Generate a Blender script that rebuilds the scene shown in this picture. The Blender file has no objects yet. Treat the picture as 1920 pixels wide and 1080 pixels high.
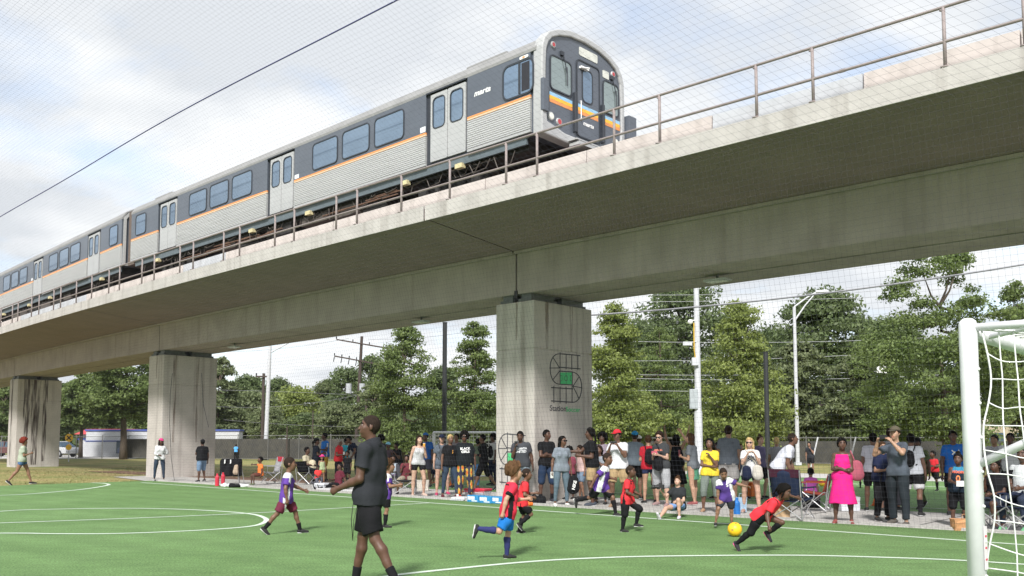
import bpy, bmesh, math, random
import numpy as np
from mathutils import Vector, Matrix
R=math.radians
sc=bpy.context.scene
COL=sc.collection
# ------------------------------------------------------------------ camera, sky, sun, exposure
F_=1650.0; Y0=705.0; HZ=826.0; EYE=1.55
PHI=math.atan((HZ-Y0)/F_)
cd=bpy.data.cameras.new('camera'); cam=bpy.data.objects.new('camera',cd); COL.objects.link(cam)
cd.sensor_width=36; cd.lens=36*F_/1920; cd.shift_y=(Y0-540)/1920; cd.clip_end=2000; cd.clip_start=.05
cam.location=(0,0,EYE); cam.rotation_euler=(R(90)+PHI,0,0); sc.camera=cam
SUN_EL=R(43); SUN_AZ=R(190)      # azimuth clockwise from +Y: behind the camera to the right
w=bpy.data.worlds.new("World"); sc.world=w; w.use_nodes=True
nt=w.node_tree; nt.nodes.clear(); N=nt.nodes.new; LK=nt.links.new
out=N('ShaderNodeOutputWorld'); mix=N('ShaderNodeMixShader'); b1=N('ShaderNodeBackground'); b2=N('ShaderNodeBackground')
sky=N('ShaderNodeTexSky'); sky.sky_type='NISHITA'; sky.sun_disc=False; sky.sun_elevation=SUN_EL; sky.sun_rotation=SUN_AZ
LK(sky.outputs[0],b1.inputs[0]); b1.inputs[1].default_value=0.15
tc=N('ShaderNodeTexCoord'); sep=N('ShaderNodeSeparateXYZ'); LK(tc.outputs['Generated'],sep.inputs[0])
ad=N('ShaderNodeMath'); ad.operation='ADD'; ad.inputs[1].default_value=0.22; LK(sep.outputs[2],ad.inputs[0])
mx=N('ShaderNodeMath'); mx.operation='MAXIMUM'; mx.inputs[1].default_value=0.05; LK(ad.outputs[0],mx.inputs[0])
dv=N('ShaderNodeVectorMath'); dv.operation='DIVIDE'; cb=N('ShaderNodeCombineXYZ')
for i in range(3): LK(mx.outputs[0],cb.inputs[i])
LK(tc.outputs['Generated'],dv.inputs[0]); LK(cb.outputs[0],dv.inputs[1])
mp=N('ShaderNodeMapping'); LK(dv.outputs[0],mp.inputs[0]); mp.inputs['Location'].default_value=(4.76,10.88,0)
n1=N('ShaderNodeTexNoise'); n1.inputs['Scale'].default_value=1.5; n1.inputs['Detail'].default_value=9; n1.inputs['Roughness'].default_value=.55; LK(mp.outputs[0],n1.inputs[0])
r1=N('ShaderNodeValToRGB'); r1.color_ramp.elements[0].position=.30; r1.color_ramp.elements[1].position=.47; LK(n1.outputs[0],r1.inputs[0])
n2=N('ShaderNodeTexNoise'); n2.inputs['Scale'].default_value=2.1; n2.inputs['Detail'].default_value=7; LK(mp.outputs[0],n2.inputs[0])
r2=N('ShaderNodeValToRGB'); e=r2.color_ramp.elements; e[0].position=.42; e[0].color=(.74,.775,.82,1); e[1].position=.57; e[1].color=(.965,.985,1.0,1); LK(n2.outputs[0],r2.inputs[0])
LK(r2.outputs[0],b2.inputs[0]); b2.inputs[1].default_value=.60
cm=N('ShaderNodeMath'); cm.operation='MULTIPLY_ADD'; cm.inputs[1].default_value=.70; cm.inputs[2].default_value=.30; LK(r1.outputs[0],cm.inputs[0])
LK(cm.outputs[0],mix.inputs[0]); LK(b1.outputs[0],mix.inputs[1]); LK(b2.outputs[0],mix.inputs[2]); LK(mix.outputs[0],out.inputs[0])
sl=bpy.data.lights.new('sun','SUN'); sl.energy=3.3; sl.angle=R(8); sl.color=(1,.97,.93)
so=bpy.data.objects.new('sun',sl); COL.objects.link(so)
sd=Vector((math.sin(SUN_AZ)*math.cos(SUN_EL),math.cos(SUN_AZ)*math.cos(SUN_EL),math.sin(SUN_EL)))
so.rotation_euler=sd.to_track_quat('Z','Y').to_euler(); so.location=(0,0,60)
vs=sc.view_settings; vs.view_transform='Standard'; vs.look='None'; vs.exposure=0.85; vs.gamma=1; vs.use_curve_mapping=False
# ------------------------------------------------------------------ where things stand
def ray(x,y):
    u=x-960; v=Y0-y
    return np.array([u,F_*math.cos(PHI)-v*math.sin(PHI),F_*math.sin(PHI)+v*math.cos(PHI)])
def G(x,y,z=0):                       # ground point seen at a picture position
    r=ray(x,y); k=(z-EYE)/r[2]; return (r[0]*k,r[1]*k,z)
def atY(x,y,Y):                       # point at depth Y
    r=ray(x,y); k=Y/r[1]; return (r[0]*k,Y,EYE+r[2]*k)
TH=R(47.6); D=np.array([-math.sin(TH),math.cos(TH)]); NN=np.array([math.cos(TH),math.sin(TH)])
def off(s): return 0.0009*max(0,s-15)**2
def V(s,t,z,o=True):                  # viaduct coordinates: s along, t across, z up
    p=D*s+NN*(t+(off(s) if o else 0)); return (p[0],p[1],z)
def ATS(x,y,S):
    r=ray(x,y); k=S/(r[:2]@D); return (r[:2]*k)@NN, EYE+r[2]*k
# ------------------------------------------------------------------ materials
MATS={}
def mat(name,col,rough=.7,var=.12,scale=6,bump=.0,bscale=None,metal=0,spec=.5,stretch=None,trans=0,coat=0,island=0,streak=0,sheen=0,vscale=None,col2=None):
    if name in MATS: return MATS[name]
    m=bpy.data.materials.new(name); m.use_nodes=True; t=m.node_tree; b=t.nodes['Principled BSDF']; n=t.nodes.new; L=t.links.new
    c=tuple(col)+(1,); b.inputs['Roughness'].default_value=rough; b.inputs['Metallic'].default_value=metal
    b.inputs['Specular IOR Level'].default_value=spec; b.inputs['Coat Weight'].default_value=coat; b.inputs['Sheen Weight'].default_value=sheen
    co=n('ShaderNodeTexCoord'); mpp=n('ShaderNodeMapping'); L(co.outputs['Object'],mpp.inputs[0])
    if stretch: mpp.inputs['Scale'].default_value=stretch
    ns=n('ShaderNodeTexNoise'); ns.inputs['Scale'].default_value=scale; ns.inputs['Detail'].default_value=6; ns.inputs['Roughness'].default_value=.6; L(mpp.outputs[0],ns.inputs[0])
    mr=n('ShaderNodeMapRange'); mr.inputs[1].default_value=.3; mr.inputs[2].default_value=.7; L(ns.outputs[0],mr.inputs[0])
    mxx=n('ShaderNodeMix'); mxx.data_type='RGBA'
    if col2: A,B=c,tuple(col2)+(1,)
    else: A=tuple(v*(1-var) for v in col)+(1,); B=tuple(min(1,v*(1+var)) for v in col)+(1,)
    mxx.inputs[6].default_value=A; mxx.inputs[7].default_value=B
    L(mr.outputs[0],mxx.inputs[0]); res=mxx.outputs[2]
    if island:
        g=n('ShaderNodeNewGeometry'); m3=n('ShaderNodeMix'); m3.data_type='RGBA'; m3.blend_type='MULTIPLY'; m3.inputs[0].default_value=1
        rr=n('ShaderNodeMapRange'); rr.inputs[3].default_value=1-island; rr.inputs[4].default_value=1+island; L(g.outputs['Random Per Island'],rr.inputs[0])
        L(res,m3.inputs[6]); L(rr.outputs[0],m3.inputs[7]); res=m3.outputs[2]
    if streak:   # rain streaks: noise stretched along z
        mp2=n('ShaderNodeMapping'); mp2.inputs['Scale'].default_value=(3.2,3.2,.12); L(co.outputs['Object'],mp2.inputs[0])
        s2=n('ShaderNodeTexNoise'); s2.inputs['Scale'].default_value=1.3; s2.inputs['Detail'].default_value=5; L(mp2.outputs[0],s2.inputs[0])
        rp=n('ShaderNodeValToRGB'); rp.color_ramp.elements[0].position=.50; rp.color_ramp.elements[1].position=.72; L(s2.outputs[0],rp.inputs[0])
        m4=n('ShaderNodeMix'); m4.data_type='RGBA'; m4.inputs[7].default_value=(.10,.075,.055,1)
        ml=n('ShaderNodeMath'); ml.operation='MULTIPLY'; ml.inputs[1].default_value=streak; L(rp.outputs[0],ml.inputs[0]); L(ml.outputs[0],m4.inputs[0]); L(res,m4.inputs[6]); res=m4.outputs[2]
    L(res,b.inputs['Base Color'])
    if bump:
        s3=n('ShaderNodeTexNoise'); s3.inputs['Scale'].default_value=bscale or scale*4; s3.inputs['Detail'].default_value=4; L(mpp.outputs[0],s3.inputs[0])
        bp=n('ShaderNodeBump'); bp.inputs['Strength'].default_value=bump; bp.inputs['Distance'].default_value=.02; L(s3.outputs[0],bp.inputs['Height']); L(bp.outputs[0],b.inputs['Normal'])
    if trans:
        tr=n('ShaderNodeBsdfTranslucent'); L(res,tr.inputs[0]); ms=n('ShaderNodeMixShader'); ms.inputs[0].default_value=trans
        o=t.nodes['Material Output']; L(b.outputs[0],ms.inputs[1]); L(tr.outputs[0],ms.inputs[2]); L(ms.outputs[0],o.inputs[0])
    MATS[name]=m; return m
def fab(c): # fabric by colour
    k='cloth_%.3f_%.3f_%.3f'%tuple(c); return mat(k,c,.85,.10,9,.25,60,spec=.2,sheen=.0)
# ------------------------------------------------------------------ mesh builder
FLIPX=False
class MB:
    def __init__(s): s.v=[]; s.f=[]; s.m=[]; s.mats=[]
    def mi(s,m):
        if m not in s.mats: s.mats.append(m)
        return s.mats.index(m)
    def add(s,vs,fs,m=None):
        o=len(s.v); s.v+= [tuple(map(float,p)) for p in vs]; s.f+=[tuple(i+o for i in f) for f in fs]; s.m+=[s.mi(m) if m else 0]*len(fs)
    def hexa(s,p,m=None):  # p: 8 corners, bottom 4 ccw then top 4
        s.add(p,[(3,2,1,0),(4,5,6,7),(0,1,5,4),(1,2,6,5),(2,3,7,6),(3,0,4,7)],m)
    def box(s,x0,x1,y0,y1,z0,z1,m=None):
        s.hexa([(x0,y0,z0),(x1,y0,z0),(x1,y1,z0),(x0,y1,z0),(x0,y0,z1),(x1,y0,z1),(x1,y1,z1),(x0,y1,z1)],m)
    def obox(s,c,ax,ay,az,m=None):  # centre and half-axis vectors
        c,ax,ay,az=map(np.array,(c,ax,ay,az)); q=[]
        for k in (-1,1):
            for i,j in ((-1,-1),(1,-1),(1,1),(-1,1)): q.append(c+ax*i+ay*j+az*k)
        s.hexa(q,m)
    def tube(s,pts,r,n=8,m=None,cap=True):
        P=[Vector(p) for p in pts]; rr=r if isinstance(r,(list,tuple)) else [r]*len(P); vs=[]; fs=[]
        up=None
        for i,p in enumerate(P):
            t=(P[min(i+1,len(P)-1)]-P[max(i-1,0)]).normalized()
            if up is None: up=Vector((0,0,1)) if abs(t.z)<.9 else Vector((1,0,0))
            a=t.cross(up).normalized(); b=a.cross(t).normalized(); up=b
            for k in range(n):
                g=2*math.pi*k/n; vs.append(p+a*(rr[i]*math.cos(g))+b*(rr[i]*math.sin(g)))
        for i in range(len(P)-1):
            for k in range(n): a0=i*n+k; a1=i*n+(k+1)%n; fs.append((a0,a1,a1+n,a0+n))
        if cap: fs.append(tuple(range(n))[::-1]); fs.append(tuple((len(P)-1)*n+k for k in range(n)))
        s.add(vs,fs,m)
    def prism(s,poly,ex,m=None,org=(0,0,0),ux=(1,0,0),uy=(0,1,0)): # 2D poly in plane (ux,uy) extruded by vector ex
        org,ux,uy,ex=map(np.array,(org,ux,uy,ex)); n=len(poly)
        a=[org+ux*p[0]+uy*p[1] for p in poly]; b=[q+ex for q in a]
        s.add(a+b,[tuple(range(n))[::-1],tuple(range(n,2*n))]+[(i,(i+1)%n,n+(i+1)%n,n+i) for i in range(n)],m)
    def ring(s,o,i,ex,m=None,org=(0,0,0),ux=(1,0,0),uy=(0,1,0)): # frame between outer & inner loops of equal count
        org,ux,uy,ex=map(np.array,(org,ux,uy,ex)); n=len(o)
        A=[org+ux*p[0]+uy*p[1] for p in o]; B=[org+ux*p[0]+uy*p[1] for p in i]
        v=A+B+[q+ex for q in A]+[q+ex for q in B]; f=[]
        for k in range(n):
            j=(k+1)%n; f+=[(k,j,n+j,n+k),(2*n+k,3*n+k,3*n+j,2*n+j),(k,2*n+k,2*n+j,j),(n+k,n+j,3*n+j,3*n+k)]
        s.add(v,f,m)
    def sphere(s,c,r,m=None,n=10,sc_=(1,1,1)):
        vs=[];fs=[]; k=n//2
        for i in range(k+1):
            a=math.pi*i/k
            for j in range(n): g=2*math.pi*j/n; vs.append((c[0]+r*sc_[0]*math.sin(a)*math.cos(g),c[1]+r*sc_[1]*math.sin(a)*math.sin(g),c[2]+r*sc_[2]*math.cos(a)))
        for i in range(k):
            for j in range(n): fs.append((i*n+j,(i+1)*n+j,(i+1)*n+(j+1)%n,i*n+(j+1)%n))
        s.add(vs,fs,m)
    def mesh(s,name,m=None,smooth=False):
        if FLIPX: s.v=[(-a,b_,c) for a,b_,c in s.v]
        me=bpy.data.meshes.new(name); me.from_pydata(s.v,[],s.f)
        if s.mats:
            for q in s.mats: me.materials.append(q)
            me.polygons.foreach_set('material_index',s.m)
        elif m: me.materials.append(m)
        if smooth: me.polygons.foreach_set('use_smooth',[True]*len(s.f))
        bm=bmesh.new(); bm.from_mesh(me); bmesh.ops.recalc_face_normals(bm,faces=bm.faces); bm.to_mesh(me); bm.free()
        me.update(); return me
    def obj(s,name,m=None,parent=None,smooth=False,bevel=0,**k):
        o=bpy.data.objects.new(name,s.mesh(name,m,smooth)); return link(o,parent,bevel,**k)
def link(o,parent=None,bevel=0,**k):
    COL.objects.link(o)
    if parent is not None: o.parent=parent
    if bevel: bv=o.modifiers.new('bevel','BEVEL'); bv.width=bevel; bv.segments=2; bv.limit_method='ANGLE'
    return tag(o,**k)
def tag(o,label=None,cat=None,group=None,kind=None):
    if label: o['label']=label
    if cat: o['category']=cat
    if group: o['group']=group
    if kind: o['kind']=kind
    return o
def empty(name,loc=(0,0,0),rz=0,**k):
    o=bpy.data.objects.new(name,None); o.empty_display_size=.2; COL.objects.link(o); o.location=loc; o.rotation_euler=(0,0,rz); return tag(o,**k)
def rrect(x0,x1,y0,y1,r,n=4):
    p=[]
    for cx,cy,a in ((x1-r,y1-r,0),(x0+r,y1-r,90),(x0+r,y0+r,180),(x1-r,y0+r,270)):
        for i in range(n+1): g=R(a+90*i/n); p.append((cx+r*math.cos(g),cy+r*math.sin(g)))
    return p
def text_mesh(txt,size,depth=.004,shear=0,bold=0,align='CENTER'):
    c=bpy.data.curves.new('txt','FONT'); c.body=txt; c.size=size; c.extrude=depth; c.align_x=align; c.align_y='CENTER'; c.shear=shear; c.offset=bold; c.resolution_u=3
    o=bpy.data.objects.new('txt',c); COL.objects.link(o); dg=bpy.context.evaluated_depsgraph_get(); me=bpy.data.meshes.new_from_object(o.evaluated_get(dg)); COL.objects.unlink(o); bpy.data.objects.remove(o); return me
def text_obj(name,txt,size,m,org,ux,uy,parent=None,depth=.004,shear=0,bold=0,sx=1):
    me=text_mesh(txt,size,depth,shear,bold); me.materials.clear(); me.materials.append(m)
    ux=Vector(ux).normalized(); uy=Vector(uy).normalized(); uz=ux.cross(uy)
    M=Matrix((( *[ux[0]*sx,uy[0],uz[0]],org[0]),(ux[1]*sx,uy[1],uz[1],org[1]),(ux[2]*sx,uy[2],uz[2],org[2]),(0,0,0,1)))
    me.transform(M); o=bpy.data.objects.new(name,me); return link(o,parent)
def copy_tree(o,parent=None):
    c=o.copy(); COL.objects.link(c)
    if parent is not None: c.parent=parent
    for ch in list(o.children): copy_tree(ch,c)
    return c
# ------------------------------------------------------------------ ground
def ground_mat(name,stops,scale,fine,bump,rough=.9,stretch=None,band=None,spec=.3,amp=.2):
    m=bpy.data.materials.new(name); m.use_nodes=True; t=m.node_tree; b=t.nodes['Principled BSDF']; n=t.nodes.new; L=t.links.new
    b.inputs['Roughness'].default_value=rough; b.inputs['Specular IOR Level'].default_value=spec
    co=n('ShaderNodeTexCoord'); a=n('ShaderNodeTexNoise'); a.inputs['Scale'].default_value=scale; a.inputs['Detail'].default_value=8; a.inputs['Roughness'].default_value=.65; L(co.outputs['Object'],a.inputs[0])
    rp=n('ShaderNodeValToRGB'); el=rp.color_ramp.elements
    for i,(p,c) in enumerate(stops):
        e=el[i] if i<2 else el.new(p)
        e.position=p; e.color=tuple(c)+(1,)
    L(a.outputs[0],rp.inputs[0]); res=rp.outputs[0]
    f=n('ShaderNodeTexNoise'); f.inputs['Scale'].default_value=fine; f.inputs['Detail'].default_value=3
    mp=n('ShaderNodeMapping'); L(co.outputs['Object'],mp.inputs[0]); L(mp.outputs[0],f.inputs[0])
    if stretch: mp.inputs['Rotation'].default_value=(0,0,TH); mp.inputs['Scale'].default_value=stretch
    mr=n('ShaderNodeMapRange'); mr.inputs[1].default_value=.3; mr.inputs[2].default_value=.7; mr.inputs[3].default_value=1-amp; mr.inputs[4].default_value=1+amp; L(f.outputs[0],mr.inputs[0])
    mu=n('ShaderNodeMix'); mu.data_type='RGBA'; mu.blend_type='MULTIPLY'; mu.inputs[0].default_value=1; L(res,mu.inputs[6]); L(mr.outputs[0],mu.inputs[7]); res=mu.outputs[2]
    if band:
        g2=n('ShaderNodeTexNoise'); g2.inputs['Scale'].default_value=2.2; g2.inputs['Detail'].default_value=6; g2.inputs['Roughness'].default_value=.7
        m5=n('ShaderNodeMapping'); m5.inputs['Scale'].default_value=(.6,2.6,1); L(co.outputs['Object'],m5.inputs[0]); L(m5.outputs[0],g2.inputs[0])
        r5=n('ShaderNodeMapRange'); r5.inputs[1].default_value=.3; r5.inputs[2].default_value=.7; r5.inputs[3].default_value=.84; r5.inputs[4].default_value=1.16; L(g2.outputs[0],r5.inputs[0])
        x5=n('ShaderNodeMix'); x5.data_type='RGBA'; x5.blend_type='MULTIPLY'; x5.inputs[0].default_value=1; L(res,x5.inputs[6]); L(r5.outputs[0],x5.inputs[7]); res=x5.outputs[2]
        w_=n('ShaderNodeTexWave'); w_.inputs['Scale'].default_value=band; w_.inputs['Distortion'].default_value=3.5; w_.inputs['Detail'].default_value=3; w_.inputs['Detail Scale'].default_value=1.2; w_.bands_direction='X'
        mb=n('ShaderNodeMapping'); mb.inputs['Rotation'].default_value=(0,0,R(-52)); L(co.outputs['Object'],mb.inputs[0]); L(mb.outputs[0],w_.inputs[0])
        m2=n('ShaderNodeMapRange'); m2.inputs[3].default_value=.96; m2.inputs[4].default_value=1.06; L(w_.outputs['Fac'],m2.inputs[0])
        mv=n('ShaderNodeMix'); mv.data_type='RGBA'; mv.blend_type='MULTIPLY'; mv.inputs[0].default_value=1; L(res,mv.inputs[6]); L(m2.outputs[0],mv.inputs[7]); res=mv.outputs[2]
    L(res,b.inputs['Base Color'])
    bp=n('ShaderNodeBump'); bp.inputs['Strength'].default_value=bump; bp.inputs['Distance'].default_value=.03; L(f.outputs[0],bp.inputs['Height']); L(bp.outputs[0],b.inputs['Normal'])
    return m
M_turf=ground_mat('artificial_turf',[(.3,(.120,.222,.072)),(.7,(.172,.295,.108))],.45,38,1.0,.8,(1,2.6,1),.32,amp=.75)
M_dry=ground_mat('dry_grass',[(.32,(.12,.16,.045)),(.50,(.22,.21,.075)),(.68,(.33,.25,.12))],.35,14,.5,.95)
M_dirt=ground_mat('brown_mulch',[(.3,(.10,.055,.035)),(.7,(.20,.12,.08))],1.2,20,.6,.95)
M_conc=ground_mat('plaza_concrete',[(.3,(.36,.345,.33)),(.7,(.47,.455,.435))],.8,24,.15,.85)
M_asph=ground_mat('asphalt',[(.3,(.05,.05,.052)),(.7,(.075,.075,.075))],.8,60,.3,.9)
M_white=mat('white_turf_line',(.70,.74,.70),.9,.1,55,.4,120,col2=(.42,.56,.40))
def sheet(name,pts,z,m,kind='structure',n=1,**k):
    b=MB(); b.add([(p[0],p[1],z) for p in pts],[tuple(range(len(pts)))]); return b.obj(name,m,kind=kind,**k)
def st_poly(l): return [V(s,t,0,False)[:2] for s,t in l]
sheet('ground',[(-400,-60),(400,-60),(400,700),(-400,700)],-.03,M_dry)
sheet('turf_field',st_poly([(-14,-20),(33.5,-20),(33.5,15.86),(26,15.9),(14,16.05),(5,16.5),(-14,16.9)]),0,M_turf)
sheet('concrete_plaza',st_poly([(-14,16.5),(5,16.2),(14,15.9),(26,15.7),(33.2,15.7),(38.5,16.6),(38.5,18.6),(24,19.0),(18,23),(-14,23)]),-.010,M_conc)
sheet('turf_field',st_poly([(-14,21.2),(5,20.55),(13.5,19.8),(24,19.2),(24,35.6),(-14,36.2)]),-.003,M_turf)
sheet('dirt_strip',st_poly([(23.9,18.9),(46,18.5),(46,20.2),(23.9,20.6)]),-.014,M_dirt)
sheet('concrete_path',st_poly([(-30,36.9),(24,35.9),(24,40.5),(-30,43)]),-.012,M_conc)
sheet('road',[(-200,95),(200,76),(200,86),(-200,106)],-.02,M_asph)
sheet('parking_lot',[(-80,77),(-33,77),(-33,94),(-80,94)],-.016,M_conc)
# raised concrete kerbs of the plaza
def kerb(l,z1=.05,w_=.12):
    b=MB()
    for (a,c) in zip(l[:-1],l[1:]):
        b.hexa([V(a[0],a[1],-.02,False),V(c[0],c[1],-.02,False),V(c[0],c[1]+w_,-.02,False),V(a[0],a[1]+w_,-.02,False),V(a[0],a[1],z1,False),V(c[0],c[1],z1,False),V(c[0],c[1]+w_,z1,False),V(a[0],a[1]+w_,z1,False)])
    return b
kerb([(-14,16.93),(5,16.53),(14,16.08),(26,15.93),(33.4,15.89)]).obj('turf_kerb',M_conc,kind='structure')
# plaza slabs joints: thin recessed strips are modelled as dark gaps between slabs
bj=MB()
for s in np.arange(-12,38,2.5):
    a=V(s,16.6 if s>10 else 17.0,-.004,False); c=V(s+.03,20.0 if s<22 else 18.5,-.004,False); d_=V(s+.03,16.6 if s>10 else 17.0,-.004,False); e_=V(s,20.0 if s<22 else 18.5,-.004,False)
    bj.add([a,e_,c,d_],[(0,1,2,3)])
bj.obj('plaza_joint',mat('joint_dark',(.12,.115,.11),.9),kind='structure')
# painted lines on the turf
def line(pts,wd,name='field_line',z=.004,cl=False):
    b=MB(); P=[np.array(p[:2]) for p in pts]; n=len(P); Lf=[];Rt=[]
    for i in range(n):
        a=P[i-1] if i>0 else (P[-2] if cl else P[0]); c=P[i+1] if i<n-1 else (P[1] if cl else P[-1]); t=(c-a)/np.linalg.norm(c-a); q=np.array([-t[1],t[0]])*wd/2
        Lf.append((*(P[i]+q),z)); Rt.append((*(P[i]-q),z))
    b.add(Lf+Rt,[(i,i+1,n+i+1,n+i) for i in range(n-1)]); return b.obj(name,M_white,kind='structure')
def circfit(pts):
    A=np.array([[2*p[0],2*p[1],1] for p in pts]); y=np.array([p[0]**2+p[1]**2 for p in pts]); c=np.linalg.lstsq(A,y,rcond=None)[0]; return c[0],c[1],math.sqrt(c[2]+c[0]**2+c[1]**2)
def smooth_line(px,wd,z=.004,deg=None):
    P=np.array([G(*p)[:2] for p in px]); n=len(P); t=np.linspace(0,n-1,n*8); q=[]
    for u in t:   # catmull-rom
        i=min(int(u),n-2); f=u-i; p0=P[max(i-1,0)];p1=P[i];p2=P[i+1];p3=P[min(i+2,n-1)]
        q.append(.5*((2*p1)+(-p0+p2)*f+(2*p0-5*p1+4*p2-p3)*f*f+(-p0+3*p1-3*p2+p3)*f**3))
    line(q,wd,z=z)
line([V(s,14.93,0,False) for s in np.linspace(-12,32.2,30)],.11)
smooth_line([(-260,982),(0,959),(100,955),(200,953.5),(300,954),(400,958),(470,964),(497,972),(495,980),(470,987),(400,993),(300,998),(200,1001),(100,1001),(0,1000),(-300,1003)],.10,.005)
smooth_line([(-260,990),(0,981),(250,972),(480,962),(655,952),(812,943)],.09,.006)
smooth_line([(560,1112),(640,1096),(740,1079),(860,1066),(1000,1053),(1120,1046.5),(1250,1043),(1480,1041.5),(1640,1045),(1819,1052),(2050,1068)],.10,.005)
smooth_line([(-240,936),(0,929),(60,926),(120,921),(160,917),(195,911.5),(204,908.5),(193,906.3),(172,905.2)],.12,.005)
line([V(s,21.5,0,False) for s in np.linspace(-12,23.7,12)],.1)
line([V(s,31.6,0,False) for s in np.linspace(-12,23.7,12)],.16)
# ------------------------------------------------------------------ viaduct
M_cf=mat('fascia_concrete',(.47,.445,.43),.85,.12,1.6,.2,30,streak=.35)
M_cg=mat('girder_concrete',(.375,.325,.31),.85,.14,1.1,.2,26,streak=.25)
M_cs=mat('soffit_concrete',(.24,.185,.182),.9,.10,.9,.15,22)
M_cp=mat('pier_concrete',(.48,.445,.415),.85,.10,1.4,.25,24,streak=.45)
M_pp=mat('pink_parapet_concrete',(.53,.48,.455),.85,.1,2,.2,30,streak=.25)
M_pb=mat('grey_parapet_concrete',(.46,.475,.505),.85,.1,2,.2,30,streak=.2)
M_brg=mat('bearing_steel',(.12,.13,.13),.6,.3,8)
M_rail=mat('painted_rail_steel',(.29,.245,.24),.7,.12,6,metal=.2)
M_rust=mat('rusty_steel',(.16,.09,.06),.8,.35,12,.3)
M_black=mat('black_paint',(.02,.02,.022),.5,.2,6)
def stain_mat(name,c,k):
    m=mat(name,c,.9,.3,3,stretch=(2,2,.25)); t=m.node_tree; n=t.nodes.new; co=n('ShaderNodeTexCoord'); mp=n('ShaderNodeMapping'); mp.inputs['Scale'].default_value=(14,14,.9); ns=n('ShaderNodeTexNoise'); ns.inputs['Scale'].default_value=1; ns.inputs['Detail'].default_value=5
    mr=n('ShaderNodeMapRange'); mr.inputs[1].default_value=.38; mr.inputs[2].default_value=.66; mr.inputs[4].default_value=k; t.links.new(co.outputs['Object'],mp.inputs[0]); t.links.new(mp.outputs[0],ns.inputs[0]); t.links.new(ns.outputs[0],mr.inputs[0]); t.links.new(mr.outputs[0],t.nodes['Principled BSDF'].inputs['Alpha']); return m
M_stain=stain_mat('brown_water_stain',(.22,.155,.115),.6)
def extr(profile,s0,s1,step=2.6,name='',m=None,parent=None,**k):
    n=max(1,int(math.ceil((s1-s0)/step))); S=np.linspace(s0,s1,n+1); b=MB(); k_=len(profile)
    vs=[V(s,t,z) for s in S for t,z in profile]; fs=[tuple(range(k_)),tuple(n*k_+i for i in range(k_))[::-1]]
    for i in range(n):
        for j in range(k_): fs.append((i*k_+j,i*k_+(j+1)%k_,(i+1)*k_+(j+1)%k_,(i+1)*k_+j))
    b.add(vs,fs); return b.obj(name,m,parent,**k)
via=empty('viaduct',V(15,18,0),label='long elevated concrete railway viaduct crossing above the pitch on square piers',cat='viaduct')
via.location=(0,0,0)
joints=[-22,15.55,36.7,57.9,80]
for i in range(4):
    s0=joints[i]+.03; s1=joints[i+1]-.03
    ns_=3; 
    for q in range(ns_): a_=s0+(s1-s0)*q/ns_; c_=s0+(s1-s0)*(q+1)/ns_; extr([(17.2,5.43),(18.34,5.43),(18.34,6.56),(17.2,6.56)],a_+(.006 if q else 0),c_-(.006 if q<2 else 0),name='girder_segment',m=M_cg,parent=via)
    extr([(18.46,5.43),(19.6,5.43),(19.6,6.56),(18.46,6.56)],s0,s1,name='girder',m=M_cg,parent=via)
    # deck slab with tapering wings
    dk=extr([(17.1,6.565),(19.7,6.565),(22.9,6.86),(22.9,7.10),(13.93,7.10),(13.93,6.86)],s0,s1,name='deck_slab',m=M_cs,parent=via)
    extr([(13.90,6.80),(13.926,6.80),(13.926,7.16),(13.90,7.16)],s0,s1,name='fascia',m=M_cf,parent=via)
    extr([(13.932,7.103),(14.56,7.103),(14.56,7.16),(13.932,7.16)],s0,s1,name='walkway',m=M_cf,parent=via)
    extr([(17.06,6.50),(17.16,6.50),(17.16,6.545),(17.06,6.56)],s0,s1,name='drip_strip',m=M_cg,parent=via)
    # diaphragm at the ends
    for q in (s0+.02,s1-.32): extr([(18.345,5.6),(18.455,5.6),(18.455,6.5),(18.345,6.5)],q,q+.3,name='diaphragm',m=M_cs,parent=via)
# parapet panels
ps=[-12,-9,-6,-3,0,3.0,5.35,8.2,11.2,14.2]; ps+=[14.2+3*k for k in range(1,22)]
for i,(a,c) in enumerate(zip(ps[:-1],ps[1:])):
    grey=(i in (6,)) or (i>10 and i%5 in (3,)) or i in (17,18,19)
    extr([(14.60,7.165),(14.78,7.165),(14.75,7.72),(14.63,7.72)],a+.012,c-.012,name='parapet_panel',m=M_pb if grey else M_pp,parent=via)
    extr([(22.1,7.105),(22.28,7.105),(22.25,7.72),(22.13,7.72)],a+.012,c-.012,name='parapet_panel',m=M_pp,parent=via)
# track beds and rails
for tc_ in (17.35,20.9):
    for q in (-.72,.72):
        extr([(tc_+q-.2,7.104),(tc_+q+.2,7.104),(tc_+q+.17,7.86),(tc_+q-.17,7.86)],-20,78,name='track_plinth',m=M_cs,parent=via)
        extr([(tc_+q-.035,7.863),(tc_+q+.035,7.863),(tc_+q+.035,8.0),(tc_+q-.035,8.0)],-20,78,name='running_rail',m=M_rust,parent=via)
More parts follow.
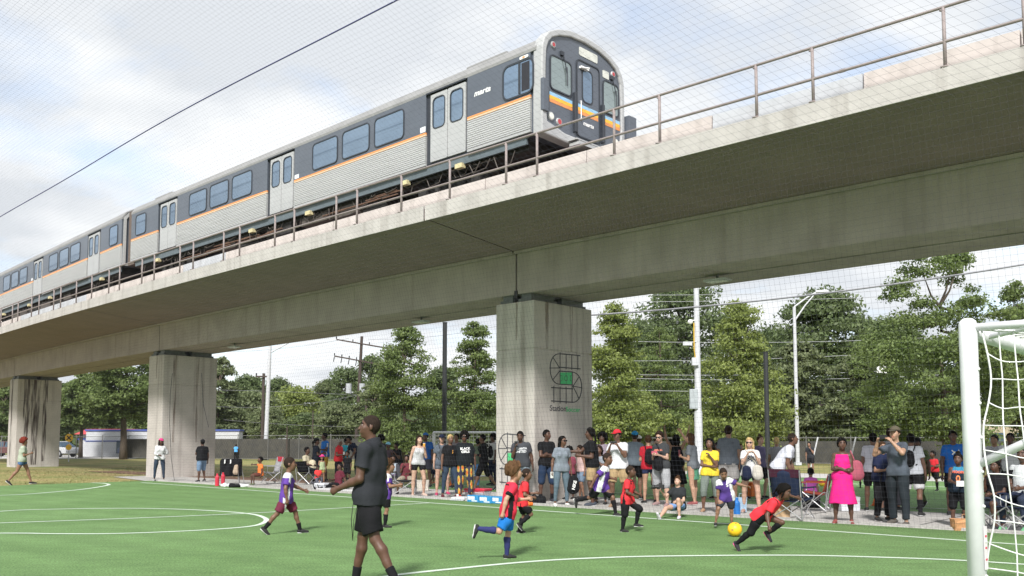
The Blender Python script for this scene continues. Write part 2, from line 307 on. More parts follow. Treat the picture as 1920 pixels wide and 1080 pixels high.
# piers
for k,sp in enumerate((-5.5,14.93,36.2,57.0,76)):
    b=MB(); o_=off(sp)
    def pv(s,t,z): p=D*s+NN*(t+o_); return (p[0],p[1],z)
    for z0,z1 in ((-.3,3.945),(3.965,5.22)):
        b.hexa([pv(sp,17.2,z0),pv(sp,19.68,z0),pv(sp+1.36,19.68,z0),pv(sp+1.36,17.2,z0),pv(sp,17.2,z1),pv(sp,19.68,z1),pv(sp+1.36,19.68,z1),pv(sp+1.36,17.2,z1)])
    b.hexa([pv(sp+.02,17.22,3.9),pv(sp+.02,19.58,3.9),pv(sp+1.34,19.58,3.9),pv(sp+1.34,17.22,3.9),pv(sp+.02,17.22,4.0),pv(sp+.02,19.58,4.0),pv(sp+1.34,19.58,4.0),pv(sp+1.34,17.22,4.0)])
    pier=b.obj('pier',M_cp,via,bevel=.02)
    for a,c in ((.12,.58),(.78,1.24)):
        for t0,t1 in ((17.24,18.3),(18.5,19.56)):
            q=MB(); q.hexa([pv(sp+a,t0,5.23),pv(sp+a,t1,5.23),pv(sp+c,t1,5.23),pv(sp+c,t0,5.23),pv(sp+a,t0,5.30),pv(sp+a,t1,5.30),pv(sp+c,t1,5.30),pv(sp+c,t0,5.30)])
            q.hexa([pv(sp+a+.05,t0+.06,5.30),pv(sp+a+.05,t1-.06,5.30),pv(sp+c-.05,t1-.06,5.30),pv(sp+c-.05,t0+.06,5.30),pv(sp+a+.05,t0+.06,5.428),pv(sp+a+.05,t1-.06,5.428),pv(sp+c-.05,t1-.06,5.428),pv(sp+c-.05,t0+.06,5.428)])
            q.obj('bearing_pad',M_brg,pier)
    # water stain runs: irregular thin sheets of residue 3 mm proud of the faces
    rnd=random.Random(5+k); b=MB()
    def stain(face,u,wd,z0,z1):
        n=9; L_=[];R_=[]
        for i in range(n):
            z=z1+(z0-z1)*i/(n-1); ww=wd*(1-.45*i/(n-1))*(.85+.3*rnd.random()); uu=u+rnd.uniform(-.012,.012)
            if face=='s': L_.append(pv(sp-.004,uu-ww/2,z)); R_.append(pv(sp-.004,uu+ww/2,z))
            else: L_.append(pv(sp+uu-ww/2,17.196,z)); R_.append(pv(sp+uu+ww/2,17.196,z))
        b.add(L_+R_,[(i,i+1,n+i+1,n+i) for i in range(n-1)])
    big=(k==3)
    if k>=1:
        for u,wd,zz in ((17.72,.17,3.97),(18.75,.14,3.97)): stain('s',u,wd*(2.3 if big else 1),.3 if big else zz-(.0 if k==1 else 2.5),5.215)
        if big: stain('s',18.2,.55,.1,5.2); stain('n',.9,.25,.1,5.2)
        if k!=3: stain('n',.62,.10,4.2,5.21)
        b.obj('water_stain',M_stain if not big else stain_mat('dark_water_stain',(.07,.05,.045),1.0),pier)
# vertical pole shadow-gap plate at the pier joint
q=MB()
for z0,z1 in ((5.32,5.52),): q.hexa([V(15.50,17.17,z0),V(15.50,17.2,z0),V(15.60,17.2,z0),V(15.60,17.17,z0),V(15.50,17.17,z1),V(15.50,17.2,z1),V(15.60,17.2,z1),V(15.60,17.17,z1)])
q.obj('joint_plate',M_black,via)
# floodlights under the far girder
for px,py in ((440,650),(790,603),(1345,525)):
    r=ray(px,py); k=(5.30-EYE)/r[2]; c=np.array([r[0]*k,r[1]*k,5.30])
    e=empty('floodlight',tuple(c),label={440:'flat grey floodlight under the girder nearest the left pier with the pink capped woman',790:'flat grey floodlight hanging under the girder left of the logo pier',1345:'flat grey floodlight hanging under the girder above the white camera pole'}[px],cat='floodlight',group='floodlights under the viaduct')
    b=MB(); b.tube([(0,0,.03),(0,0,.14)],.03); b.obj('stem',M_brg,e)
    b=MB(); b.prism(rrect(-.3,.3,-.17,.17,.05),(0,0,.05),org=(0,0,-.03),ux=(D[0],D[1],0),uy=(NN[0],NN[1],0)); b.obj('lamp_head',mat('lamp_grey',(.42,.43,.43),.5),e,bevel=.01)
    b=MB(); b.prism(rrect(-.24,.24,-.12,.12,.03),(0,0,.012),org=(0,0,-.045),ux=(D[0],D[1],0),uy=(NN[0],NN[1],0)); b.obj('lens',mat('lamp_lens',(.6,.62,.62),.2),e)
# handrail
hr=empty('handrail',label='weathered two-rail steel handrail on posts along the viaduct edge',cat='railing')
posts=[-9.2,-8.2,-6.2,-5.2,-3.2,-2.2,-.2,.85,2.81,3.88,5.94,6.96,8.95,10.01,12.03,12.93,14.73,16.47,18.25,19.16,21.16,22.16,24.15,25.13,27.14,28.09,30.06,31.07,33.06,34.07,35.81,37.49,39.34,40.21,42.17,43.22,45.28,46.17,48.12,49.1,51.1,52.1,54.1,55.1,57.1,58.1]
pm=None
for s in posts:
    loc=V(s,13.97,7.16)
    if pm is None:
        b=MB(); b.tube([(0,0,0),(0,0,.97)],.028,8); b.obox((0,0,.012),(.075,0,0),(0,.05,0),(0,0,.012)); b.tube([(0,0,.90),(.0,.05,.93)],.02,6); pm=b.mesh('post',M_rail,True)
    o=bpy.data.objects.new('post',pm); o.location=loc; o.rotation_euler=(0,0,TH); link(o,hr)
S=np.arange(-20,62,1.5)
for z in (8.12,7.58):
    b=MB(); b.tube([V(s,13.97,z) for s in S],.026,8); b.obj('rail',M_rail,hr,smooth=True)
b=MB()
for s in (14.6,5.4,-.5,24,33):
    for z in (8.12,7.58): b.tube([V(s,13.97,z),V(s+.09,13.97,z)],.032,8)
b.obj('rail_sleeve',M_rail,hr)
# station-soccer mural signs on pier faces
M_lg=mat('mural_dark_grey',(.055,.055,.065),.8,.2,20); M_gr=mat('mural_green',(.08,.52,.20),.8,.15,20)
def mural(name,fn,label,clip=None):
    # fn maps logo crop coordinates to world point; flat plates 4 mm thick
    e=empty(name,label=label,cat='mural'); nrm=Vector(fn(0,0,.0))-Vector(fn(0,0,1.0))
    def bar(b,pts,wd=12,z=.004):
        P=[np.array(p,float) for p in pts]
        for a,c in zip(P[:-1],P[1:]):
            t=(c-a)/np.linalg.norm(c-a); q=np.array([-t[1],t[0]])*wd/2; a2=a-t*wd*.25; c2=c+t*wd*.25
            l=[a2+q,a2-q,c2-q,c2+q]; b.hexa([fn(*p,0.001) for p in l]+[fn(*p,z) for p in l])
    def arc(p0,p1,p2,p3,n=10):  # cubic
        return [tuple((1-u)**3*np.array(p0)+3*(1-u)**2*u*np.array(p1)+3*(1-u)*u*u*np.array(p2)+u**3*np.array(p3)) for u in np.linspace(0,1,n)]
    b=MB()
    bar(b,[(420,140),(645,160)]); bar(b,[(415,292),(648,310)])
    for x,y0,y1 in ((420,125,480),(488,145,312),(552,150,318),(620,155,320)): bar(b,[(x,y0),(x,y1)],9)
    bar(b,arc((420,140),(335,135),(308,230),(308,300))+arc((308,300),(308,400),(345,482),(415,482))[1:],10)
    for q in ((340,180),(303,300),(336,436)): bar(b,[(415,300 if q[1]<400 else 335),q],9)
    bar(b,[(410,335),(560,345)]); bar(b,arc((560,345),(640,360),(662,440),(662,522))+arc((662,522),(662,620),(620,690),(560,685))[1:],10)
    bar(b,[(415,482),(560,490)]); bar(b,[(557,345),(557,488)],9)
    for q in ((634,400),(667,522),(636,650)): bar(b,[(565,505),q],9)
    bar(b,[(322,520),(565,535)]); bar(b,[(322,670),(565,686)])
    for x,y0 in ((350,505),(420,510),(488,512),(555,500)): bar(b,[(x,y0),(x,y0+188)],9)
    b.obj('track_emblem',M_lg,e)
    b=MB(); l=[(425,350),(552,352),(552,482),(425,478)]; b.hexa([fn(*p,.001) for p in l]+[fn(*p,.003) for p in l]); b.obj('pitch_panel',M_gr,e)
    b=MB(); bar(b,[(488,350),(488,480)],4,.0045); bar(b,[(488+18*math.cos(g),415+30*math.sin(g)) for g in np.linspace(0,6.28,14)],4,.0045)
    bar(b,[(427,385),(442,385),(442,445),(427,445)],4,.0045); bar(b,[(551,385),(536,385),(536,445),(551,445)],4,.0045); b.obj('pitch_marking',M_lg,e)
    return e
t0,z0=ATS(1003,652,14.93)
def fnS(x,y,dp): t,z=ATS(980+x/6,640+y/6,14.93); p=D*(14.93-dp)+NN*t; return (p[0],p[1],z)
mu=mural('pier_mural',fnS,'dark railway track emblem around a green pitch on the right face of the logo pier')
c0=fnS(312,752,.002); 
ta=ATS(980+398/6,640+757/6,14.93); tb=ATS(980+566/6,640+770/6,14.93)
for txt,(t,z),m in (('Station',ta,M_lg),('Soccer',tb,M_gr)):
    p=D*(14.93-.003)+NN*t; text_obj('wording',txt,.205 if txt=='Station' else .19,m,(p[0],p[1],z),(NN[0],NN[1],0),(0,0,1),mu,.001,bold=.003,sx=1.22)
def fnN(x,y,dp): # left face (t=17.2): same emblem, lower
    u=(x-300)/360; s=14.93+1.28-u*1.02; z=1.75-(y-130)/560*1.35; p=D*s+NN*(17.2-dp); return (p[0],p[1],z)
mural('pier_mural',fnN,'dark track emblem low on the left face of the pier behind the charcoal tee man')
# ------------------------------------------------------------------ train
M_sil=mat('brushed_aluminium',(.66,.66,.655),.42,.06,3,metal=.55,stretch=(.3,.3,6))
M_silp=mat('silver_frame_paint',(.44,.445,.45),.4,.05,3,metal=.15)
M_band=mat('slate_blue_band',(.090,.104,.130),.35,.08,2,coat=.3)
M_roof=mat('roof_grey',(.24,.24,.24),.7,.12,2)
M_or=mat('orange_stripe',(.72,.29,.10),.5,.05); M_or2=mat('light_orange_stripe',(.72,.52,.36),.5,.05); M_ye=mat('amber_stripe',(.85,.48,.05),.5,.05); M_bl=mat('light_blue_stripe',(.30,.52,.72),.5,.05)
M_glass=mat('tinted_window_glass',(.22,.30,.40),.06,.1,1,metal=.65,spec=.8)
M_glf=mat('cab_window_glass',(.30,.36,.36),.08,.1,1,metal=.45,spec=.8)
M_gask=mat('gasket_and_pocket_shade',(.03,.035,.045),.5)
M_dark=mat('underframe_black',(.028,.026,.025),.8,.4,6); M_eq=mat('equipment_grey',(.10,.085,.075),.7,.3,4); M_yel=mat('cream_box',(.66,.58,.34),.6)
M_wheel=mat('wheel_steel',(.14,.11,.09),.6,.3,8,metal=.6)
M_wtxt=mat('white_lettering',(.82,.82,.82),.6)
M_red=mat('red_lens',(.45,.05,.06),.3); M_head=mat('headlight_lens',(.75,.75,.68),.15)
LN=22.75; WD=3.3
Z0=0.0
def side_pt(u,side,z,dv=0):   # local: u 0 at cab end..LN, v from near side
    v=-dv if side==0 else WD+dv
    return (u,v,z)
def car(label):
    e=empty('rail_car',label=label,cat='train car',group='carriages of the train on the viaduct')
    # core body (profile across v,z), recessed behind side skins
    prof=[(.06,8.92),(WD-.06,8.92),(WD-.06,10.95),(WD-.25,11.2),(WD-.7,11.48),(WD/2,11.62),(.7,11.48),(.25,11.2),(.06,10.95)]
    b=MB(); n=len(prof); b.add([(u,v,z) for u in (.12,LN-.12) for v,z in prof],[tuple(range(n)),tuple(range(n,2*n))[::-1]]+[(i,(i+1)%n,n+(i+1)%n,n+i) for i in range(n)])
    b.obj('body_shell',M_band,e)
    rp=[(-.0,10.90),(.0,10.98),(.17,11.23),(.66,11.52),(WD/2,11.66),(WD-.66,11.52),(WD-.17,11.23),(WD,10.98),(WD,10.90),(WD-.05,10.90),(WD-.2,11.19),(WD-.68,11.47),(WD/2,11.61),(.68,11.47),(.2,11.19),(.05,10.90)]
    b=MB(); n=len(rp); b.add([(u,v,z) for u in (.10,LN-.10) for v,z in rp],[(i,(i+1)%n,n+(i+1)%n,n+i) for i in range(n)]+[(i,i+1,n-2-i,n-1-i) for i in range(7)]+[(n+i,n+i+1,2*n-2-i,2*n-1-i) for i in range(7)])
    roof=b.obj('roof',M_roof,e)
    for u0 in (1.6,20.2):
        b=MB(); b.box(u0,u0+1.5,.55,1.25,11.40,11.535); b.obj('roof_vent',M_roof,roof,bevel=.03)
    doors=[(2.55,4.05),(10.55,12.05),(18.6,20.1)]
    for side in (0,1):
        sg=-1 if side==0 else 1
        def pl(b,poly,d0,d1,m=None):  # plate in (u,z), from d0 to d1 proud of side plane
            y0=(0 if side==0 else WD)+sg*d0; b.prism(poly,(0,sg*(d1-d0),0),m,org=(0,y0,0),ux=(1,0,0),uy=(0,0,1))
        segs=[(.28,2.47),(4.09,10.47),(12.09,18.52),(20.14,LN-.15)]
        for a,c in segs:
            b=MB()  # corrugated lower panel: ribs stepping out
            nz=13; z0,z1=9.0,9.74; h=(z1-z0)/nz; pr=[]
            base=(0 if side==0 else WD)-sg*.05; o_=sg
            pts=[(base,z0)]
            for i in range(nz):
                q=z0+i*h; pts+=[( (0 if side==0 else WD)-sg*.022,q),((0 if side==0 else WD)+sg*.012,q+h*.22),((0 if side==0 else WD)+sg*.012,q+h*.78),((0 if side==0 else WD)-sg*.022,q+h*.98)]
            pts.append((base,z1)); n=len(pts)
            b.add([(u,y,z) for u in (a,c) for y,z in pts],[tuple(range(n)),tuple(range(n,2*n))[::-1]]+[(i,(i+1)%n,n+(i+1)%n,n+i) for i in range(n)])
            b.obj('ribbed_panel',M_sil,e)
            b=MB(); pl(b,[(a,9.757),(c,9.757),(c,9.792),(a,9.792)],-.04,.006); b.obj('stripe',M_or2,e)
            b=MB(); pl(b,[(a,9.795),(c,9.795),(c,9.842),(a,9.842)],-.04,.008); b.obj('stripe',M_or,e)
            b=MB(); pl(b,[(a,9.845),(c,9.845),(c,10.895),(a,10.895)],-.05,0); b.obj('window_band',M_band,e)
            b=MB(); pl(b,[(a,8.93),(c,8.93),(c,8.995),(a,8.995)],-.05,.004); b.obj('sill',M_silp,e)
        def win(u0,u1,z0=9.95,z1=10.74,r=.12,name='window',fr=.035,mg=None):
            b=MB(); y=(0 if side==0 else WD)
            b.ring(rrect(u0-fr,u1+fr,z0-fr,z1+fr,r+fr),rrect(u0,u1,z0,z1,r),(0,sg*.022,0),org=(0,y,0),uy=(0,0,1)); f=b.obj(name,M_gask,e)
            b=MB(); pl(b,rrect(u0,u1,z0,z1,r),.001,.008); b.obj('pane',mg or M_glass,f); return f
        for i in range(3): win(5.03+i*1.56,6.30+i*1.56)
        for i in range(3): win(13.08+i*1.58,14.36+i*1.58)
        win(21.25,22.15)
        f=win(.20,1.16,9.93,10.73,.16,'cab_window',.045)
        b=MB(); pl(b,[(.60,9.95),(.66,9.95),(.66,10.72),(.60,10.72)],.009,.024); b.obj('mullion',M_gask,f)
        b=MB(); pl(b,[(.30,9.99),(.56,9.99),(.56,10.69),(.30,10.69)],.009,.012); b.obj('open_sash',mat('cab_interior_dark',(.02,.02,.025),.4),f)
        for u0,u1 in doors:
            b=MB(); pl(b,[(u0-.06,8.95),(u1+.03,8.95),(u1+.03,10.90),(u0-.06,10.90)],-.058,-.046); b.obj('door_pocket_shade',M_gask,e)  # dark backing sheet: shadow of the door pocket put into its colour
            mid=(u0+u1)/2
            mid=(u0+u1-.13)/2
            for a,c in ((u0+.0,mid-.012),(mid+.012,u1-.14)):
                b=MB(); y=(0 if side==0 else WD)-sg*.045
                w0,w1=a+.10,c-.10
                o_=rrect(a,c,8.98,10.82,.03,4); i_=rrect(w0,w1,9.87,10.70,.12,4)
                b.ring(o_,i_,(0,sg*.035,0),org=(0,y,0),uy=(0,0,1)); d=b.obj('door_leaf',M_silp,e)
                b=MB(); b.ring(rrect(w0-.02,w1+.02,9.85,10.72,.14),rrect(w0+.01,w1-.01,9.88,10.69,.11),(0,sg*.010,0),org=(0,y+sg*.0352,0),uy=(0,0,1)); b.obj('gasket',M_gask,d)
                b=MB(); b.prism(rrect(w0-.01,w1+.01,9.86,10.71,.13),(0,sg*.01,0),org=(0,y+sg*.015,0),uy=(0,0,1)); b.obj('pane',M_glass,d)
            b=MB(); b.box(u0-.02,u1+.02,*( (-.03,.0) if side==0 else (WD,WD+.03)),10.86,10.90); b.obj('door_header',M_gask,e)
        # lettering and number plates
        ux=(1,0,0) if side==0 else (-1,0,0)
        yy=(-.003 if side==0 else WD+.003)
        text_obj('lettering','marta',.20,M_wtxt,(-1.93,yy,10.38),ux,(0,0,1),e,.002,shear=.25,bold=.006,sx=1.25)
        b=MB(); pl(b,[(4.10,9.87),(4.32,9.87),(4.32,10.02),(4.10,10.02)],.001,.004); b.obj('notice_plate',mat('pale_notice',(.7,.72,.76),.5),e)
        b=MB(); pl(b,[(10.2,9.87),(10.44,9.87),(10.44,10.0),(10.2,10.0)],.001,.004); b.obj('notice_plate',mat('pale_notice',(.7,.72,.76),.5),e)
        b=MB(); pl(b,rrect(.34,.62,10.79,10.86,.03),.001,.02); f=b.obj('marker_lamp',M_wtxt,e)
        b=MB(); pl(b,rrect(.44,.52,10.805,10.845,.018),.021,.028); b.obj('lens',M_or,f)
        # solebar
        b=MB(); b.box(.5,LN-.4,*((.10,.16) if side==0 else (WD-.16,WD-.10)),8.70,8.92); b.obj('solebar',mat('blue_grey_solebar',(.12,.15,.17),.6),e)
        for u in (2.7,4.9,9.6,13,20.1): 
            b=MB(); b.box(u,u+.26,*((.02,.16) if side==0 else (WD-.16,WD-.02)),8.60,8.72); b.obj('junction_box',M_yel,e)
    # underframe equipment
    rnd=random.Random(3)
    b=MB(); b.box(.6,LN-.5,.3,WD-.3,8.62,8.93); b.obj('underframe',M_dark,e)
    for u0,u1,zz in ((6.1,7.2,8.25),(7.5,8.6,8.3),(9.0,10.4,8.36),(11.0,12.5,8.3),(13.0,14.2,8.28),(14.6,15.6,8.35)):
        for v0 in (.25,WD-1.0):
            b=MB(); b.box(u0,u1,v0,v0+.75,zz,8.63); b.obj('equipment_box',M_eq if rnd.random()>.3 else M_dark,e,bevel=.02)
    b=MB()
    for i in range(64):
        u=rnd.uniform(.9,LN-1); v=rnd.choice([.16,.2,.24,WD-.2]); l=rnd.uniform(.15,.9); z=rnd.uniform(8.35,8.68)
        b.tube([(u,v,8.66),(u+l*.2,v,z),(u+l*.8,v,z-.04),(u+l,v,8.66)],.014,5)
    b.obj('cable',M_eq,e,kind='stuff'); 
    b=MB()
    for i in range(24):
        u=rnd.uniform(5.2,17); l=rnd.uniform(.5,2.2); z=rnd.uniform(8.35,8.6); b.tube([(u,.2,z),(u+l,.2,z)],.02,6)
    b.obj('pipe',M_rust,e,kind='stuff')
    for uc in (3.55,LN-3.55):
        bg=MB(); bg.box(uc-1.35,uc+1.35,.45,.60,8.30,8.52); bg.box(uc-1.35,uc+1.35,WD-.60,WD-.45,8.30,8.52); bg.box(uc-.2,uc+.2,.45,WD-.45,8.33,8.66)
        for du in (-.5,.5): bg.tube([(uc+du,.42,8.25),(uc+du,.42,8.6)],.09,8); bg.tube([(uc+du,WD-.42,8.25),(uc+du,WD-.42,8.6)],.09,8)
        for du in (-1.05,1.05): bg.box(uc+du-.16,uc+du+.16,.33,.5,8.22,8.5)
        bg.box(uc-.7,uc+.7,.2,.34,8.10,8.2)
        g=bg.obj('bogie',M_dark,e)
        for du in (-1.05,1.05):
            b=MB(); 
            for v in (.87,WD-.93): b.tube([(uc+du,v,8.36),(uc+du,v+.1,8.36)],.37,20)
            b.tube([(uc+du,.45,8.36),(uc+du,WD-.45,8.36)],.07,8); b.obj('wheelset',M_wheel,g)
    # intercar end frame at the plain end
    b=MB(); b.ring([(v,z) for v,z in prof],[(WD/2+(v-WD/2)*.93,10.2+(z-10.2)*.95) for v,z in prof],(.05,0,0),org=(LN-.12,0,0),ux=(0,1,0),uy=(0,0,1)); b.obj('end_frame',M_silp,e)
    # ---- cab end (u=0 plane faces -u)
    def fp(t,z): return (t-15.6,z)
    fo=[(.0,8.83),(.0,9.6),(.0,10.5),(.02,10.98),(.10,11.20),(.28,11.40),(.60,11.56),(1.05,11.68),(WD/2,11.72),(WD-1.05,11.68),(WD-.60,11.56),(WD-.28,11.40),(WD-.10,11.20),(WD-.02,10.98),(WD,10.5),(WD,9.6),(WD,8.83),(WD-.9,8.80),(.9,8.80)]
    fi=[(.19,9.16),(.13,9.7),(.14,10.5),(.17,10.93),(.24,11.11),(.38,11.27),(.66,11.41),(1.08,11.52),(WD/2,11.56),(WD-1.08,11.52),(WD-.66,11.41),(WD-.38,11.27),(WD-.24,11.11),(WD-.17,10.93),(WD-.14,10.5),(WD-.13,9.7),(WD-.19,9.16),(WD-.85,9.02),(.85,9.02)]
    b=MB(); b.ring(fo,fi,(.30,0,0),org=(-.10,0,0),ux=(0,1,0),uy=(0,0,1)); fr=b.obj('cab_frame',M_silp,e,bevel=.03)
    b=MB(); b.prism(fi,(.06,0,0),org=(-.045,0,0),ux=(0,1,0),uy=(0,0,1)); b.obj('cab_face',M_band,e)
    for v0,v1 in ((.02,.24),): pass
    X=-.046
    def fpl(poly,d0,d1,name,m,par=e):
        b=MB(); b.prism(poly,(-(d1-d0),0,0),org=(X-d0,0,0),ux=(0,1,0),uy=(0,0,1)); return b.obj(name,m,par)
    def fring(x0,x1,z0,z1,r,fw,d,name,m,par=e):
        b=MB(); b.ring(rrect(x0-fw,x1+fw,z0-fw,z1+fw,r+fw),rrect(x0,x1,z0,z1,r),(-d,0,0),org=(X,0,0),ux=(0,1,0),uy=(0,0,1)); return b.obj(name,m,par)
    for x0,x1,nm in ((.36,1.12,'windscreen'),(WD-.86,WD-.24,'windscreen')):
        f=fring(x0,x1,10.03,10.84,.10,.035,.025,nm,M_gask); fpl(rrect(x0,x1,10.03,10.84,.10),.001,.01,'pane',M_glf,f)
        b=MB(); xm=(x0+x1)/2; b.tube([(X-.03,xm+.05,10.98),(X-.05,xm+.12,10.80),(X-.04,xm+.20,10.55)],.012,6); b.tube([(X-.04,xm+.2,10.7),(X-.035,xm+.22,10.25)],.016,6); b.box(X-.05,X,xm-.03,xm+.09,10.95,11.05); b.obj('wiper',M_gask,f)
    dr=fring(1.36,2.24,9.12,11.05,.10,.03,.03,'front_door',M_gask)
    fpl(rrect(1.36,2.24,9.12,11.05,.10),.001,.012,'door_panel',M_band,dr)
    b=MB(); b.ring(rrect(1.55,1.99,10.02,10.90,.14),rrect(1.585,1.955,10.055,10.865,.11),(-.012,0,0),org=(X-.012,0,0),ux=(0,1,0),uy=(0,0,1)); b.obj('door_window',M_gask,dr)
    fpl(rrect(1.585,1.955,10.055,10.865,.11),.0125,.016,'pane',M_glass,dr)
    b=MB(); b.tube([(X-.02,1.46,10.0),(X-.06,1.46,10.0),(X-.06,1.46,9.55),(X-.02,1.46,9.55)],.014,6); b.obj('grab_handle',M_wtxt,dr)
    b=MB(); b.box(X-.09,X-.012,1.45,1.75,10.85,10.90); b.tube([(X-.08,1.5,10.86),(X-.14,1.7,10.88)],.02,6); b.obj('door_camera',M_wtxt,dr)
    fpl(rrect(1.46,2.2,11.20,11.42,.04),.001,.010,'destination_sign',mat('sign_cream',(.62,.63,.58),.4))
    fpl(rrect(2.42,2.68,10.92,11.12,.03),.001,.010,'number_plate',mat('sign_cream',(.62,.63,.58),.4))
    for x in (1.20,2.32):
        b=MB(); b.box(X-.09,X,x,x+.08,9.15,10.15); b.obj('door_guard',M_gask,e,bevel=.01)
    for x0,x1 in ((.32,1.18),(1.40,2.2),(2.42,WD-.16)):
        dd=.0 if x0!=1.40 else .012
        for i,m in enumerate((M_bl,M_ye,M_or)):
            b=MB(); z1=9.93-i*.085; b.prism([(x0,z1-.083),(x1,z1-.083),(x1,z1),(x0,z1)],(-.004,0,0),org=(X-.001-dd,0,0),ux=(0,1,0),uy=(0,0,1)); b.obj('stripe',m,e)
    for x,z,m,r in ((.36,9.32,M_head,.085),(.66,9.26,M_red,.075),(WD-.36,9.32,M_head,.085),(.45,11.12,M_red,.06),(WD-.45,11.12,M_red,.06)):
        b=MB(); b.tube([(X,x,z),(X-.035,x,z)],[r+.025,r+.012],16); f=b.obj('lamp',M_silp,e,smooth=False); b=MB(); b.tube([(X-.036,x,z),(X-.042,x,z)],r-.01,16); b.obj('lens',m,f)
    text_obj('lettering','marta',.15,M_wtxt,(-X+.017,1.80,9.48),(0,1,0),(0,0,1),e,.002,shear=.25,bold=.005,sx=1.2)
    # coupler, steps, side box
    b=MB(); b.box(-.55,.2,WD/2-.18,WD/2+.18,8.42,8.66); b.tube([(-.55,WD/2,8.54),(-.75,WD/2,8.54)],.14,10); b.obj('coupler',M_dark,e)
    b=MB(); b.box(-.42,-.1,1.0,2.6,8.72,8.80); b.box(-.38,-.1,.95,2.65,8.84,8.87); b.obj('front_step',M_silp,e)
    b=MB(); b.box(-.22,.04,WD+.03,WD+.36,9.5,10.12); b.obj('side_cabinet',M_band,e,bevel=.01)
    # climbing cover at left corner
    b=MB(); b.box(-.14,-.04,-.005,.20,9.36,10.16); b.obj('corner_cover',M_band,e,bevel=.02)
    return e
def place_car(o,sa,sb,tt=15.5,flip=False):
    A=np.array(V(sa,tt,0)[:2]); B=np.array(V(sb,tt,0)[:2]); dr=(B-A)/np.linalg.norm(B-A); nn=np.array([dr[1],-dr[0]])
    if flip: o.location=(B[0]+nn[0]*WD,B[1]+nn[1]*WD,0); o.rotation_euler=(0,0,math.atan2(dr[1],dr[0]))
    else: o.location=(A[0],A[1],0); o.rotation_euler=(0,0,math.atan2(-dr[1],-dr[0]))
FLIPX=True
car1=car('front silver carriage with slate window band and striped cab end facing right')
FLIPX=False
place_car(car1,13.28,36.0)
car2=copy_tree(car1); place_car(car2,36.7,59.45,flip=True); car2['label']='second silver carriage of the train, coupled behind the front one at the far left'
b=MB(); b.hexa([V(36.0,15.75,8.9),V(36.75,15.75,8.9),V(36.75,18.6,8.9),V(36.0,18.6,8.9),V(36.0,15.75,11.2),V(36.75,15.75,11.2),V(36.75,18.6,11.2),V(36.0,18.6,11.2)])
b.obj('gangway',mat('gangway_brown',(.13,.10,.085),.8),label='dark brown gangway between the two train carriages',cat='gangway')
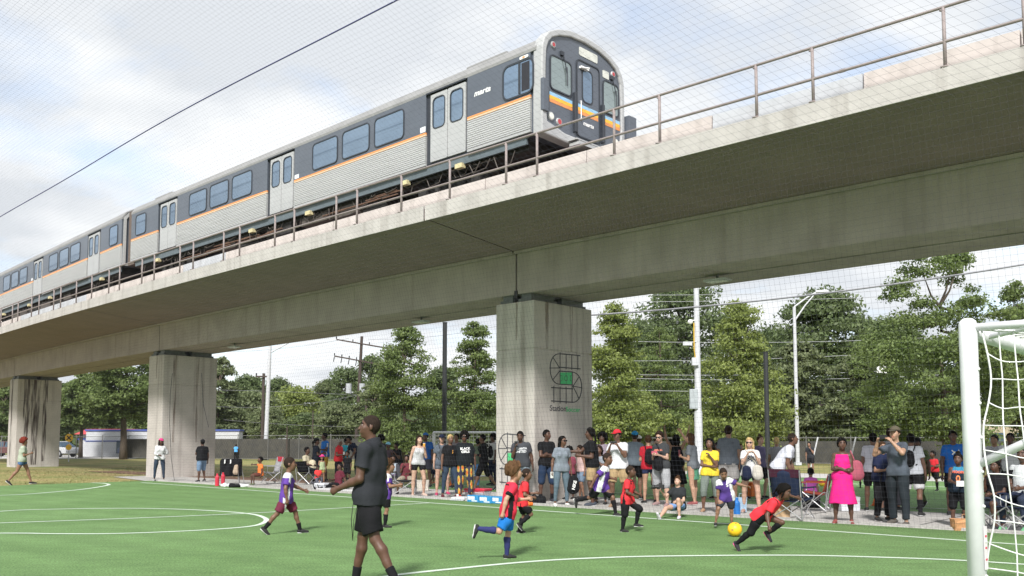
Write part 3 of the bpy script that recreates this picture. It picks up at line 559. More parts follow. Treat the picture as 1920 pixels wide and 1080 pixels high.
# ------------------------------------------------------------------ people: signed distance body, one continuous skin
class Vol:
    def __init__(s,vs): s.vs=vs; s.pr=[]; s.cuts=[]
    def cone(s,a,b,ra,rb,k=.02,ax=None,sq=1,cap0=False,cap1=False): s.pr.append(('c',np.array(a,float),np.array(b,float),ra,rb,k,None if ax is None else np.array(ax,float),sq,cap0,cap1)); return s
    def ell(s,c,r,fr=None,k=.02,sub=False): s.pr.append(('e',np.array(c,float),np.array(r,float),np.eye(3) if fr is None else np.array(fr,float),k,sub)); return s
    def cut(s,p,n): s.cuts.append((np.array(p,float),np.array(n,float))); return s   # keeps the side n points away from
    def build(s,amp=0,fr=9,seed=0):
        lo=np.full(3,1e9); hi=-lo
        for q in s.pr:
            if q[0]=='c':
                r=max(q[3],q[4])*max(1,q[7])+.02
                for p in (q[1],q[2]): lo=np.minimum(lo,p-r); hi=np.maximum(hi,p+r)
            elif not q[5]: r=q[2].max()+.02; lo=np.minimum(lo,q[1]-r); hi=np.maximum(hi,q[1]+r)
        vs=s.vs; lo-=2*vs; n=np.ceil((hi-lo)/vs).astype(int)+3; X=[lo[i]+vs*np.arange(n[i]) for i in range(3)]
        F=np.full(n,.2,dtype=np.float32)
        for q in s.pr:
            k=q[4] if q[0]=='e' else q[5]
            if q[0]=='c': r=max(q[3],q[4])*max(1,q[7])+k+2.5*vs; a0=np.minimum(q[1],q[2])-r; a1=np.maximum(q[1],q[2])+r
            else: r=q[2].max()+k+2.5*vs; a0=q[1]-r; a1=q[1]+r
            i0=np.clip(np.floor((a0-lo)/vs).astype(int),0,n); i1=np.clip(np.ceil((a1-lo)/vs).astype(int)+1,0,n)
            if (i1<=i0).any(): continue
            P=np.stack(np.meshgrid(X[0][i0[0]:i1[0]],X[1][i0[1]:i1[1]],X[2][i0[2]:i1[2]],indexing='ij'),-1)
            if q[0]=='c':
                a,b_=q[1],q[2]; d=P-a; ab=b_-a
                if q[6] is not None:
                    ax=q[6]; f=(1/q[7]-1); d=d+(d@ax)[...,None]*ax*f; ab=ab+(ab@ax)*ax*f
                L2=max(ab@ab,1e-9); t=np.clip((d@ab)/L2,0,1); dd=np.sqrt(((d-t[...,None]*ab)**2).sum(-1))-(q[3]+(q[4]-q[3])*t)
                u=ab/math.sqrt(L2)
                if q[9]: dd=np.maximum(dd,d@u-math.sqrt(L2))
                if q[8]: dd=np.maximum(dd,-(d@u))
            else:
                d=(P-q[1])@q[3].T; k0=np.sqrt(((d/q[2])**2).sum(-1)); k1=np.sqrt(((d/q[2]**2)**2).sum(-1))+1e-9; dd=k0*(k0-1)/k1
            sl_=tuple(slice(i0[i],i1[i]) for i in range(3)); A=F[sl_]
            if q[0]=='e' and q[5]: 
                h_=np.clip(.5-.5*(A+dd)/k,0,1); F[sl_]=A*(1-h_)+(-dd)*h_+k*h_*(1-h_); continue
            h_=np.clip(.5+.5*(A-dd)/k,0,1); F[sl_]=A*(1-h_)+dd*h_-k*h_*(1-h_)
        if amp or s.cuts:
            P=np.stack(np.meshgrid(*X,indexing='ij'),-1)
            if amp:
                rg=np.random.RandomState(seed); 
                for j in range(4):
                    kv=rg.normal(size=3)*fr*(1+.7*j); kv[2]*=.6; F+=(amp/(1+.5*j)*np.sin(P@kv+rg.rand()*6)).astype(np.float32)
            for p,nn in s.cuts: F=np.maximum(F,(P-p)@nn)
        return nets(F,lo,vs)
def nets(F,lo,vs):
    S=F<0; n=S.shape
    c=[S[i:n[0]-1+i,j:n[1]-1+j,k:n[2]-1+k] for i in (0,1) for j in (0,1) for k in (0,1)]
    sm=sum(x.astype(np.int8) for x in c); act=(sm>0)&(sm<8); I=np.argwhere(act); idx=-np.ones(act.shape,np.int32); idx[act]=np.arange(len(I))
    pos=np.zeros((len(I),3)); cnt=np.zeros(len(I))
    C=[(i,j,k) for i in (0,1) for j in (0,1) for k in (0,1)]
    for a in range(8):
        for b in range(a+1,8):
            da=np.array(C[b])-np.array(C[a])
            if abs(da).sum()!=1: continue
            fa=F[I[:,0]+C[a][0],I[:,1]+C[a][1],I[:,2]+C[a][2]]; fb=F[I[:,0]+C[b][0],I[:,1]+C[b][1],I[:,2]+C[b][2]]
            m=(fa<0)!=(fb<0); t=np.where(m,fa/(np.where(m,fa-fb,1)),0)
            pos+=np.where(m[:,None],np.array(C[a])+t[:,None]*da,0); cnt+=m
    V_=lo+(I+pos/cnt[:,None])*vs; Q=[]
    for ax in range(3):
        a=[slice(None)]*3; b=[slice(None)]*3; a[ax]=slice(0,n[ax]-1); b[ax]=slice(1,n[ax]); d1=S[tuple(a)]; d2=S[tuple(b)]
        o1,o2=[x for x in range(3) if x!=ax]; m=d1!=d2; E_=np.argwhere(m); ok=(E_[:,o1]>0)&(E_[:,o2]>0)&(E_[:,o1]<n[o1]-1)&(E_[:,o2]<n[o2]-1); E_=E_[ok]
        if not len(E_): continue
        q=[]
        for u,v in ((-1,-1),(0,-1),(0,0),(-1,0)):
            w_=E_.copy(); w_[:,o1]+=u; w_[:,o2]+=v; q.append(idx[w_[:,0],w_[:,1],w_[:,2]])
        q=np.stack(q,1); fl=d1[E_[:,0],E_[:,1],E_[:,2]]
        if ax==1: fl=~fl
        q[~fl]=q[~fl][:,::-1]; Q.append(q)
    return V_,np.concatenate(Q) if Q else np.zeros((0,4),int)
def np_mesh(name,Vx,Q,mats,mi=None,smooth=True,extra=None):
    nv=len(Vx)
    if extra is not None:  # extra: (verts, faces(quads)) appended
        ev,ef=extra; Q=np.concatenate([Q,np.array(ef)+nv]); Vx=np.concatenate([Vx,np.array(ev)]); 
        if mi is not None: mi=np.concatenate([mi,np.zeros(len(ef),int)])
    me=bpy.data.meshes.new(name); me.vertices.add(len(Vx)); me.vertices.foreach_set('co',Vx.astype(np.float32).ravel())
    nq=len(Q); me.loops.add(nq*4); me.loops.foreach_set('vertex_index',Q.astype(np.int32).ravel()); me.polygons.add(nq)
    me.polygons.foreach_set('loop_start',np.arange(0,nq*4,4,dtype=np.int32)); me.polygons.foreach_set('loop_total',np.full(nq,4,np.int32))
    for m in mats: me.materials.append(m)
    if mi is not None: me.polygons.foreach_set('material_index',mi.astype(np.int32))
    if smooth: me.polygons.foreach_set('use_smooth',np.ones(nq,bool))
    me.update(calc_edges=True); me.validate(); return me
def nrm(v): v=np.array(v,float); return v/np.linalg.norm(v)
def rotm(axis,deg):
    a=nrm(axis); c=math.cos(R(deg)); s_=math.sin(R(deg)); K=np.array([[0,-a[2],a[1]],[a[2],0,-a[0]],[-a[1],a[0],0]]); return np.eye(3)*c+s_*K+(1-c)*np.outer(a,a)
HCB=(.026,.018,.014)
SK={'d':(.10,.050,.033),'m':(.155,.080,.052),'b':(.23,.125,.08),'l':(.30,.17,.11),'p':(.50,.315,.235),'t':(.42,.25,.17)}
def skinm(k): return mat('skin_'+k,SK[k],.5,.08,12,.08,90,spec=.4)
HC={'k':(.0065,.0055,.005),'br':(.055,.028,.014),'dk':(.025,.014,.009),'bl':(.50,.36,.17),'re':(.16,.03,.02),'gy':(.30,.28,.26),'cu':(.10,.055,.028)}
def hairm(k): return mat('hair_'+k,HC[k],.85,.35,25,.6,60,spec=.12)
ARMS={ # per arm: upper dir (out,fwd,up), fore dir (out,fwd,up)
 'down':((.20,.02,-1),(.06,.22,-1)),'down2':((.27,-.05,-1),(.1,.2,-1)),'bend':((.18,.1,-1),(-.15,1,.15)),'hip':((.6,-.25,-1),(-.9,.35,-.35)),
 'phone':((.12,.55,-.75),(-.42,.45,.85)),'phonelow':((.1,.15,-1),(-.45,.9,.35)),'crossed':((.12,.25,-1),(-1,.42,.12)),'crossedb':((.12,.30,-1),(-1,.30,-.08)),
 'up':((.25,.1,1),(.05,.12,1)),'mouth':((.12,.45,-.85),(-.35,.35,.95)),'runf':((.2,.45,-.9),(-.35,1,.25)),'runb':((.25,-.75,-.7),(.05,.35,-1)),
 'reach':((.5,.5,-.5),(.3,.9,-.25)),'out':((1,.15,-.45),(.8,.4,-.35)),'outback':((.8,-.7,-.1),(.7,-.6,-.3)),'knee':((.15,.5,-.85),(-.1,.85,-.45)),'lap':((.1,.3,-1),(-.4,.85,-.1)),
 'swingf':((.12,.45,-.9),(.0,.75,-.6)),'swingb':((.15,-.3,-1),(.05,.1,-1)),'point':((.3,.9,-.15),(.0,1,.0)),'back':((.2,-.35,-1),(-.9,-.45,-.3)),'desk':((.2,.75,-.7),(-.1,.8,-.55)),'chin':((.05,.35,-.95),(-.6,.35,.95)),'support':((.35,-.5,-1),(.1,-.2,-1)),'carry':((.12,.0,-1),(0,.1,-1))}
LEGS={'stand':((2,3,5),(1,2,5)),'relax':((8,16,6),(-2,2,5)),'wide':((1,2,10),(1,2,10)),'walk':((24,8,2),(-20,18,2)),'walk2':((30,14,2),(-28,12,2)),'run':((5,12,2),(-28,72,2)),'runA':((48,58,3),(-32,40,3)),
 'sprint':((40,34,4),(-38,48,4)),'sit':((86,92,8),(84,88,8)),'sitw':((80,84,18),(80,96,16)),'gsit':((112,128,8),(60,60,10)),'glong':((92,20,8),(88,14,4)),'lunge':((78,100,6),(-12,50,6)),'kick':((14,20,5),(38,30,22)),'bendk':((14,30,8),(4,22,8)),'dribble':((62,92,3),(-22,10,3))}
PEOPLE=[]
def person(px,py,ytop,face,skin,top,bot,hair,label,arms=('down','down'),legs='stand',group='spectators along the touchline',lean=0,tilt=0,twist=0,hyaw=0,hpitch=0,w_=1.0,fem=0,kid=0,shoes=(.03,.03,.03),sole=(.6,.6,.6),sock=None,loose=1.0,vox=None,hat=None,glasses=0,pat=None,zg=0,toe=None,text=None,seat=False,extra=None,bun=None,swap=False,lift=0,collar=0,az=True):
    G0=G(px,py,zg); dist=math.hypot(G0[0],G0[1])
    a=R(face)+ (math.atan2(G0[0],G0[1])*-1 if az else 0)
    Fd=np.array([math.sin(a),-math.cos(a),0.]); Ld=np.array([math.cos(a),math.sin(a),0.]); Z=np.array([0,0,1.])
    hs=1.0+.34*kid; ls=1-.07*kid   # children: larger head, shorter legs
    T=np.stack([Ld,Fd,Z],1); T=rotm(Ld,lean)@rotm(Fd,tilt)@T
    Ts=T@rotm((0,0,1),twist)     # shoulders may twist against the hips
    J={}; J['pel']=np.zeros(3)
    tl=lambda x,y,z,M=None: (M if M is not None else T)@np.array([x,y,z])
    J['chest']=tl(0,0,.30); J['neck']=tl(0,.0,.50,Ts); sh=.163-.014*fem-.010*kid
    HY=rotm(Z,hyaw); hb=rotm(Ld,lean*.45)@rotm(Fd,tilt*.4)@np.stack([Ld,Fd,Z],1); HM=HY@hb; HM=rotm(HM[:,0],-hpitch)@HM
    J['head']=J['neck']+HM@np.array([0,.02,.145*hs]); 
    lp=LEGS[legs] if isinstance(legs,str) else legs
    if swap: lp=(lp[1],lp[0])
    for i,(sd_,(fl,kn,ab)) in enumerate(zip((1,-1),lp)):
        hip=Ld*sd_*.088*(1+.12*fem)-Z*.03; th=nrm(Fd*math.sin(R(fl))-Z*math.cos(R(fl))+Ld*sd_*math.tan(R(ab))); q=fl-kn
        shn=nrm(Fd*math.sin(R(q))-Z*math.cos(R(q))+Ld*sd_*math.tan(R(ab))*.4)
        knee=hip+th*.435*ls; ank=knee+shn*.415*ls; fq=q if (toe is None) else toe[i]
        if toe is None and abs(q)<26: fq=0
        if legs in('sit','sitw'): fq=0
        out_=nrm(Fd+Ld*sd_*.16); fd=out_*math.cos(R(fq))+Z*math.sin(R(fq)); fu=nrm(np.cross(np.cross(fd,Z*math.cos(R(fq))-out_*math.sin(R(fq))),fd)) if abs(math.cos(R(fq)))>1e-6 else Z
        fu=Z*math.cos(R(fq))-out_*math.sin(R(fq)); J['hip%d'%i]=hip; J['knee%d'%i]=knee; J['ank%d'%i]=ank; J['fd%d'%i]=fd; J['fu%d'%i]=fu
    for i,sd_ in enumerate((1,-1)):
        A=ARMS[arms[i]] if isinstance(arms[i],str) else arms[i]
        s0=tl(sd_*sh,-.005,.415,Ts); u=nrm(Ts@np.array([A[0][0]*sd_,A[0][1],A[0][2]])); f=nrm(Ts@np.array([A[1][0]*sd_,A[1][1],A[1][2]]))
        J['sho%d'%i]=s0; J['elb%d'%i]=s0+u*.285*(1-.06*kid); J['wri%d'%i]=J['elb%d'%i]+f*.245*(1-.06*kid); J['fa%d'%i]=f
    # scale so that the top of the head lands where the photograph has it
    lowz=min([ (J['ank%d'%i]-J['fu%d'%i]*.075)[2] for i in (0,1)]+[ (J['ank%d'%i]+J['fd%d'%i]*.15-J['fu%d'%i]*.07)[2] for i in (0,1)])
    if seat=='ground': lowz=min(lowz,-.125)
    topz=(J['head']+HM[:,2]*.12*hs)[2]; zt=EYE+(826-ytop)/1650*G0[1]*1.003; Sx=(zt-zg-lift)/(topz-lowz)
    for k in J:
        if k[:2] not in('fd','fu','fa'): J[k]=(J[k]-np.array([0,0,lowz]))*Sx
    S=Sx; vox=vox or max(.009,min(.023,dist*.00092)); vx=vox
    B=Vol(vx); g=w_; gt=max(1,g*.9+.1)
    hp=lambda x,y,z,M=None: J['pel']+tl(x,y,z,M)*S
    def torso(V_,inf=0,hip=True,k=.03):
        if hip: V_.cone(hp(-.075,0,-.01),hp(.075,0,-.01),(.098*g+.008*fem)*S+inf,(.098*g+.008*fem)*S+inf,k)
        V_.cone(hp(0,.012*(g>1.2),.06),hp(0,.02*(g>1.2),.20),(.102*g-.006*fem)*S+inf,(.104*g-.008*fem)*S+inf,k,T[:,0],1.32)
        V_.cone(hp(0,.0,.24,T),hp(0,-.002,.375,Ts),.112*(.75+.25*g)*S+inf,.098*(.8+.2*g)*S+inf,k,Ts[:,0],1.34)
        V_.cone(hp(-sh+.03,-.008,.402,Ts),hp(sh-.03,-.008,.402,Ts),.060*S+inf,.060*S+inf,k); V_.cone(hp(-.035,-.015,.435,Ts),hp(-sh+.03,-.01,.405,Ts),.052*S+inf,.050*S+inf,k); V_.cone(hp(.035,-.015,.435,Ts),hp(sh-.03,-.01,.405,Ts),.052*S+inf,.050*S+inf,k)
        if fem and not kid:
            for s_ in (-1,1): V_.cone(hp(s_*.07,.07,.30,Ts),hp(s_*.07,.075,.30,Ts),.062*S+inf,.06*S+inf,k)
        if hip:
            for s_ in (-1,1): V_.cone(hp(s_*.07,-.042,-.03),hp(s_*.07,-.042,-.04),.080*g*S+inf,.080*g*S+inf,k)
    torso(B)
    B.cone(hp(0,-.01,.40,Ts),J['head']-HM[:,2]*.05*S,.058*S,.052*S,.03)
    hc=J['head']; hS=S*hs; fr=HM.T
    B.ell(hc+HM@np.array([0,-.008,.02])*hS,np.array([.076,.096,.098])*hS,fr,.02)
    B.ell(hc+HM@np.array([0,.030,-.045])*hS,np.array([.056,.064,.072])*hS,fr,.025*S)
    B.cone(hc+HM@np.array([0,.055,-.088])*hS,hc+HM@np.array([0,.066,-.092])*hS,.024*hS,.02*hS,.03*S)          # chin
    if not (vox<.016 or True): pass
    B.cone(hc+HM@np.array([0,.088,.018])*hS,hc+HM@np.array([0,.110,-.022])*hS,.008*hS,.0135*hS,.012*S)  # nose
    B.cone(hc+HM@np.array([-.018,.088,-.055])*hS,hc+HM@np.array([.018,.088,-.055])*hS,.013*hS,.013*hS,.010*S)  # lips
    for s_ in (-1,1):
        B.ell(hc+HM@np.array([s_*.078,-.008,-.008])*hS,np.array([.012,.017,.029])*hS,fr,.008)
        B.cone(hc+HM@np.array([s_*.040,.062,-.015])*hS,hc+HM@np.array([s_*.030,.066,-.045])*hS,.024*hS,.022*hS,.03)
        B.ell(hc+HM@np.array([s_*.034,.099,.014])*hS,np.array([.019,.014,.012])*hS,fr,.01,True)     # eye sockets
    for i,sd_ in enumerate((1,-1)):
        s0,e,wr=J['sho%d'%i],J['elb%d'%i],J['wri%d'%i]; f=J['fa%d'%i]; q=(.9+.1*g)*(1-.14*fem)*(1-.04*kid)
        B.cone(s0,s0+(e-s0)*.5,.058*S*q,.050*S*q,.03).cone(s0+(e-s0)*.45,e,.049*S*q,.040*S*q,.02).cone(e,e+(wr-e)*.35,.041*S*q,.041*S*q,.02).cone(e+(wr-e)*.35,wr,.041*S*q,.026*S*q,.02)
        side=nrm(np.cross(f,Ts[:,0]*sd_)+1e-6); pn=-nrm(np.cross(side,f))
        J['palm%d'%i]=wr+f*.06*S; J['pn%d'%i]=pn
        B.cone(wr,wr+f*.075*S,.027*S,.036*S,.015,pn,.55)
        h_,k_,a_=J['hip%d'%i],J['knee%d'%i],J['ank%d'%i]; q=(.86+.14*g)*(1+.03*fem)*(1-.06*kid)
        B.cone(h_,h_+(k_-h_)*.5,.088*S*q,.072*S*q,.03).cone(h_+(k_-h_)*.5,k_,.072*S*q,.053*S*q,.02)
        sh_=nrm(a_-k_); bk=-nrm(J['fd%d'%i]-sh_*(J['fd%d'%i]@sh_)+1e-5)
        B.cone(k_,k_+(a_-k_)*.3+bk*.012*S,.051*S*q,.054*S*q,.02).cone(k_+(a_-k_)*.3+bk*.012*S,k_+(a_-k_)*.65,.054*S*q,.040*S*q,.02).cone(k_+(a_-k_)*.6,a_,.040*S*q,.031*S,.02)
        fd,fu=J['fd%d'%i],J['fu%d'%i]
        B.cone(a_-fu*.03*S-fd*.02*S,a_+fd*.15*S-fu*.055*S,.034*S,.025*S,.02,fu,.8)
    Vb,Qb=B.build()
    # fingers: short bent tapered tubes rooted in the palm
    ev=[];ef=[]
    cl=1.0 if (dist<17) else .7
    for i,sd_ in enumerate((1,-1)):
        f=J['fa%d'%i]; pn=J['pn%d'%i]; sdv=np.cross(pn,f); base=J['wri%d'%i]+f*.07*S
        for j,(o_,l) in enumerate(((-.028,.060),(-.010,.070),(.009,.066),(.026,.052),(None,.05))):
            if o_ is None: p0=J['wri%d'%i]+f*.03*S+sdv*.028*S*sd_; d1=nrm(f+sdv*.9*sd_); d2=nrm(f*1.0+sdv*.25*sd_+pn*.35)
            else: p0=base+sdv*o_*sd_*S; d1=nrm(f+pn*.35*cl+sdv*o_*sd_*3); d2=nrm(f*.6+pn*1.0*cl)
            P=[p0-d1*.015*S,p0+d1*l*.5*S,p0+(d1*.5+d2*.3)*l*S,p0+(d1*.5+d2*.62)*l*S]; rr=[.0105,.0098,.0088,.006]
            if hs>1.1: rr=[x*1.05 for x in rr]
            m=MB(); m.tube(P,[x*S for x in rr],4,cap=False); nb=len(ev); ev+=m.v; ef+=[tuple(x+nb for x in q) for q in m.f]; e0=nb+12; ef.append((e0,e0+1,e0+2,e0+3))
    loc=np.array(G0)+np.array([0,0,lift])
    # recentre horizontally between the feet (or the seat)
    c_=(J['ank0']+J['ank1'])/2 if not seat else J['pel']*1.0
    if legs in('run','runA','sprint','dribble'): c_=(J['ank0'] if not swap else J['ank1'])*.8+J['pel']*.2
    sh0=np.array([c_[0],c_[1],0])
    def ob(name,Vx,Q,mats,mi=None,par=None,ex=None):
        if len(Q)==0: return None
        o=bpy.data.objects.new(name,np_mesh(name,Vx-sh0,Q,mats,mi,extra=None if ex is None else ([np.array(v)-sh0 for v in ex[0]],ex[1]))); COL.objects.link(o)
        if par: o.parent=par
        return o
    # lips painted as lip colour
    cen=Vb[Qb].mean(1); lc=(cen-hc)@HM/hS; mi=((np.abs(lc[:,0])<.026)&(lc[:,1]>.085)&(np.abs(lc[:,2]+.056)<.011)).astype(int)
    sk=SK[skin]
    if hair[0] in('buzz','short'):
        hr_=(lc[:,2]>-.10)&((lc@np.array([0,-.80,.60]))>-.016)&~((np.abs(lc[:,0])>.078)&(lc[:,2]<.02)&(np.abs(lc[:,1]+.006)<.022))&(lc[:,2]>-.062+.25*np.clip(lc[:,1],-.1,.1))&(np.linalg.norm(lc,axis=1)<.17); mi[hr_]=2
    body=ob('person',Vb,Qb,[skinm(skin),mat('lips_'+skin,(min(1,sk[0]*1.05+.03),sk[1]*.75,sk[2]*.8),.45),(mat('hair_cropped',HCB,.9,.3,40,.3,120,spec=.12) if hair[0]=='buzz' else hairm(hair[1]))],mi,None,(ev,ef)); body.location=loc
    tag(body,label,'person',group)
    PEOPLE.append(body)
    def small(name,m,par=body,sm=True): 
        m.v=[tuple(np.array(v)-sh0) for v in m.v]; return m.obj(name,None,par,smooth=sm)
    # eyes and brows
    hm=hairm(hair[1]); hl=lambda x,y,z: hc+HM@np.array([x,y,z])*hS
    for s_ in (-1,1):
        if dist>15: m=MB(); m.sphere(hl(s_*.033,.0775,.013),.0105*hS,mat('iris_dark',(.02,.012,.008),.35),6); small('eye',m); continue
        m=MB(); c=hl(s_*.033,.0745,.013); m.sphere(c,.0125*hS,mat('eye_white',(.24,.21,.19),.7),8)
        c2=hl(s_*.033,.0805,.013); m.sphere(c2,.0085*hS,mat('iris_dark',(.02,.012,.008),.35),8); small('eye',m)
    if not glasses and dist<26:
        m=MB()
        for s_ in (-1,1): m.tube([hl(s_*.014,.0885,.034),hl(s_*.034,.0835,.040),hl(s_*.054,.068,.034)],[.0035*hS,.0045*hS,.003*hS],5,hm)
        small('eyebrows',m)
    if glasses:
        m=MB(); bk=mat('sunglass_black',(.012,.012,.014),.15)
        for s_ in (-1,1): m.sphere(hl(s_*.035,.094,.014),.027*hS,bk,8,(1,1,.8)); m.tube([hl(s_*.06,.085,.02),hl(s_*.082,.0,.012)],.004*hS,5,bk)
        m.tube([hl(-.03,.103,.018),hl(.03,.103,.018)],.005*hS,5,bk); small('sunglasses',m)
    # hair
    st,_=hair; vh=min(vx,.011 if st=='short' else .015); HV=Vol(vh); th={'buzz':.0,'short':.0095,'curly':.036,'afro':.055,'bob':.015,'long':.014,'pony':.012,'bun':.012,'dreads':.02,'bald':0,'braids':.014,'pix':.024}[st]
    if st not in('bald','buzz'):
        up=.008 if st in('buzz','short','pony','bun') else .014
        HV.ell(hl(0,-.008-th*.15,.02+th*.25),np.array([.077+th,.097+th*.9,.099+th])*hS,fr,.01)
        HV.cut(hl(0,.064+th*.2,.074),HM@nrm((0,.80,-.60))) if st not in('afro',) else HV.cut(hl(0,.075,.055),HM@nrm((0,.85,-.5)))
        if st in('buzz','short','curly','afro','pix'): HV.cut(hl(0,-.06,-.055-.01*(th>.02)),HM@nrm((0,-.05,-1)))
        if st in('bob','long','pony','bun','dreads','braids'): HV.cut(hl(0,-.05,-.075),HM@nrm((0,0,-1)))
        Vh,Qh=HV.build(.0 if st in('buzz','short') else (.010 if st in('curly','afro') else .003),55 if st in('curly','afro') else 20,3)
        ob('hair',Vh,Qh,[hm],None,body)
        if st in('long','bob','dreads','pony','braids'):
            HV=Vol(vh); L_={'long':-.30,'bob':-.13,'dreads':-.42,'pony':-.26,'braids':-.16}[st]
            if st in('long','bob'):
                for s_ in (-1,0,1): HV.cone(hl(s_*.058,-.055+.01*abs(s_),.02),hc+(HM@np.array([s_*.075,-.085+.02*abs(s_),-.05]))*hS+Z*L_*.85*S,.040*hS,.030*hS,.03)
                for s_ in (-1,1): HV.cone(hl(s_*.074,.0,.02),hc+(HM@np.array([s_*.088,-.01,-.03]))*hS+Z*L_*.6*S,.024*hS,.02*hS,.02)
            elif st=='pony':
                HV.cone(hl(0,-.10,.03),hl(0,-.15,-.02),.028*hS,.035*hS,.02).cone(hl(0,-.15,-.02),hl(0,-.14,-.02)+Z*L_*S,.038*hS,.018*hS,.02)
            elif st=='dreads':
                for j in range(9):
                    x=(-1+j/4)*.07; HV.cone(hl(x,-.08+abs(x)*.4,.04),hl(x*1.1,-.125+abs(x)*.3,-.06),.017*hS,.017*hS,.008).cone(hl(x*1.1,-.125+abs(x)*.3,-.06),hl(x*1.2,-.13,-.06)+Z*L_*(.9+.1*math.sin(j*5))*S,.017*hS,.009*hS,.006)
            else:
                for j in range(12):
                    g_=j/12*6.28; HV.cone(hl(.07*math.cos(g_),-.02+.07*math.sin(g_),.06),hl(.10*math.cos(g_),-.03+.10*math.sin(g_),-.06-.03*math.sin(j*3)),.015*hS,.013*hS,.006)
            Vh,Qh=HV.build(.003,30,5); ob('hair_length',Vh,Qh,[hm],None,body)
        if st=='bun' or bun:
            HV=Vol(vh); bx=bun or (0,-.06,.125,.045); HV.ell(hl(*bx[:3]),np.array([bx[3]]*3)*hS,fr,.01); Vh,Qh=HV.build(.006,40,2); ob('hair_bun',Vh,Qh,[hm],None,body)
    if hat:
        kind,hcol=hat; HV=Vol(vh); hmM=fab(hcol)
        HV.ell(hl(0,-.01,.03),np.array([.094,.114,.108])*hS,fr,.01).cut(hl(0,0,.048),HM@nrm((0,.10,-1)))
        Vh,Qh=HV.build(); ho=ob('cap' if kind!='bucket' else 'bucket_hat',Vh,Qh,[hmM],None,body)
        HV=Vol(min(vh,.010))
        if kind=='cap': HV.cone(hl(0,.08,.050),hl(0,.155,.040),.068*hS,.058*hS,.01,HM[:,2],.12)
        elif kind=='capback': HV.cone(hl(0,-.09,.045),hl(0,-.14,.03),.06*hS,.05*hS,.01,HM[:,2],.14)
        else: HV.cone(hl(0,-.012,.045),hl(0,.012,.045),.145*hS,.145*hS,.01,HM[:,2],.16)
        Vh,Qh=HV.build(); ob('brim',Vh,Qh,[hmM],None,body)
    # top
    kind,tcol=top[0],top[1]; C=Vol(vx*1.08); inf=.014*S*loose
    hemd={'tee':-.10,'polo':-.12,'long':-.08,'tank':-.06,'jersey':-.17,'dress':.05,'crop':.02,'sleeveless':-.12}[kind]
    torso(C,inf,kind!='dress')
    if kind!='dress':
        C.cone(hp(0,-.004,.30,Ts),hp(0,-.012,hemd-.06),(.104*g)*S+inf,(.112*g)*S+inf+.004*loose,.03,T[:,0],1.34+.04*fem)
        C.cone(hp(-.078,-.008,.0),hp(.078,-.008,.0),.099*g*S+inf+.006,.099*g*S+inf+.006,.03).cone(hp(-.078,-.008,hemd-.05),hp(.078,-.008,hemd-.05),.099*g*S+inf+.006,.099*g*S+inf+.006,.03)
        if not seat and bot[0] not in('skirt','longskirt'):
            for i in (0,1):
                h_,k_=J['hip%d'%i],J['knee%d'%i]; q=(.86+.14*g)*(1+.03*fem); C.cone(h_,h_+(k_-h_)*.22,.092*S*q+inf+.008*loose*S,.084*S*q+inf+.010*loose*S,.03)
    sl_f={'tee':.62,'polo':.62,'long':1.75,'tank':0,'jersey':.72,'dress':0,'crop':.5,'sleeveless':0}[kind]
    for i in (0,1):
        s0,e,wr=J['sho%d'%i],J['elb%d'%i],J['wri%d'%i]; q=(.95+.08*g)*(1-.08*fem)
        if sl_f>0 and sl_f<=1: C.cone(s0,s0+(e-s0)*sl_f,.058*S*q+inf*.5,(.052+.008*loose)*S*q+inf*.5,.03,cap1=True)
        elif sl_f>1: C.cone(s0,e,.062*S*q+inf*.4,.050*S*q+inf*.3,.03).cone(e,e+(wr-e)*.85,.050*S*q,.038*S*q,.015,cap1=True)
    C.cut(hp(0,0,hemd),-T[:,2]); C.cut(hp(0,.02,.505 if kind not in('tank','dress') else .445,Ts)+Ts[:,1]*0,Ts[:,2]*1.0 if kind!='tank' else nrm(Ts[:,2]+Ts[:,1]*.45))
    if kind in('tank','dress','sleeveless'):
        for s_ in (-1,1): C.cut(hp(s_*(sh-.022),0,.40,Ts),nrm(Ts[:,0]*s_+Ts[:,2]*.25))
    Vc,Qc=C.build(.0042*S*loose,11,(len(PEOPLE)*7)%97)
    mats=[fab(tcol)]; mi=None
    if pat:
        ctr=(Vc[Qc].mean(1)-J['pel'])@Ts/S; mats=[fab(tcol)]+[ (x if not isinstance(x,tuple) else fab(x)) for x in pat[0]]
        arm=np.zeros(len(Qc)); cw=Vc[Qc].mean(1)
        for i in (0,1):
            s0,e=J['sho%d'%i],J['elb%d'%i]; d_=cw-s0; t=(d_@(e-s0))/((e-s0)@(e-s0)); rr=np.linalg.norm(d_-t[:,None]*(e-s0),axis=1); arm=np.where((t>.12)&(rr<.09*S)&(np.abs(ctr[:,0])>.13),t,arm)
        mi=pat[1](ctr,arm)
    shirt=ob({'dress':'dress_bodice','tank':'tank_top','polo':'polo_shirt','long':'long_sleeved_top','jersey':'jersey'}.get(kind,'t_shirt'),Vc,Qc,mats,mi,body)
    if kind=='polo' or collar:
        C=Vol(min(vx,.012)); C.cone(hp(0,-.02,.470,Ts),hp(0,-.006,.54,Ts),.080*S,.066*S,.01,Ts[:,0],1.08).cut(hp(0,-.01,.528,Ts),nrm(Ts[:,2]+Ts[:,1]*.35)); Vq,Qq=C.build(); ob('collar',Vq,Qq,[fab(tcol)],None,body)
    # bottoms
    kb,bcol=bot[0],bot[1]; C=Vol(vx*1.1); inf=.012*S*loose; fl={'shorts':(.86,None),'short':(.42,None),'pants':(1,.93),'jeans':(1,.90),'leggings':(1,.88),'capri':(1,.30),'skirt':(0,0),'longskirt':(0,0),'dress':(0,0),'long_shorts':(1,.06)}[kb]
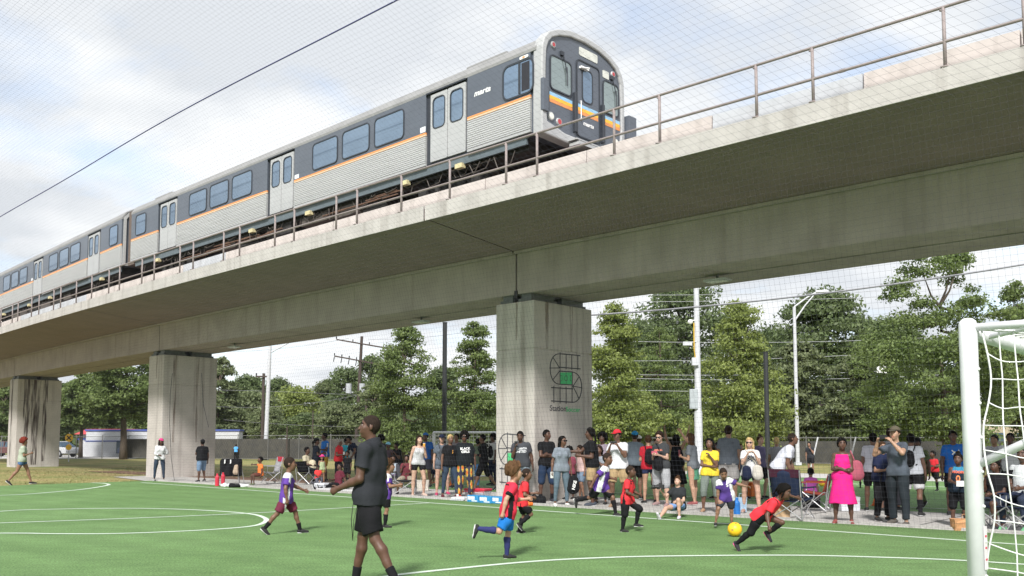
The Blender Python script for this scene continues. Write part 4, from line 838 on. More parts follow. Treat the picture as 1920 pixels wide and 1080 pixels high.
    e_=.010*S if kb=='dress' else 0; C.cone(hp(-.075,0,-.01),hp(.075,0,-.01),.099*g*S+inf+e_,.099*g*S+inf+e_,.03).cone(hp(-.055,0,.05),hp(.055,0,.05),.092*g*S+inf+e_,.092*g*S+inf+e_,.03)
    for s_ in (-1,1): C.cone(hp(s_*.07,-.042,-.03),hp(s_*.07,-.042,-.04),.082*g*S+inf,.082*g*S+inf,.03)
    tight=kb in('jeans','leggings'); fl_l={'shorts':.020,'short':.010,'capri':.012,'pants':.016,'long_shorts':.02}.get(kb,.004)*loose*S
    if kb in('skirt','dress','longskirt'):
        ln={'skirt':.34,'dress':.56,'longskirt':.85}[kb]*S; C.cone(hp(0,0,.0),J['pel']-Z*ln+Fd*.01,(.125*g)*S,(.155*g+.05*(kb=='dress'))*S,.03,Ld,1.15,cap1=True)
    else:
        for i in (0,1):
            h_,k_,a_=J['hip%d'%i],J['knee%d'%i],J['ank%d'%i]; q=(.86+.14*g)*(1+.03*fem)
            tf=fl[0]; C.cone(h_,h_+(k_-h_)*min(tf,.5),.092*S*q+fl_l*.6,(.078)*S*q+fl_l,.03,cap1=(tf<=.5))
            if tf>.5: C.cone(h_+(k_-h_)*.45,h_+(k_-h_)*tf,.080*S*q+fl_l,.060*S*q+fl_l*1.25,.03,cap1=(fl[1] is None))
            if fl[1]: C.cone(k_,k_+(a_-k_)*fl[1]*1.0,.058*S*q+fl_l*1.1,((.038 if tight else .052)+(.016 if kb=='capri' else 0))*S*q+fl_l*.7,.02,cap1=True)
    C.cut(hp(0,0,.075 if kb=='dress' else (.055 if (seat or kb in('skirt','longskirt')) else min(.055,hemd+.04))),T[:,2])
    Vc,Qc=C.build(.0045*S*loose if not tight else .002*S,12,(len(PEOPLE)*5)%89)
    bm_=[fab(bcol)]; mi=None
    if len(bot)>2: ctr=(Vc[Qc].mean(1)-J['pel'])@T/S; bm_+=[fab(x) if isinstance(x,tuple) else x for x in bot[2]]; mi=bot[3](ctr)
    ob({'short':'shorts','long_shorts':'shorts','dress':'skirt','longskirt':'skirt','leggings':'leggings','capri':'capri_trousers','pants':'trousers'}.get(kb,kb),Vc,Qc,bm_,mi,body)
    for i in (0,1):
        k_,a_=J['knee%d'%i],J['ank%d'%i]; fd,fu=J['fd%d'%i],J['fu%d'%i]
        if sock:
            C=Vol(min(vx,.016)); t=sock[1]; q=(.86+.14*g)*(1+.03*fem)*(1-.06*kid); sh_=nrm(a_-k_); bk=-nrm(fd-sh_*(fd@sh_)+1e-5); u_=.009; C.cone(k_,k_+(a_-k_)*.3+bk*.012*S,.051*S*q+u_,.054*S*q+u_,.02).cone(k_+(a_-k_)*.3+bk*.012*S,k_+(a_-k_)*.65,.054*S*q+u_,.040*S*q+u_,.02).cone(k_+(a_-k_)*.6,a_-fu*.02*S,.040*S*q+u_,.037*S+.004,.02).cut(k_+(a_-k_)*(1-t),-sh_); Vq,Qq=C.build(); ob('sock',Vq,Qq,[fab(sock[0])],None,body)
        C=Vol(min(vx,.015)); C.cone(a_-fu*.035*S-fd*.03*S,a_+fd*.06*S-fu*.045*S,.044*S,.042*S,.02).cone(a_+fd*.05*S-fu*.05*S,a_+fd*.165*S-fu*.062*S,.041*S,.033*S,.02,np.cross(fd,fu),1.12)
        C.cut(a_-fu*.078*S,-fu).cut(a_-fu*.0*S+fu*.004,nrm(fu-fd*.12)); Vq,Qq=C.build(); so_=ob('shoe',Vq,Qq,[fab(shoes)],None,body)
        C=Vol(min(vx*1.2,.017)); C.cone(a_-fu*.077*S-fd*.03*S,a_+fd*.165*S-fu*.078*S,.045*S,.038*S,.01,fu,.35); Vq,Qq=C.build(); ob('sole',Vq,Qq,[mat('sole_%.2f_%.2f'%(sole[0],sole[1]),sole,.7)],None,so_ or body)
    info={'J':J,'S':S,'T':T,'Ts':Ts,'HM':HM,'F':Fd,'L':Ld,'loc':loc-sh0,'shirt':shirt,'body':body,'hp':hp}
    if text and shirt:
        for (tx,size,x,z,colr,back) in text: decal(info,tx,size,x,z,colr,back)
    return info
def decal(I,tx,size,x,z,colr,back=False,name='lettering',me=None):
    # print laid on the cloth: every vertex is dropped onto the shirt surface
    from mathutils.bvhtree import BVHTree
    sm=I['shirt'].data; bvh=BVHTree.FromPolygons([v.co[:] for v in sm.vertices],[p.vertices[:] for p in sm.polygons])
    if me is None: me=text_mesh(tx,size*I['S'],0,0,.004)
    me.materials.clear(); me.materials.append(mat('print_%.2f_%.2f_%.2f'%colr,colr,.7))
    bm=bmesh.new(); bm.from_mesh(me); bmesh.ops.triangulate(bm,faces=bm.faces)
    f=I['Ts'][:,1]*(-1 if back else 1); l=I['Ts'][:,0]*(-1 if back else 1); u=I['Ts'][:,2]; o=I['J']['pel']-(I['loc']*0)
    sh0=I['body'].location-Vector(I['loc'])  # offset used for the meshes
    o=np.array(I['J']['pel'])-(np.array(I['body'].location)-np.array(I['loc']))
    for v in bm.verts:
        p=o+l*(v.co.x+x*I['S'])+u*(v.co.y+z*I['S'])+f*.6; h=bvh.ray_cast(Vector(p),Vector(-f)); v.co=(h[0]+Vector(f)*.004) if h[0] else Vector(p-f*.42)
    bm.to_mesh(me); bm.free(); ob_=bpy.data.objects.new(name,me); COL.objects.link(ob_); ob_.parent=I['body']; return ob_
def wp(I,key): return np.array(I['J'][key])+I['loc']-0
# ------------------------------------------------------------------ the people
BK=(.0095,.0095,.0115); NV=(.012,.017,.042); WH=(.66,.66,.68); RD=(.62,.035,.045); PU=(.105,.045,.27); GY=(.19,.20,.22); JN=(.06,.085,.13); KH=(.38,.27,.15); BLU=(.02,.13,.42)
PL='players on the near pitch'; SP='spectators along the touchline'
def pat_purple(c,arm): # white side panel and shoulder yoke
    m=np.zeros(len(c),int); m[(np.abs(c[:,1])<.062)&(np.abs(c[:,0])>.095)&(c[:,2]<.33)&(arm==0)]=1; m[(c[:,2]>.395)&(arm<.30)]=1; m[(arm>.05)&(arm<.5)&(np.abs(c[:,1]-.045)<.022)]=1
    return m
def pat_red(c,arm):
    m=np.zeros(len(c),int); m[(np.abs(c[:,0])>.10)&(np.abs(c[:,1])<.045)&(arm==0)&(c[:,2]<.34)]=1; m[(arm>.50)]=1; m[(np.abs(c[:,2]-.445)<.014)&(np.abs(c[:,0])<.1)]=1
    return m
def pat_red2(c,arm):
    m=pat_red(c,arm); m[(arm>.5)]=0; m[(c[:,2]>.38)&(np.abs(c[:,0])>.07)&(np.abs(c[:,0])<.12)]=1; return m
def P_(*a,**k): return person(*a,**k)
# players
k1=P_(530,1001,856,90,'m',('jersey',PU),('shorts',(.13,.022,.045),[WH],lambda c:((np.abs(c[:,0])>.11)&(np.abs(c[:,1])<.016)).astype(int)),('buzz','k'),'child in purple and white jersey and maroon shorts walking right on the turf',arms=(((.3,.55,-.75),(.1,.95,-.35)),((.34,-.12,-1),(.05,.2,-1))),legs='walk2',group=PL,kid=1,sock=(BK,.38),pat=([WH],pat_purple),lean=4,loose=1.4,vox=.0135,swap=False)
coach=P_(702,1104,778,-118,'d',('polo',(.024,.026,.031)),('shorts',(.0095,.0095,.011)),('buzz','k'),'coach in black polo shirt and black shorts, largest figure, looking left across the pitch',arms=(((.20,.02,-1),(-.05,.95,-.42)),((.24,-.05,-1),(.05,.6,-.8))),legs=((17,6,2),(-16,15,2)),group='coaches on the pitch',sock=(BK,.26),lean=-2,loose=1.5,vox=.0095,w_=1.1,hyaw=28,swap=True)
k3=P_(722,989,862,80,'b',('jersey',PU),('shorts',BK),('curly','br'),'child in purple jersey running right half hidden behind the coach',arms=(((.2,.2,-.9),(-.2,1,.1)),'runf'),legs='run',group=PL,kid=1,sock=(BK,.7),pat=([WH],pat_purple),loose=1.3,lean=5,swap=True,vox=.013)
k4=P_(924,1049,868,100,'t',('jersey',(.60,.03,.06)),('shorts',(.015,.16,.50)),('curly','cu'),'curly haired child in red jersey and bright blue shorts running right',arms=('runf',((.3,-.42,-.85),(.05,-.1,-1))),legs=((2,6,3),(-28,72,3)),group=PL,kid=1,sock=((.03,.035,.12),.82),pat=([BK,WH],pat_red),loose=1.45,lean=9,vox=.0135,tilt=0)
k5=P_(974,1000,877,95,'m',('jersey',RD),('shorts',BK),('buzz','k'),'child in red jersey with black stripe running right behind the curly haired child',arms=('runf',((.2,.1,-1),(-.2,.9,-.1))),legs=((8,28,3),(35,85,3)),group=PL,kid=1,sock=(BK,.85),pat=([BK],pat_red2),loose=1.45,lean=10,vox=.0135)
k6=P_(1118,966,848,62,'m',('jersey',PU),('shorts',BK),('buzz','k'),'child in purple and white jersey sprinting right before the khaki shorts man',arms=(((.5,.25,-.9),(-.4,.7,.1)),((.5,-.5,-.7),(.2,-.2,-1))),legs=((44,34,3),(-42,36,3)),group=PL,kid=1,sock=(BK,.85),pat=([WH],lambda c,a:np.where((c[:,1]<-.02)&(np.abs(c[:,0])<.05+.05*np.abs(c[:,2]-.2))&(a==0),1,pat_purple(c,a))),loose=1.4,lean=16,twist=-18,vox=.0135)
k7=P_(1180,997,872,72,'d',('jersey',RD),('long_shorts',BK),('buzz','k'),'child in red jersey and long black socks running right in front of the seated photographer',arms=(((.2,.35,-.9),(-.4,.9,-.2)),((.25,.2,-.9),(-.35,.8,-.3))),legs=((48,62,3),(-4,6,3)),group=PL,kid=1,sock=(BK,.9),pat=([BK],pat_red2),loose=1.35,lean=8,vox=.0135)
k8=P_(1357,989,877,10,'b',('jersey',(.075,.04,.20)),('shorts',(.03,.033,.04)),('buzz','k'),'child in purple and white jersey bending over the yellow ball',arms=(((.75,.25,-.55),(.85,.35,-.35)),((.3,.2,-1),(.25,.3,-1))),legs=((-2,4,4),(20,28,26)),group=PL,kid=1,sock=None,pat=([WH],lambda c,a:np.where(((c[:,2]>.36)&(np.abs(c[:,0])>.055)&(a<.35))|((np.abs(c[:,0])>.105)&(c[:,0]>0)&(c[:,2]<.34)&(a==0)),1,0)),loose=1.4,lean=16,tilt=14,vox=.0135,text=[('S',.13,.055,.33,(.7,.7,.72),False)],hpitch=-26)
k9=P_(1412,1034,905,62,'d',('jersey',(.70,.035,.05)),('long_shorts',BK),('braids','k'),'child in red jersey with braided hair crouching over the turf beside the ball',arms=(((.8,-.15,.25),(.5,.6,.3)),((.45,.35,-.75),(.5,.75,-.25))),legs=((72,126,4),(-30,22,4)),group=PL,kid=1,sock=(BK,.9),pat=([BK],lambda c,a:np.where(((c[:,1]>.03)&(np.abs(c[:,0])>.04)&(c[:,2]<.25))|((np.abs(c[:,0])>.09)&(np.abs(c[:,0])<.13)&(c[:,2]>.3)&(c[:,1]<.05)),1,0)),loose=1.35,lean=52,twist=-10,vox=.0135,shoes=(.03,.03,.035),sole=(.7,.1,.3),hyaw=10)
# spectators, left to right
def S_(px,py,yt,f,sk,top,bot,hair,lab,**k):
    q=random.Random(px*7+yt)
    if 'legs' not in k: k['legs']=q.choice(['stand','relax','relax',((6,4,7),(-6,6,7)),((14,26,6),(-1,1,5))]); k['swap']=q.random()<.5
    if not k.get('seat'):
        k.setdefault('tilt',q.uniform(-3.5,3.5)); k.setdefault('hyaw',q.uniform(-22,22)); k.setdefault('lean',q.uniform(-2,5)); k.setdefault('twist',q.uniform(-9,9))
    return person(px,py,yt,f,sk,top,bot,hair,lab,**k)
flor=mat('floral_fabric',(.42,.44,.36),.85,.0,26,col2=(.22,.26,.18))
s1=S_(37,908,822,82,'b',('tee',(.34,.38,.30)),('short',(.07,.13,.26)),('afro','re'),'woman in pale green top and denim shorts filming with phone while walking at far left',arms=('phonelow','phonelow'),legs='walk',fem=1,w_=1.12,group='people at the left end of the pitch')
s2=S_(298,902,822,2,'d',('long',WH),('jeans',(.035,.05,.08)),('long','k'),'woman in pink cap, white top and dark jeans standing against the left pier',arms=('hip','lap'),hat=('cap',(.75,.07,.25)),fem=1,w_=.85,shoes=(.3,.3,.3),group='people at the left end of the pitch')
s3=S_(378,903,824,-150,'d',('tee',BK),('long_shorts',(.16,.24,.36)),('short','k'),'stocky person in black shirt, denim shorts and dark cap facing away at the left pier',arms=('mouth','down2'),hat=('capback',BK),w_=1.35,group='people at the left end of the pitch')
s4=S_(442,862,833,180,'d',('tee',(.10,.36,.72)),('pants',BK),('short','k'),'distant person in light blue shirt beside the far fence',group='distant people')
s5=S_(488,909,856,-72,'d',('tee',(.75,.20,.05)),('shorts',(.12,.04,.03)),('short','k'),'child in orange shirt sitting on a folding chair, arm stretched left',arms=('down',((.9,.3,.1),(.9,.4,.0))),legs='sit',kid=.8,seat=True,shoes=(.12,.14,.08),group=SP)
s6=S_(590,905,822,95,'d',('tee',(.012,.016,.026)),('pants',(.01,.013,.018)),('pony','k'),'woman in black tee and black cap with ponytail standing near the blue-shirted man',arms=('bend','bend'),hat=('cap',BK),fem=1,w_=1.1,shoes=(.6,.6,.6))
s7=S_(609,902,812,-60,'d',('tee',(.02,.15,.50)),('shorts',(.55,.33,.04)),('short','k'),'man in bright blue shirt and yellow shorts turned left',arms=('bend','down'),pat=([WH],lambda c,a:((a>.0)&(np.abs(c[:,1])<.02)).astype(int)))
s9=S_(603,908,852,20,'b',('tank',(.35,.42,.25)),('short',(.5,.35,.1)),('bob','k'),'small child in pink bucket hat before the blue-shirted man',hat=('bucket',(.72,.06,.26)),kid=1)
s10=S_(596,917,872,15,'d',('tee',(.72,.05,.05)),('pants',(.1,.1,.13)),('short','k'),'person in red shirt and black cap crouched low on the kerb',arms=('lap','lap'),legs='gsit',seat='ground',hat=('cap',BK),kid=.4)
s11=S_(634,917,868,-62,'d',('tee',(.12,.02,.035)),('pants',BK),('bun','k'),'person in maroon shirt sitting on the kerb with legs stretched left',arms=('support','lap'),legs='glong',seat='ground',lean=-8)
s12=S_(634,905,824,62,'m',('polo',(.66,.035,.045)),('pants',BK),('short','gy'),'grey haired man in red shirt holding a white cup',arms=('bend','bend'),w_=1.15)
s13=S_(647,899,822,60,'b',('tee',(.05,.42,.55)),('shorts',BK),('short','k'),'person in turquoise shirt behind the red-shirted man')
s14=S_(673,902,818,-70,'m',('tee',NV),('jeans',BK),('short','k'),'man in navy shirt stooping behind the coach',arms=('reach','reach'),lean=38)
s15=S_(651,908,845,-15,'d',('tee',BK),('shorts',BK),('short','k'),'child in black beside the coach elbow',kid=.9)
s16=S_(716,903,817,-60,'d',('tee',(.03,.035,.05)),('jeans',JN),('afro','k'),'person with round black hair and dark shirt right of the coach neck')
s17=S_(728,905,829,10,'d',('tee',(.10,.07,.09)),('shorts',GY),('short','k'),'child in light blue cap right of the coach shoulder',hat=('cap',(.25,.52,.66)),kid=.6,arms=('mouth','down'))
s18=S_(747,908,830,-50,'d',('tee',BK),('shorts',BK),('short','k'),'person in black shirt leaning forward right of the coach',arms=('chin','hip'),lean=12)
s19=S_(737,915,853,-10,'d',('tee',(.38,.44,.5)),('shorts',(.09,.05,.12)),('short','k'),'child in pale grey shirt sitting right of the coach',legs='sit',seat=True,kid=.7,arms=('lap','lap'))
s20=S_(762,926,853,-8,'d',('tee',(.14,.03,.04)),('capri',(.34,.30,.23)),('braids','k'),'woman in dark red top and khaki trousers seated left of the drinking woman',legs='sitw',seat=True,arms=('lap','mouth'),fem=1,w_=1.15)
s21=S_(784,931,817,22,'p',('tank',(.50,.50,.52)),('short',BK),('long','dk'),'woman in patterned white tank top and black shorts drinking from a cup',arms=('mouth','down2'),fem=1,w_=.92,shoes=(.5,.38,.32),vox=.017)
s22=S_(800,913,812,-30,'d',('tee',(.02,.10,.36)),('shorts',(.05,.05,.07)),('short','k'),'man in blue cap and blue shirt behind the drinking woman',hat=('capback',(.03,.13,.38)))
s23=S_(811,907,847,150,'d',('tee',(.35,.35,.42)),('shorts',NV),('short','k'),'child in navy shorts with orange shoes walking away',kid=1,shoes=(.7,.18,.1),legs='walk')
s24=S_(829,928,815,8,'p',('tee',(.10,.12,.15)),('short',(.12,.14,.17)),('pony','dk'),'woman in dark cap with pale legs and rucksack on her front',hat=('cap',NV),fem=1,w_=.92,arms=('bend','down2'),shoes=(.45,.06,.14))
s25=S_(843,933,815,14,'m',('tee',BK),('jeans',(.035,.055,.09)),('short','bl'),'woman with short fair hair, black tee and dark jeans beside the patterned trousers',arms=('down2','down2'),fem=1,w_=1.05,shoes=(.1,.02,.03),text=[('J',.09,.03,.30,(.75,.35,.05),False)])
s26=S_(857,915,813,-20,'m',('tee',(.25,.22,.25)),('jeans',JN),('short','k'),'person half hidden between the fair haired woman and the patterned trousers')
orn=mat('patterned_trouser_orange',(.62,.16,.03),.8,.1,30,col2=(.62,.42,.05))
def pat_leg(c): 
    u=np.abs(np.mod(c[:,0]*9.0+.25,1)-.5); v=np.abs(np.mod(c[:,2]*3.1+.4*(c[:,0]>0),1)-.5); r_=np.sqrt((u/.34)**2+(v/.46)**2); return np.where(r_<.30,2,np.where(r_<.62,1,np.where(r_<.82,3,0)))
s27=S_(872,933,811,6,'d',('tee',(.011,.014,.017)),('pants',(.04,.035,.06),[orn,(.65,.06,.03),(.48,.42,.10)],pat_leg),('afro','k'),'large person in black tee with white print and orange patterned trousers and sunglasses',arms=('down2','hip'),w_=1.42,glasses=1,shoes=(.6,.06,.04),vox=.016,loose=1.5,text=[('BLACK',.085,0,.335,(.75,.75,.75),False),('GIRLS',.085,0,.255,(.75,.75,.75),False)])
s28=S_(893,917,822,120,'m',('tee',(.13,.17,.12)),('jeans',(.08,.20,.42)),('short','k'),'boy in olive shirt and blue jeans behind the patterned trousers',arms=('bend','down'))
s29=S_(910,919,815,-80,'m',('long',BK),('long_shorts',BK),('short','k'),'youth in black with a black rucksack walking left next to the logo pier',arms=('bend','down'),legs='walk')
s30=S_(926,910,815,-70,'d',('tee',(.5,.5,.52)),('pants',NV),('afro','k'),'person in white shirt at the left edge of the logo pier')
s31=S_(978,942,809,3,'d',('tee',(.060,.064,.075)),('shorts',(.22,.26,.31)),('short','k'),'stocky man in charcoal UNITED tee looking at his phone before the pier',arms=('down2','mouth'),w_=1.2,loose=1.2,text=[('ATLANTA',.066,0,.35,(.62,.63,.66),False),('UNITED',.075,0,.28,(.62,.63,.66),False)],pat=([(.05,.05,.06)],lambda c,a:(a>.02).astype(int)),hpitch=-10,shoes=(.05,.05,.05))
s32=S_(1024,941,806,28,'d',('tee',BK),('long_shorts',(.022,.04,.085)),('short','k'),'man in black tee and navy shorts with arms crossed before the pier',arms=('crossed','crossedb'),sock=(BK,.3),hyaw=22,shoes=(.04,.04,.05),vox=.016)
s33=S_(1052,949,818,14,'m',('tee',(.20,.23,.27)),('jeans',(.115,.16,.20)),('bob','k'),'woman in grey tee, sunglasses and slate jeans with white sneakers holding a black bag',arms=('down2','down2'),fem=1,w_=.95,glasses=1,hyaw=35,shoes=(.7,.7,.68),sole=(.75,.75,.72),vox=.016)
s34=S_(1112,948,803,-85,'d',('tee',BK),('shorts',KH),('dreads','k'),'man with long dreadlocks in black tee and khaki shorts, arm out to the left',arms=('bend',((.1,.75,-.6),(.0,1,.05))),w_=1.22,shoes=(.06,.07,.09),vox=.016,loose=1.15)
s35=S_(1091,935,835,-60,'b',('tank',(.55,.40,.38)),('shorts',(.16,.22,.30)),('bob','dk'),'girl in pale pink top half hidden behind the dreadlocked man',kid=.4,fem=1)
s36=S_(1131,938,813,-20,'d',('tee',(.3,.25,.3)),('shorts',BK),('afro','k'),'person with a big round black afro behind the sprinting child')
s37=S_(1127,945,835,-30,'m',('tee',(.28,.31,.35)),('leggings',BK),('pony','dk'),'girl in grey shirt crouched under the big afro',kid=.6,arms=('chin','down'))
s38=S_(1160,951,806,-8,'m',('tee',(.68,.68,.72)),('shorts',KH),('short','k'),'man in red cap, white tee and khaki shorts filming with a phone',arms=('phone','phone'),hat=('cap',(.70,.03,.05)),w_=1.12,shoes=(.3,.2,.13),loose=1.3,vox=.016)
s39=S_(1190,936,809,172,'b',('tee',(.22,.27,.32)),('shorts',BK),('short','dk'),'man in bright blue cap and grey-blue shirt seen from behind',hat=('capback',(.02,.23,.48)),arms=('bend','down'),w_=1.1)
s40=S_(1199,925,817,190,'p',('tee',(.5,.5,.5)),('shorts',GY),('short','br'),'person in white cap behind the blue cap',hat=('cap',(.65,.65,.62)))
s41=S_(1219,943,816,-165,'t',('tee',(.45,.02,.035)),('short',(.022,.03,.075)),('short','br'),'person in red shirt and navy shorts with black rucksack, back turned',w_=1.15,arms=('bend','down'),loose=1.2)
s42=S_(1232,916,823,0,'p',('tee',(.3,.1,.1)),('pants',BK),('short','br'),'person half hidden behind the red shirt and rucksack')
s43=S_(1242,948,810,-28,'p',('tee',(.045,.048,.052)),('long_shorts',(.36,.37,.39)),('pix','dk'),'woman with short dark hair and sunglasses in charcoal tee typing on a phone',arms=('phonelow','phonelow'),fem=1,w_=1.02,glasses=1,shoes=(.3,.2,.2),text=[('ARIZONA',.05,0,.33,(.55,.16,.10),False)],loose=1.2,hpitch=-14,vox=.017)
s44=S_(1270,934,815,168,'l',('dress',(.008,.009,.013)),('dress',BK),('bob','k'),'woman in black dress with white sleeves waving both arms, back turned',arms=(((.5,.1,1),(.12,.1,1)),((.55,.0,1),(.25,.2,1))),fem=1,w_=1.15,loose=1.4)
s45=S_(1303,946,813,-120,'t',('tee',(.15,.165,.185)),('skirt',(.09,.27,.17)),('long','br'),'woman with long brown hair in grey top and green skirt raising one arm',arms=('phonelow',((.15,.75,.75),(.05,.55,.85))),fem=1,w_=.95,shoes=(.3,.1,.1),vox=.017)
s46=S_(1332,961,822,-4,'m',('tee',(.75,.56,.05)),('capri',(.17,.20,.18)),('bob','k'),'woman in yellow tee and grey-green capri trousers with hand at her chin',arms=('chin','crossedb'),fem=1,w_=1.0,shoes=(.35,.22,.14),vox=.017)
s47=S_(1367,945,798,178,'l',('tee',(.14,.16,.19)),('shorts',(.48,.46,.45)),('short','dk'),'tall man in grey short sleeved shirt seen from behind',w_=1.12,arms=('bend','down'),loose=1.5,text=None)
s48=S_(1409,961,821,0,'p',('tee',WH),('short',(.02,.024,.04)),('long','bl'),'blond woman in sunglasses and white tee holding a phone with both hands',arms=('phone','phone'),fem=1,w_=.98,glasses=1,shoes=(.4,.25,.2),vox=.016,pat=([(.03,.04,.09)],lambda c,a:((np.sqrt((c[:,0]/.085)**2+((c[:,2]-.30)/.07)**2)<1)&(c[:,1]>0)&(np.sin(c[:,0]*90)*np.sin(c[:,2]*110)>-.1)).astype(int)))
s49=S_(1427,936,817,60,'p',('tee',(.12,.10,.2)),('shorts',BK),('bun','br'),'woman with a brown hair bun behind the blond woman',bun=(0,-.03,.14,.04))
s50=S_(1462,960,812,84,'m',('tee',(.62,.64,.72)),('pants',(.55,.58,.62),[(.02,.025,.05)],lambda c:((np.abs(c[:,1])<.025)&(np.abs(c[:,0])>.03)).astype(int)),('buzz','k'),'man in white tee and striped track trousers stooping over the navy camp chair',arms=(((.1,.55,-.9),(-.1,.85,-.6)),((.1,.45,-.9),(-.1,.9,-.6))),lean=34,w_=1.1,hpitch=20,loose=1.35,vox=.016)
s51=S_(1458,930,820,175,'l',('tee',(.3,.3,.34)),('shorts',BK),('short','bl'),'fair haired person behind the stooping man')
s52=S_(1272,970,893,-18,'p',('tee',(.024,.027,.03)),('short',(.16,.27,.50)),('bun','br'),'young woman in charcoal tee sitting on the turf edge with a camera',arms=('lap',((.5,.45,-.6),(.15,.7,.55))),legs=((118,122,4),(86,26,14)),seat='ground',fem=1,w_=1.0,group=SP,shoes=(.6,.55,.65),loose=1.3,vox=.014)
s53=S_(1521,888,829,-20,'b',('tee',(.025,.027,.032)),('shorts',BK),('short','k'),'person in black standing alone beyond the second pitch',arms=('mouth','down'),group='distant people')
s54=S_(1582,981,822,-3,'d',('dress',(.75,.02,.22)),('dress',(.75,.02,.22)),('pix','k'),'woman in a bright pink dress with arms crossed',arms=('crossed','crossedb'),fem=1,w_=1.22,shoes=(.25,.07,.06),vox=.015)
s55=S_(1521,952,877,178,'m',('tee',(.40,.08,.34)),('pants',(.5,.5,.55)),('short','k'),'child in purple shirt hunched over on a low chair beside the pink dress',kid=.7,legs='sit',seat=True,lean=24)
s56=S_(1640,958,812,178,'m',('tee',(.55,.54,.62)),('shorts',BK),('short','k'),'man in white tee behind the navy-shirted woman, back turned',w_=1.1)
s59=S_(1671,957,803,170,'l',('tee',(.4,.4,.45)),('pants',(.1,.1,.12)),('short','dk'),'man whose dark hair shows behind the filming man')
s57=S_(1655,976,828,38,'l',('tee',(.014,.02,.055)),('pants',BK),('short','br'),'woman in navy tee and black trousers holding food',arms=('bend','bend'),fem=1,w_=1.3,shoes=(.03,.03,.03),sole=(.7,.7,.7),vox=.016)
s58=S_(1688,984,800,-28,'t',('tee',(.075,.09,.115)),('pants',(.020,.026,.032)),('short','dk'),'bearded man in camouflage cap and grey shirt filming with a phone',arms=(((.3,.6,-.35),(-.55,.3,.8)),((.3,.6,-.35),(-.5,.3,.8))),hat=('cap',(.10,.085,.06)),w_=.95,shoes=(.1,.09,.08),sole=(.7,.7,.68),loose=1.1,vox=.015)
s60=S_(1713,966,813,165,'m',('tee',(.58,.60,.66)),('shorts',BK,[WH],lambda c:(c[:,2]<-.30).astype(int)),('short','k'),'man in white tee and black shorts with black rucksack, back turned',sock=(BK,.6),w_=1.1,loose=1.4)
s61=S_(1729,953,821,-25,'d',('tee',(.10,.13,.06)),('pants',(.09,.12,.05)),('short','k'),'man in green camouflage uniform and dark beret walking beyond the path',legs='walk',hat=('cap',BK),pat=([(.03,.045,.02),(.22,.20,.08)],lambda c,a:(np.sin(c[:,0]*31+2*np.sin(c[:,2]*17))*np.sin(c[:,2]*26+c[:,1]*20)>.35).astype(int)+2*(np.sin(c[:,0]*22+5)*np.sin(c[:,2]*33+1)<-.5).astype(int)))
s62=S_(1757,920,845,-35,'d',('tee',(.60,.03,.04)),('shorts',BK),('short','k'),'child in red shirt running on the second pitch',arms=('bend','out'),legs='run',kid=.9,sock=(BK,.8),group='players on the second pitch')
s63=S_(1794,965,808,10,'d',('tee',(.02,.13,.48)),('shorts',BK),('short','k'),'man in bright blue tee with white emblem behind the child in the number 0 vest',arms=('down2','down2'),w_=1.15)
s64=S_(1799,986,850,6,'d',('sleeveless',(.014,.024,.04)),('long_shorts',BK),('bun','k'),'child in dark sleeveless basketball vest with orange number 0 holding a paper',arms=('lap','lap'),kid=.55,bun=(0,-.01,.14,.045),shoes=(.3,.33,.38),loose=1.3,pat=([(.04,.22,.36)],lambda c,a:(c[:,2]>.37).astype(int)),text=[('HOOPS',.075,0,.375,(.70,.14,.08),False),('0',.20,0,.215,(.80,.24,.08),False)],vox=.015)
s65=S_(1872,992,862,-30,'d',('tee',BK),('shorts',(.03,.035,.05)),('braids','k'),'woman in black seated just right of the goal post with hand raised to her face',legs='sit',seat=True,arms=('lap','mouth'),fem=1,w_=1.25,shoes=(.04,.04,.05))
s66=S_(1870,950,815,-10,'l',('tee',(.42,.42,.45)),('pants',(.5,.5,.53)),('short','k'),'person in light grey seen through the goal net',arms=('bend','down'))
s67=S_(1899,955,812,0,'d',('tee',(.62,.62,.66)),('pants',BK),('short','k'),'man in white shirt standing behind the goal net',w_=1.1)
s68=S_(1925,994,838,-25,'d',('tee',(.58,.60,.62)),('jeans',(.03,.04,.07)),('short','k'),'man in white tee with black sleeves seated at the right edge holding a baby',legs='sit',seat=True,arms=('lap','lap'),w_=1.2,shoes=(.15,.4,.2),pat=([BK],lambda c,a:(a>.02).astype(int)))
s69=S_(1896,955,905,-20,'b',('tank',(.3,.15,.12)),('short',(.5,.5,.5)),('short','k'),'baby held on the lap of the seated man at the right edge',legs='sit',seat=True,kid=1.3,lift=.42,arms=('out','bend'))
s70=S_(1614,915,862,178,'d',('tee',(.1,.05,.2)),('shorts',BK),('short','k'),'child running behind the pink dress on the second pitch',legs='run',kid=.9,sock=(BK,.8),group='players on the second pitch')
s72=S_(1347,935,829,-40,'m',('tee',(.35,.16,.10)),('shorts',BK),('short','k'),'person in brick red tee half hidden between the yellow tee and the grey shirt')
s73=S_(1388,934,832,30,'t',('tee',(.10,.13,.2)),('shorts',GY),('bob','br'),'person in dark blue tee half hidden left of the blond woman',fem=1)
s74=S_(1256,930,824,150,'b',('tee',(.45,.40,.16)),('jeans',JN),('short','k'),'person in mustard tee glimpsed behind the charcoal tee woman')
s75=S_(1068,936,838,-150,'d',('tee',(.25,.06,.09)),('shorts',BK),('curly','k'),'child in wine red tee glimpsed between the grey tee woman and the pink top',kid=.5)
# more figures between the seated group
s71=S_(574,906,838,60,'d',('tee',(.5,.45,.33)),('pants',(.02,.025,.03)),('short','k'),'seated person in cream top and black trousers at the left of the picnic group',legs='sit',seat=True,arms=('lap','lap'),shoes=(.5,.5,.55),kid=.3)
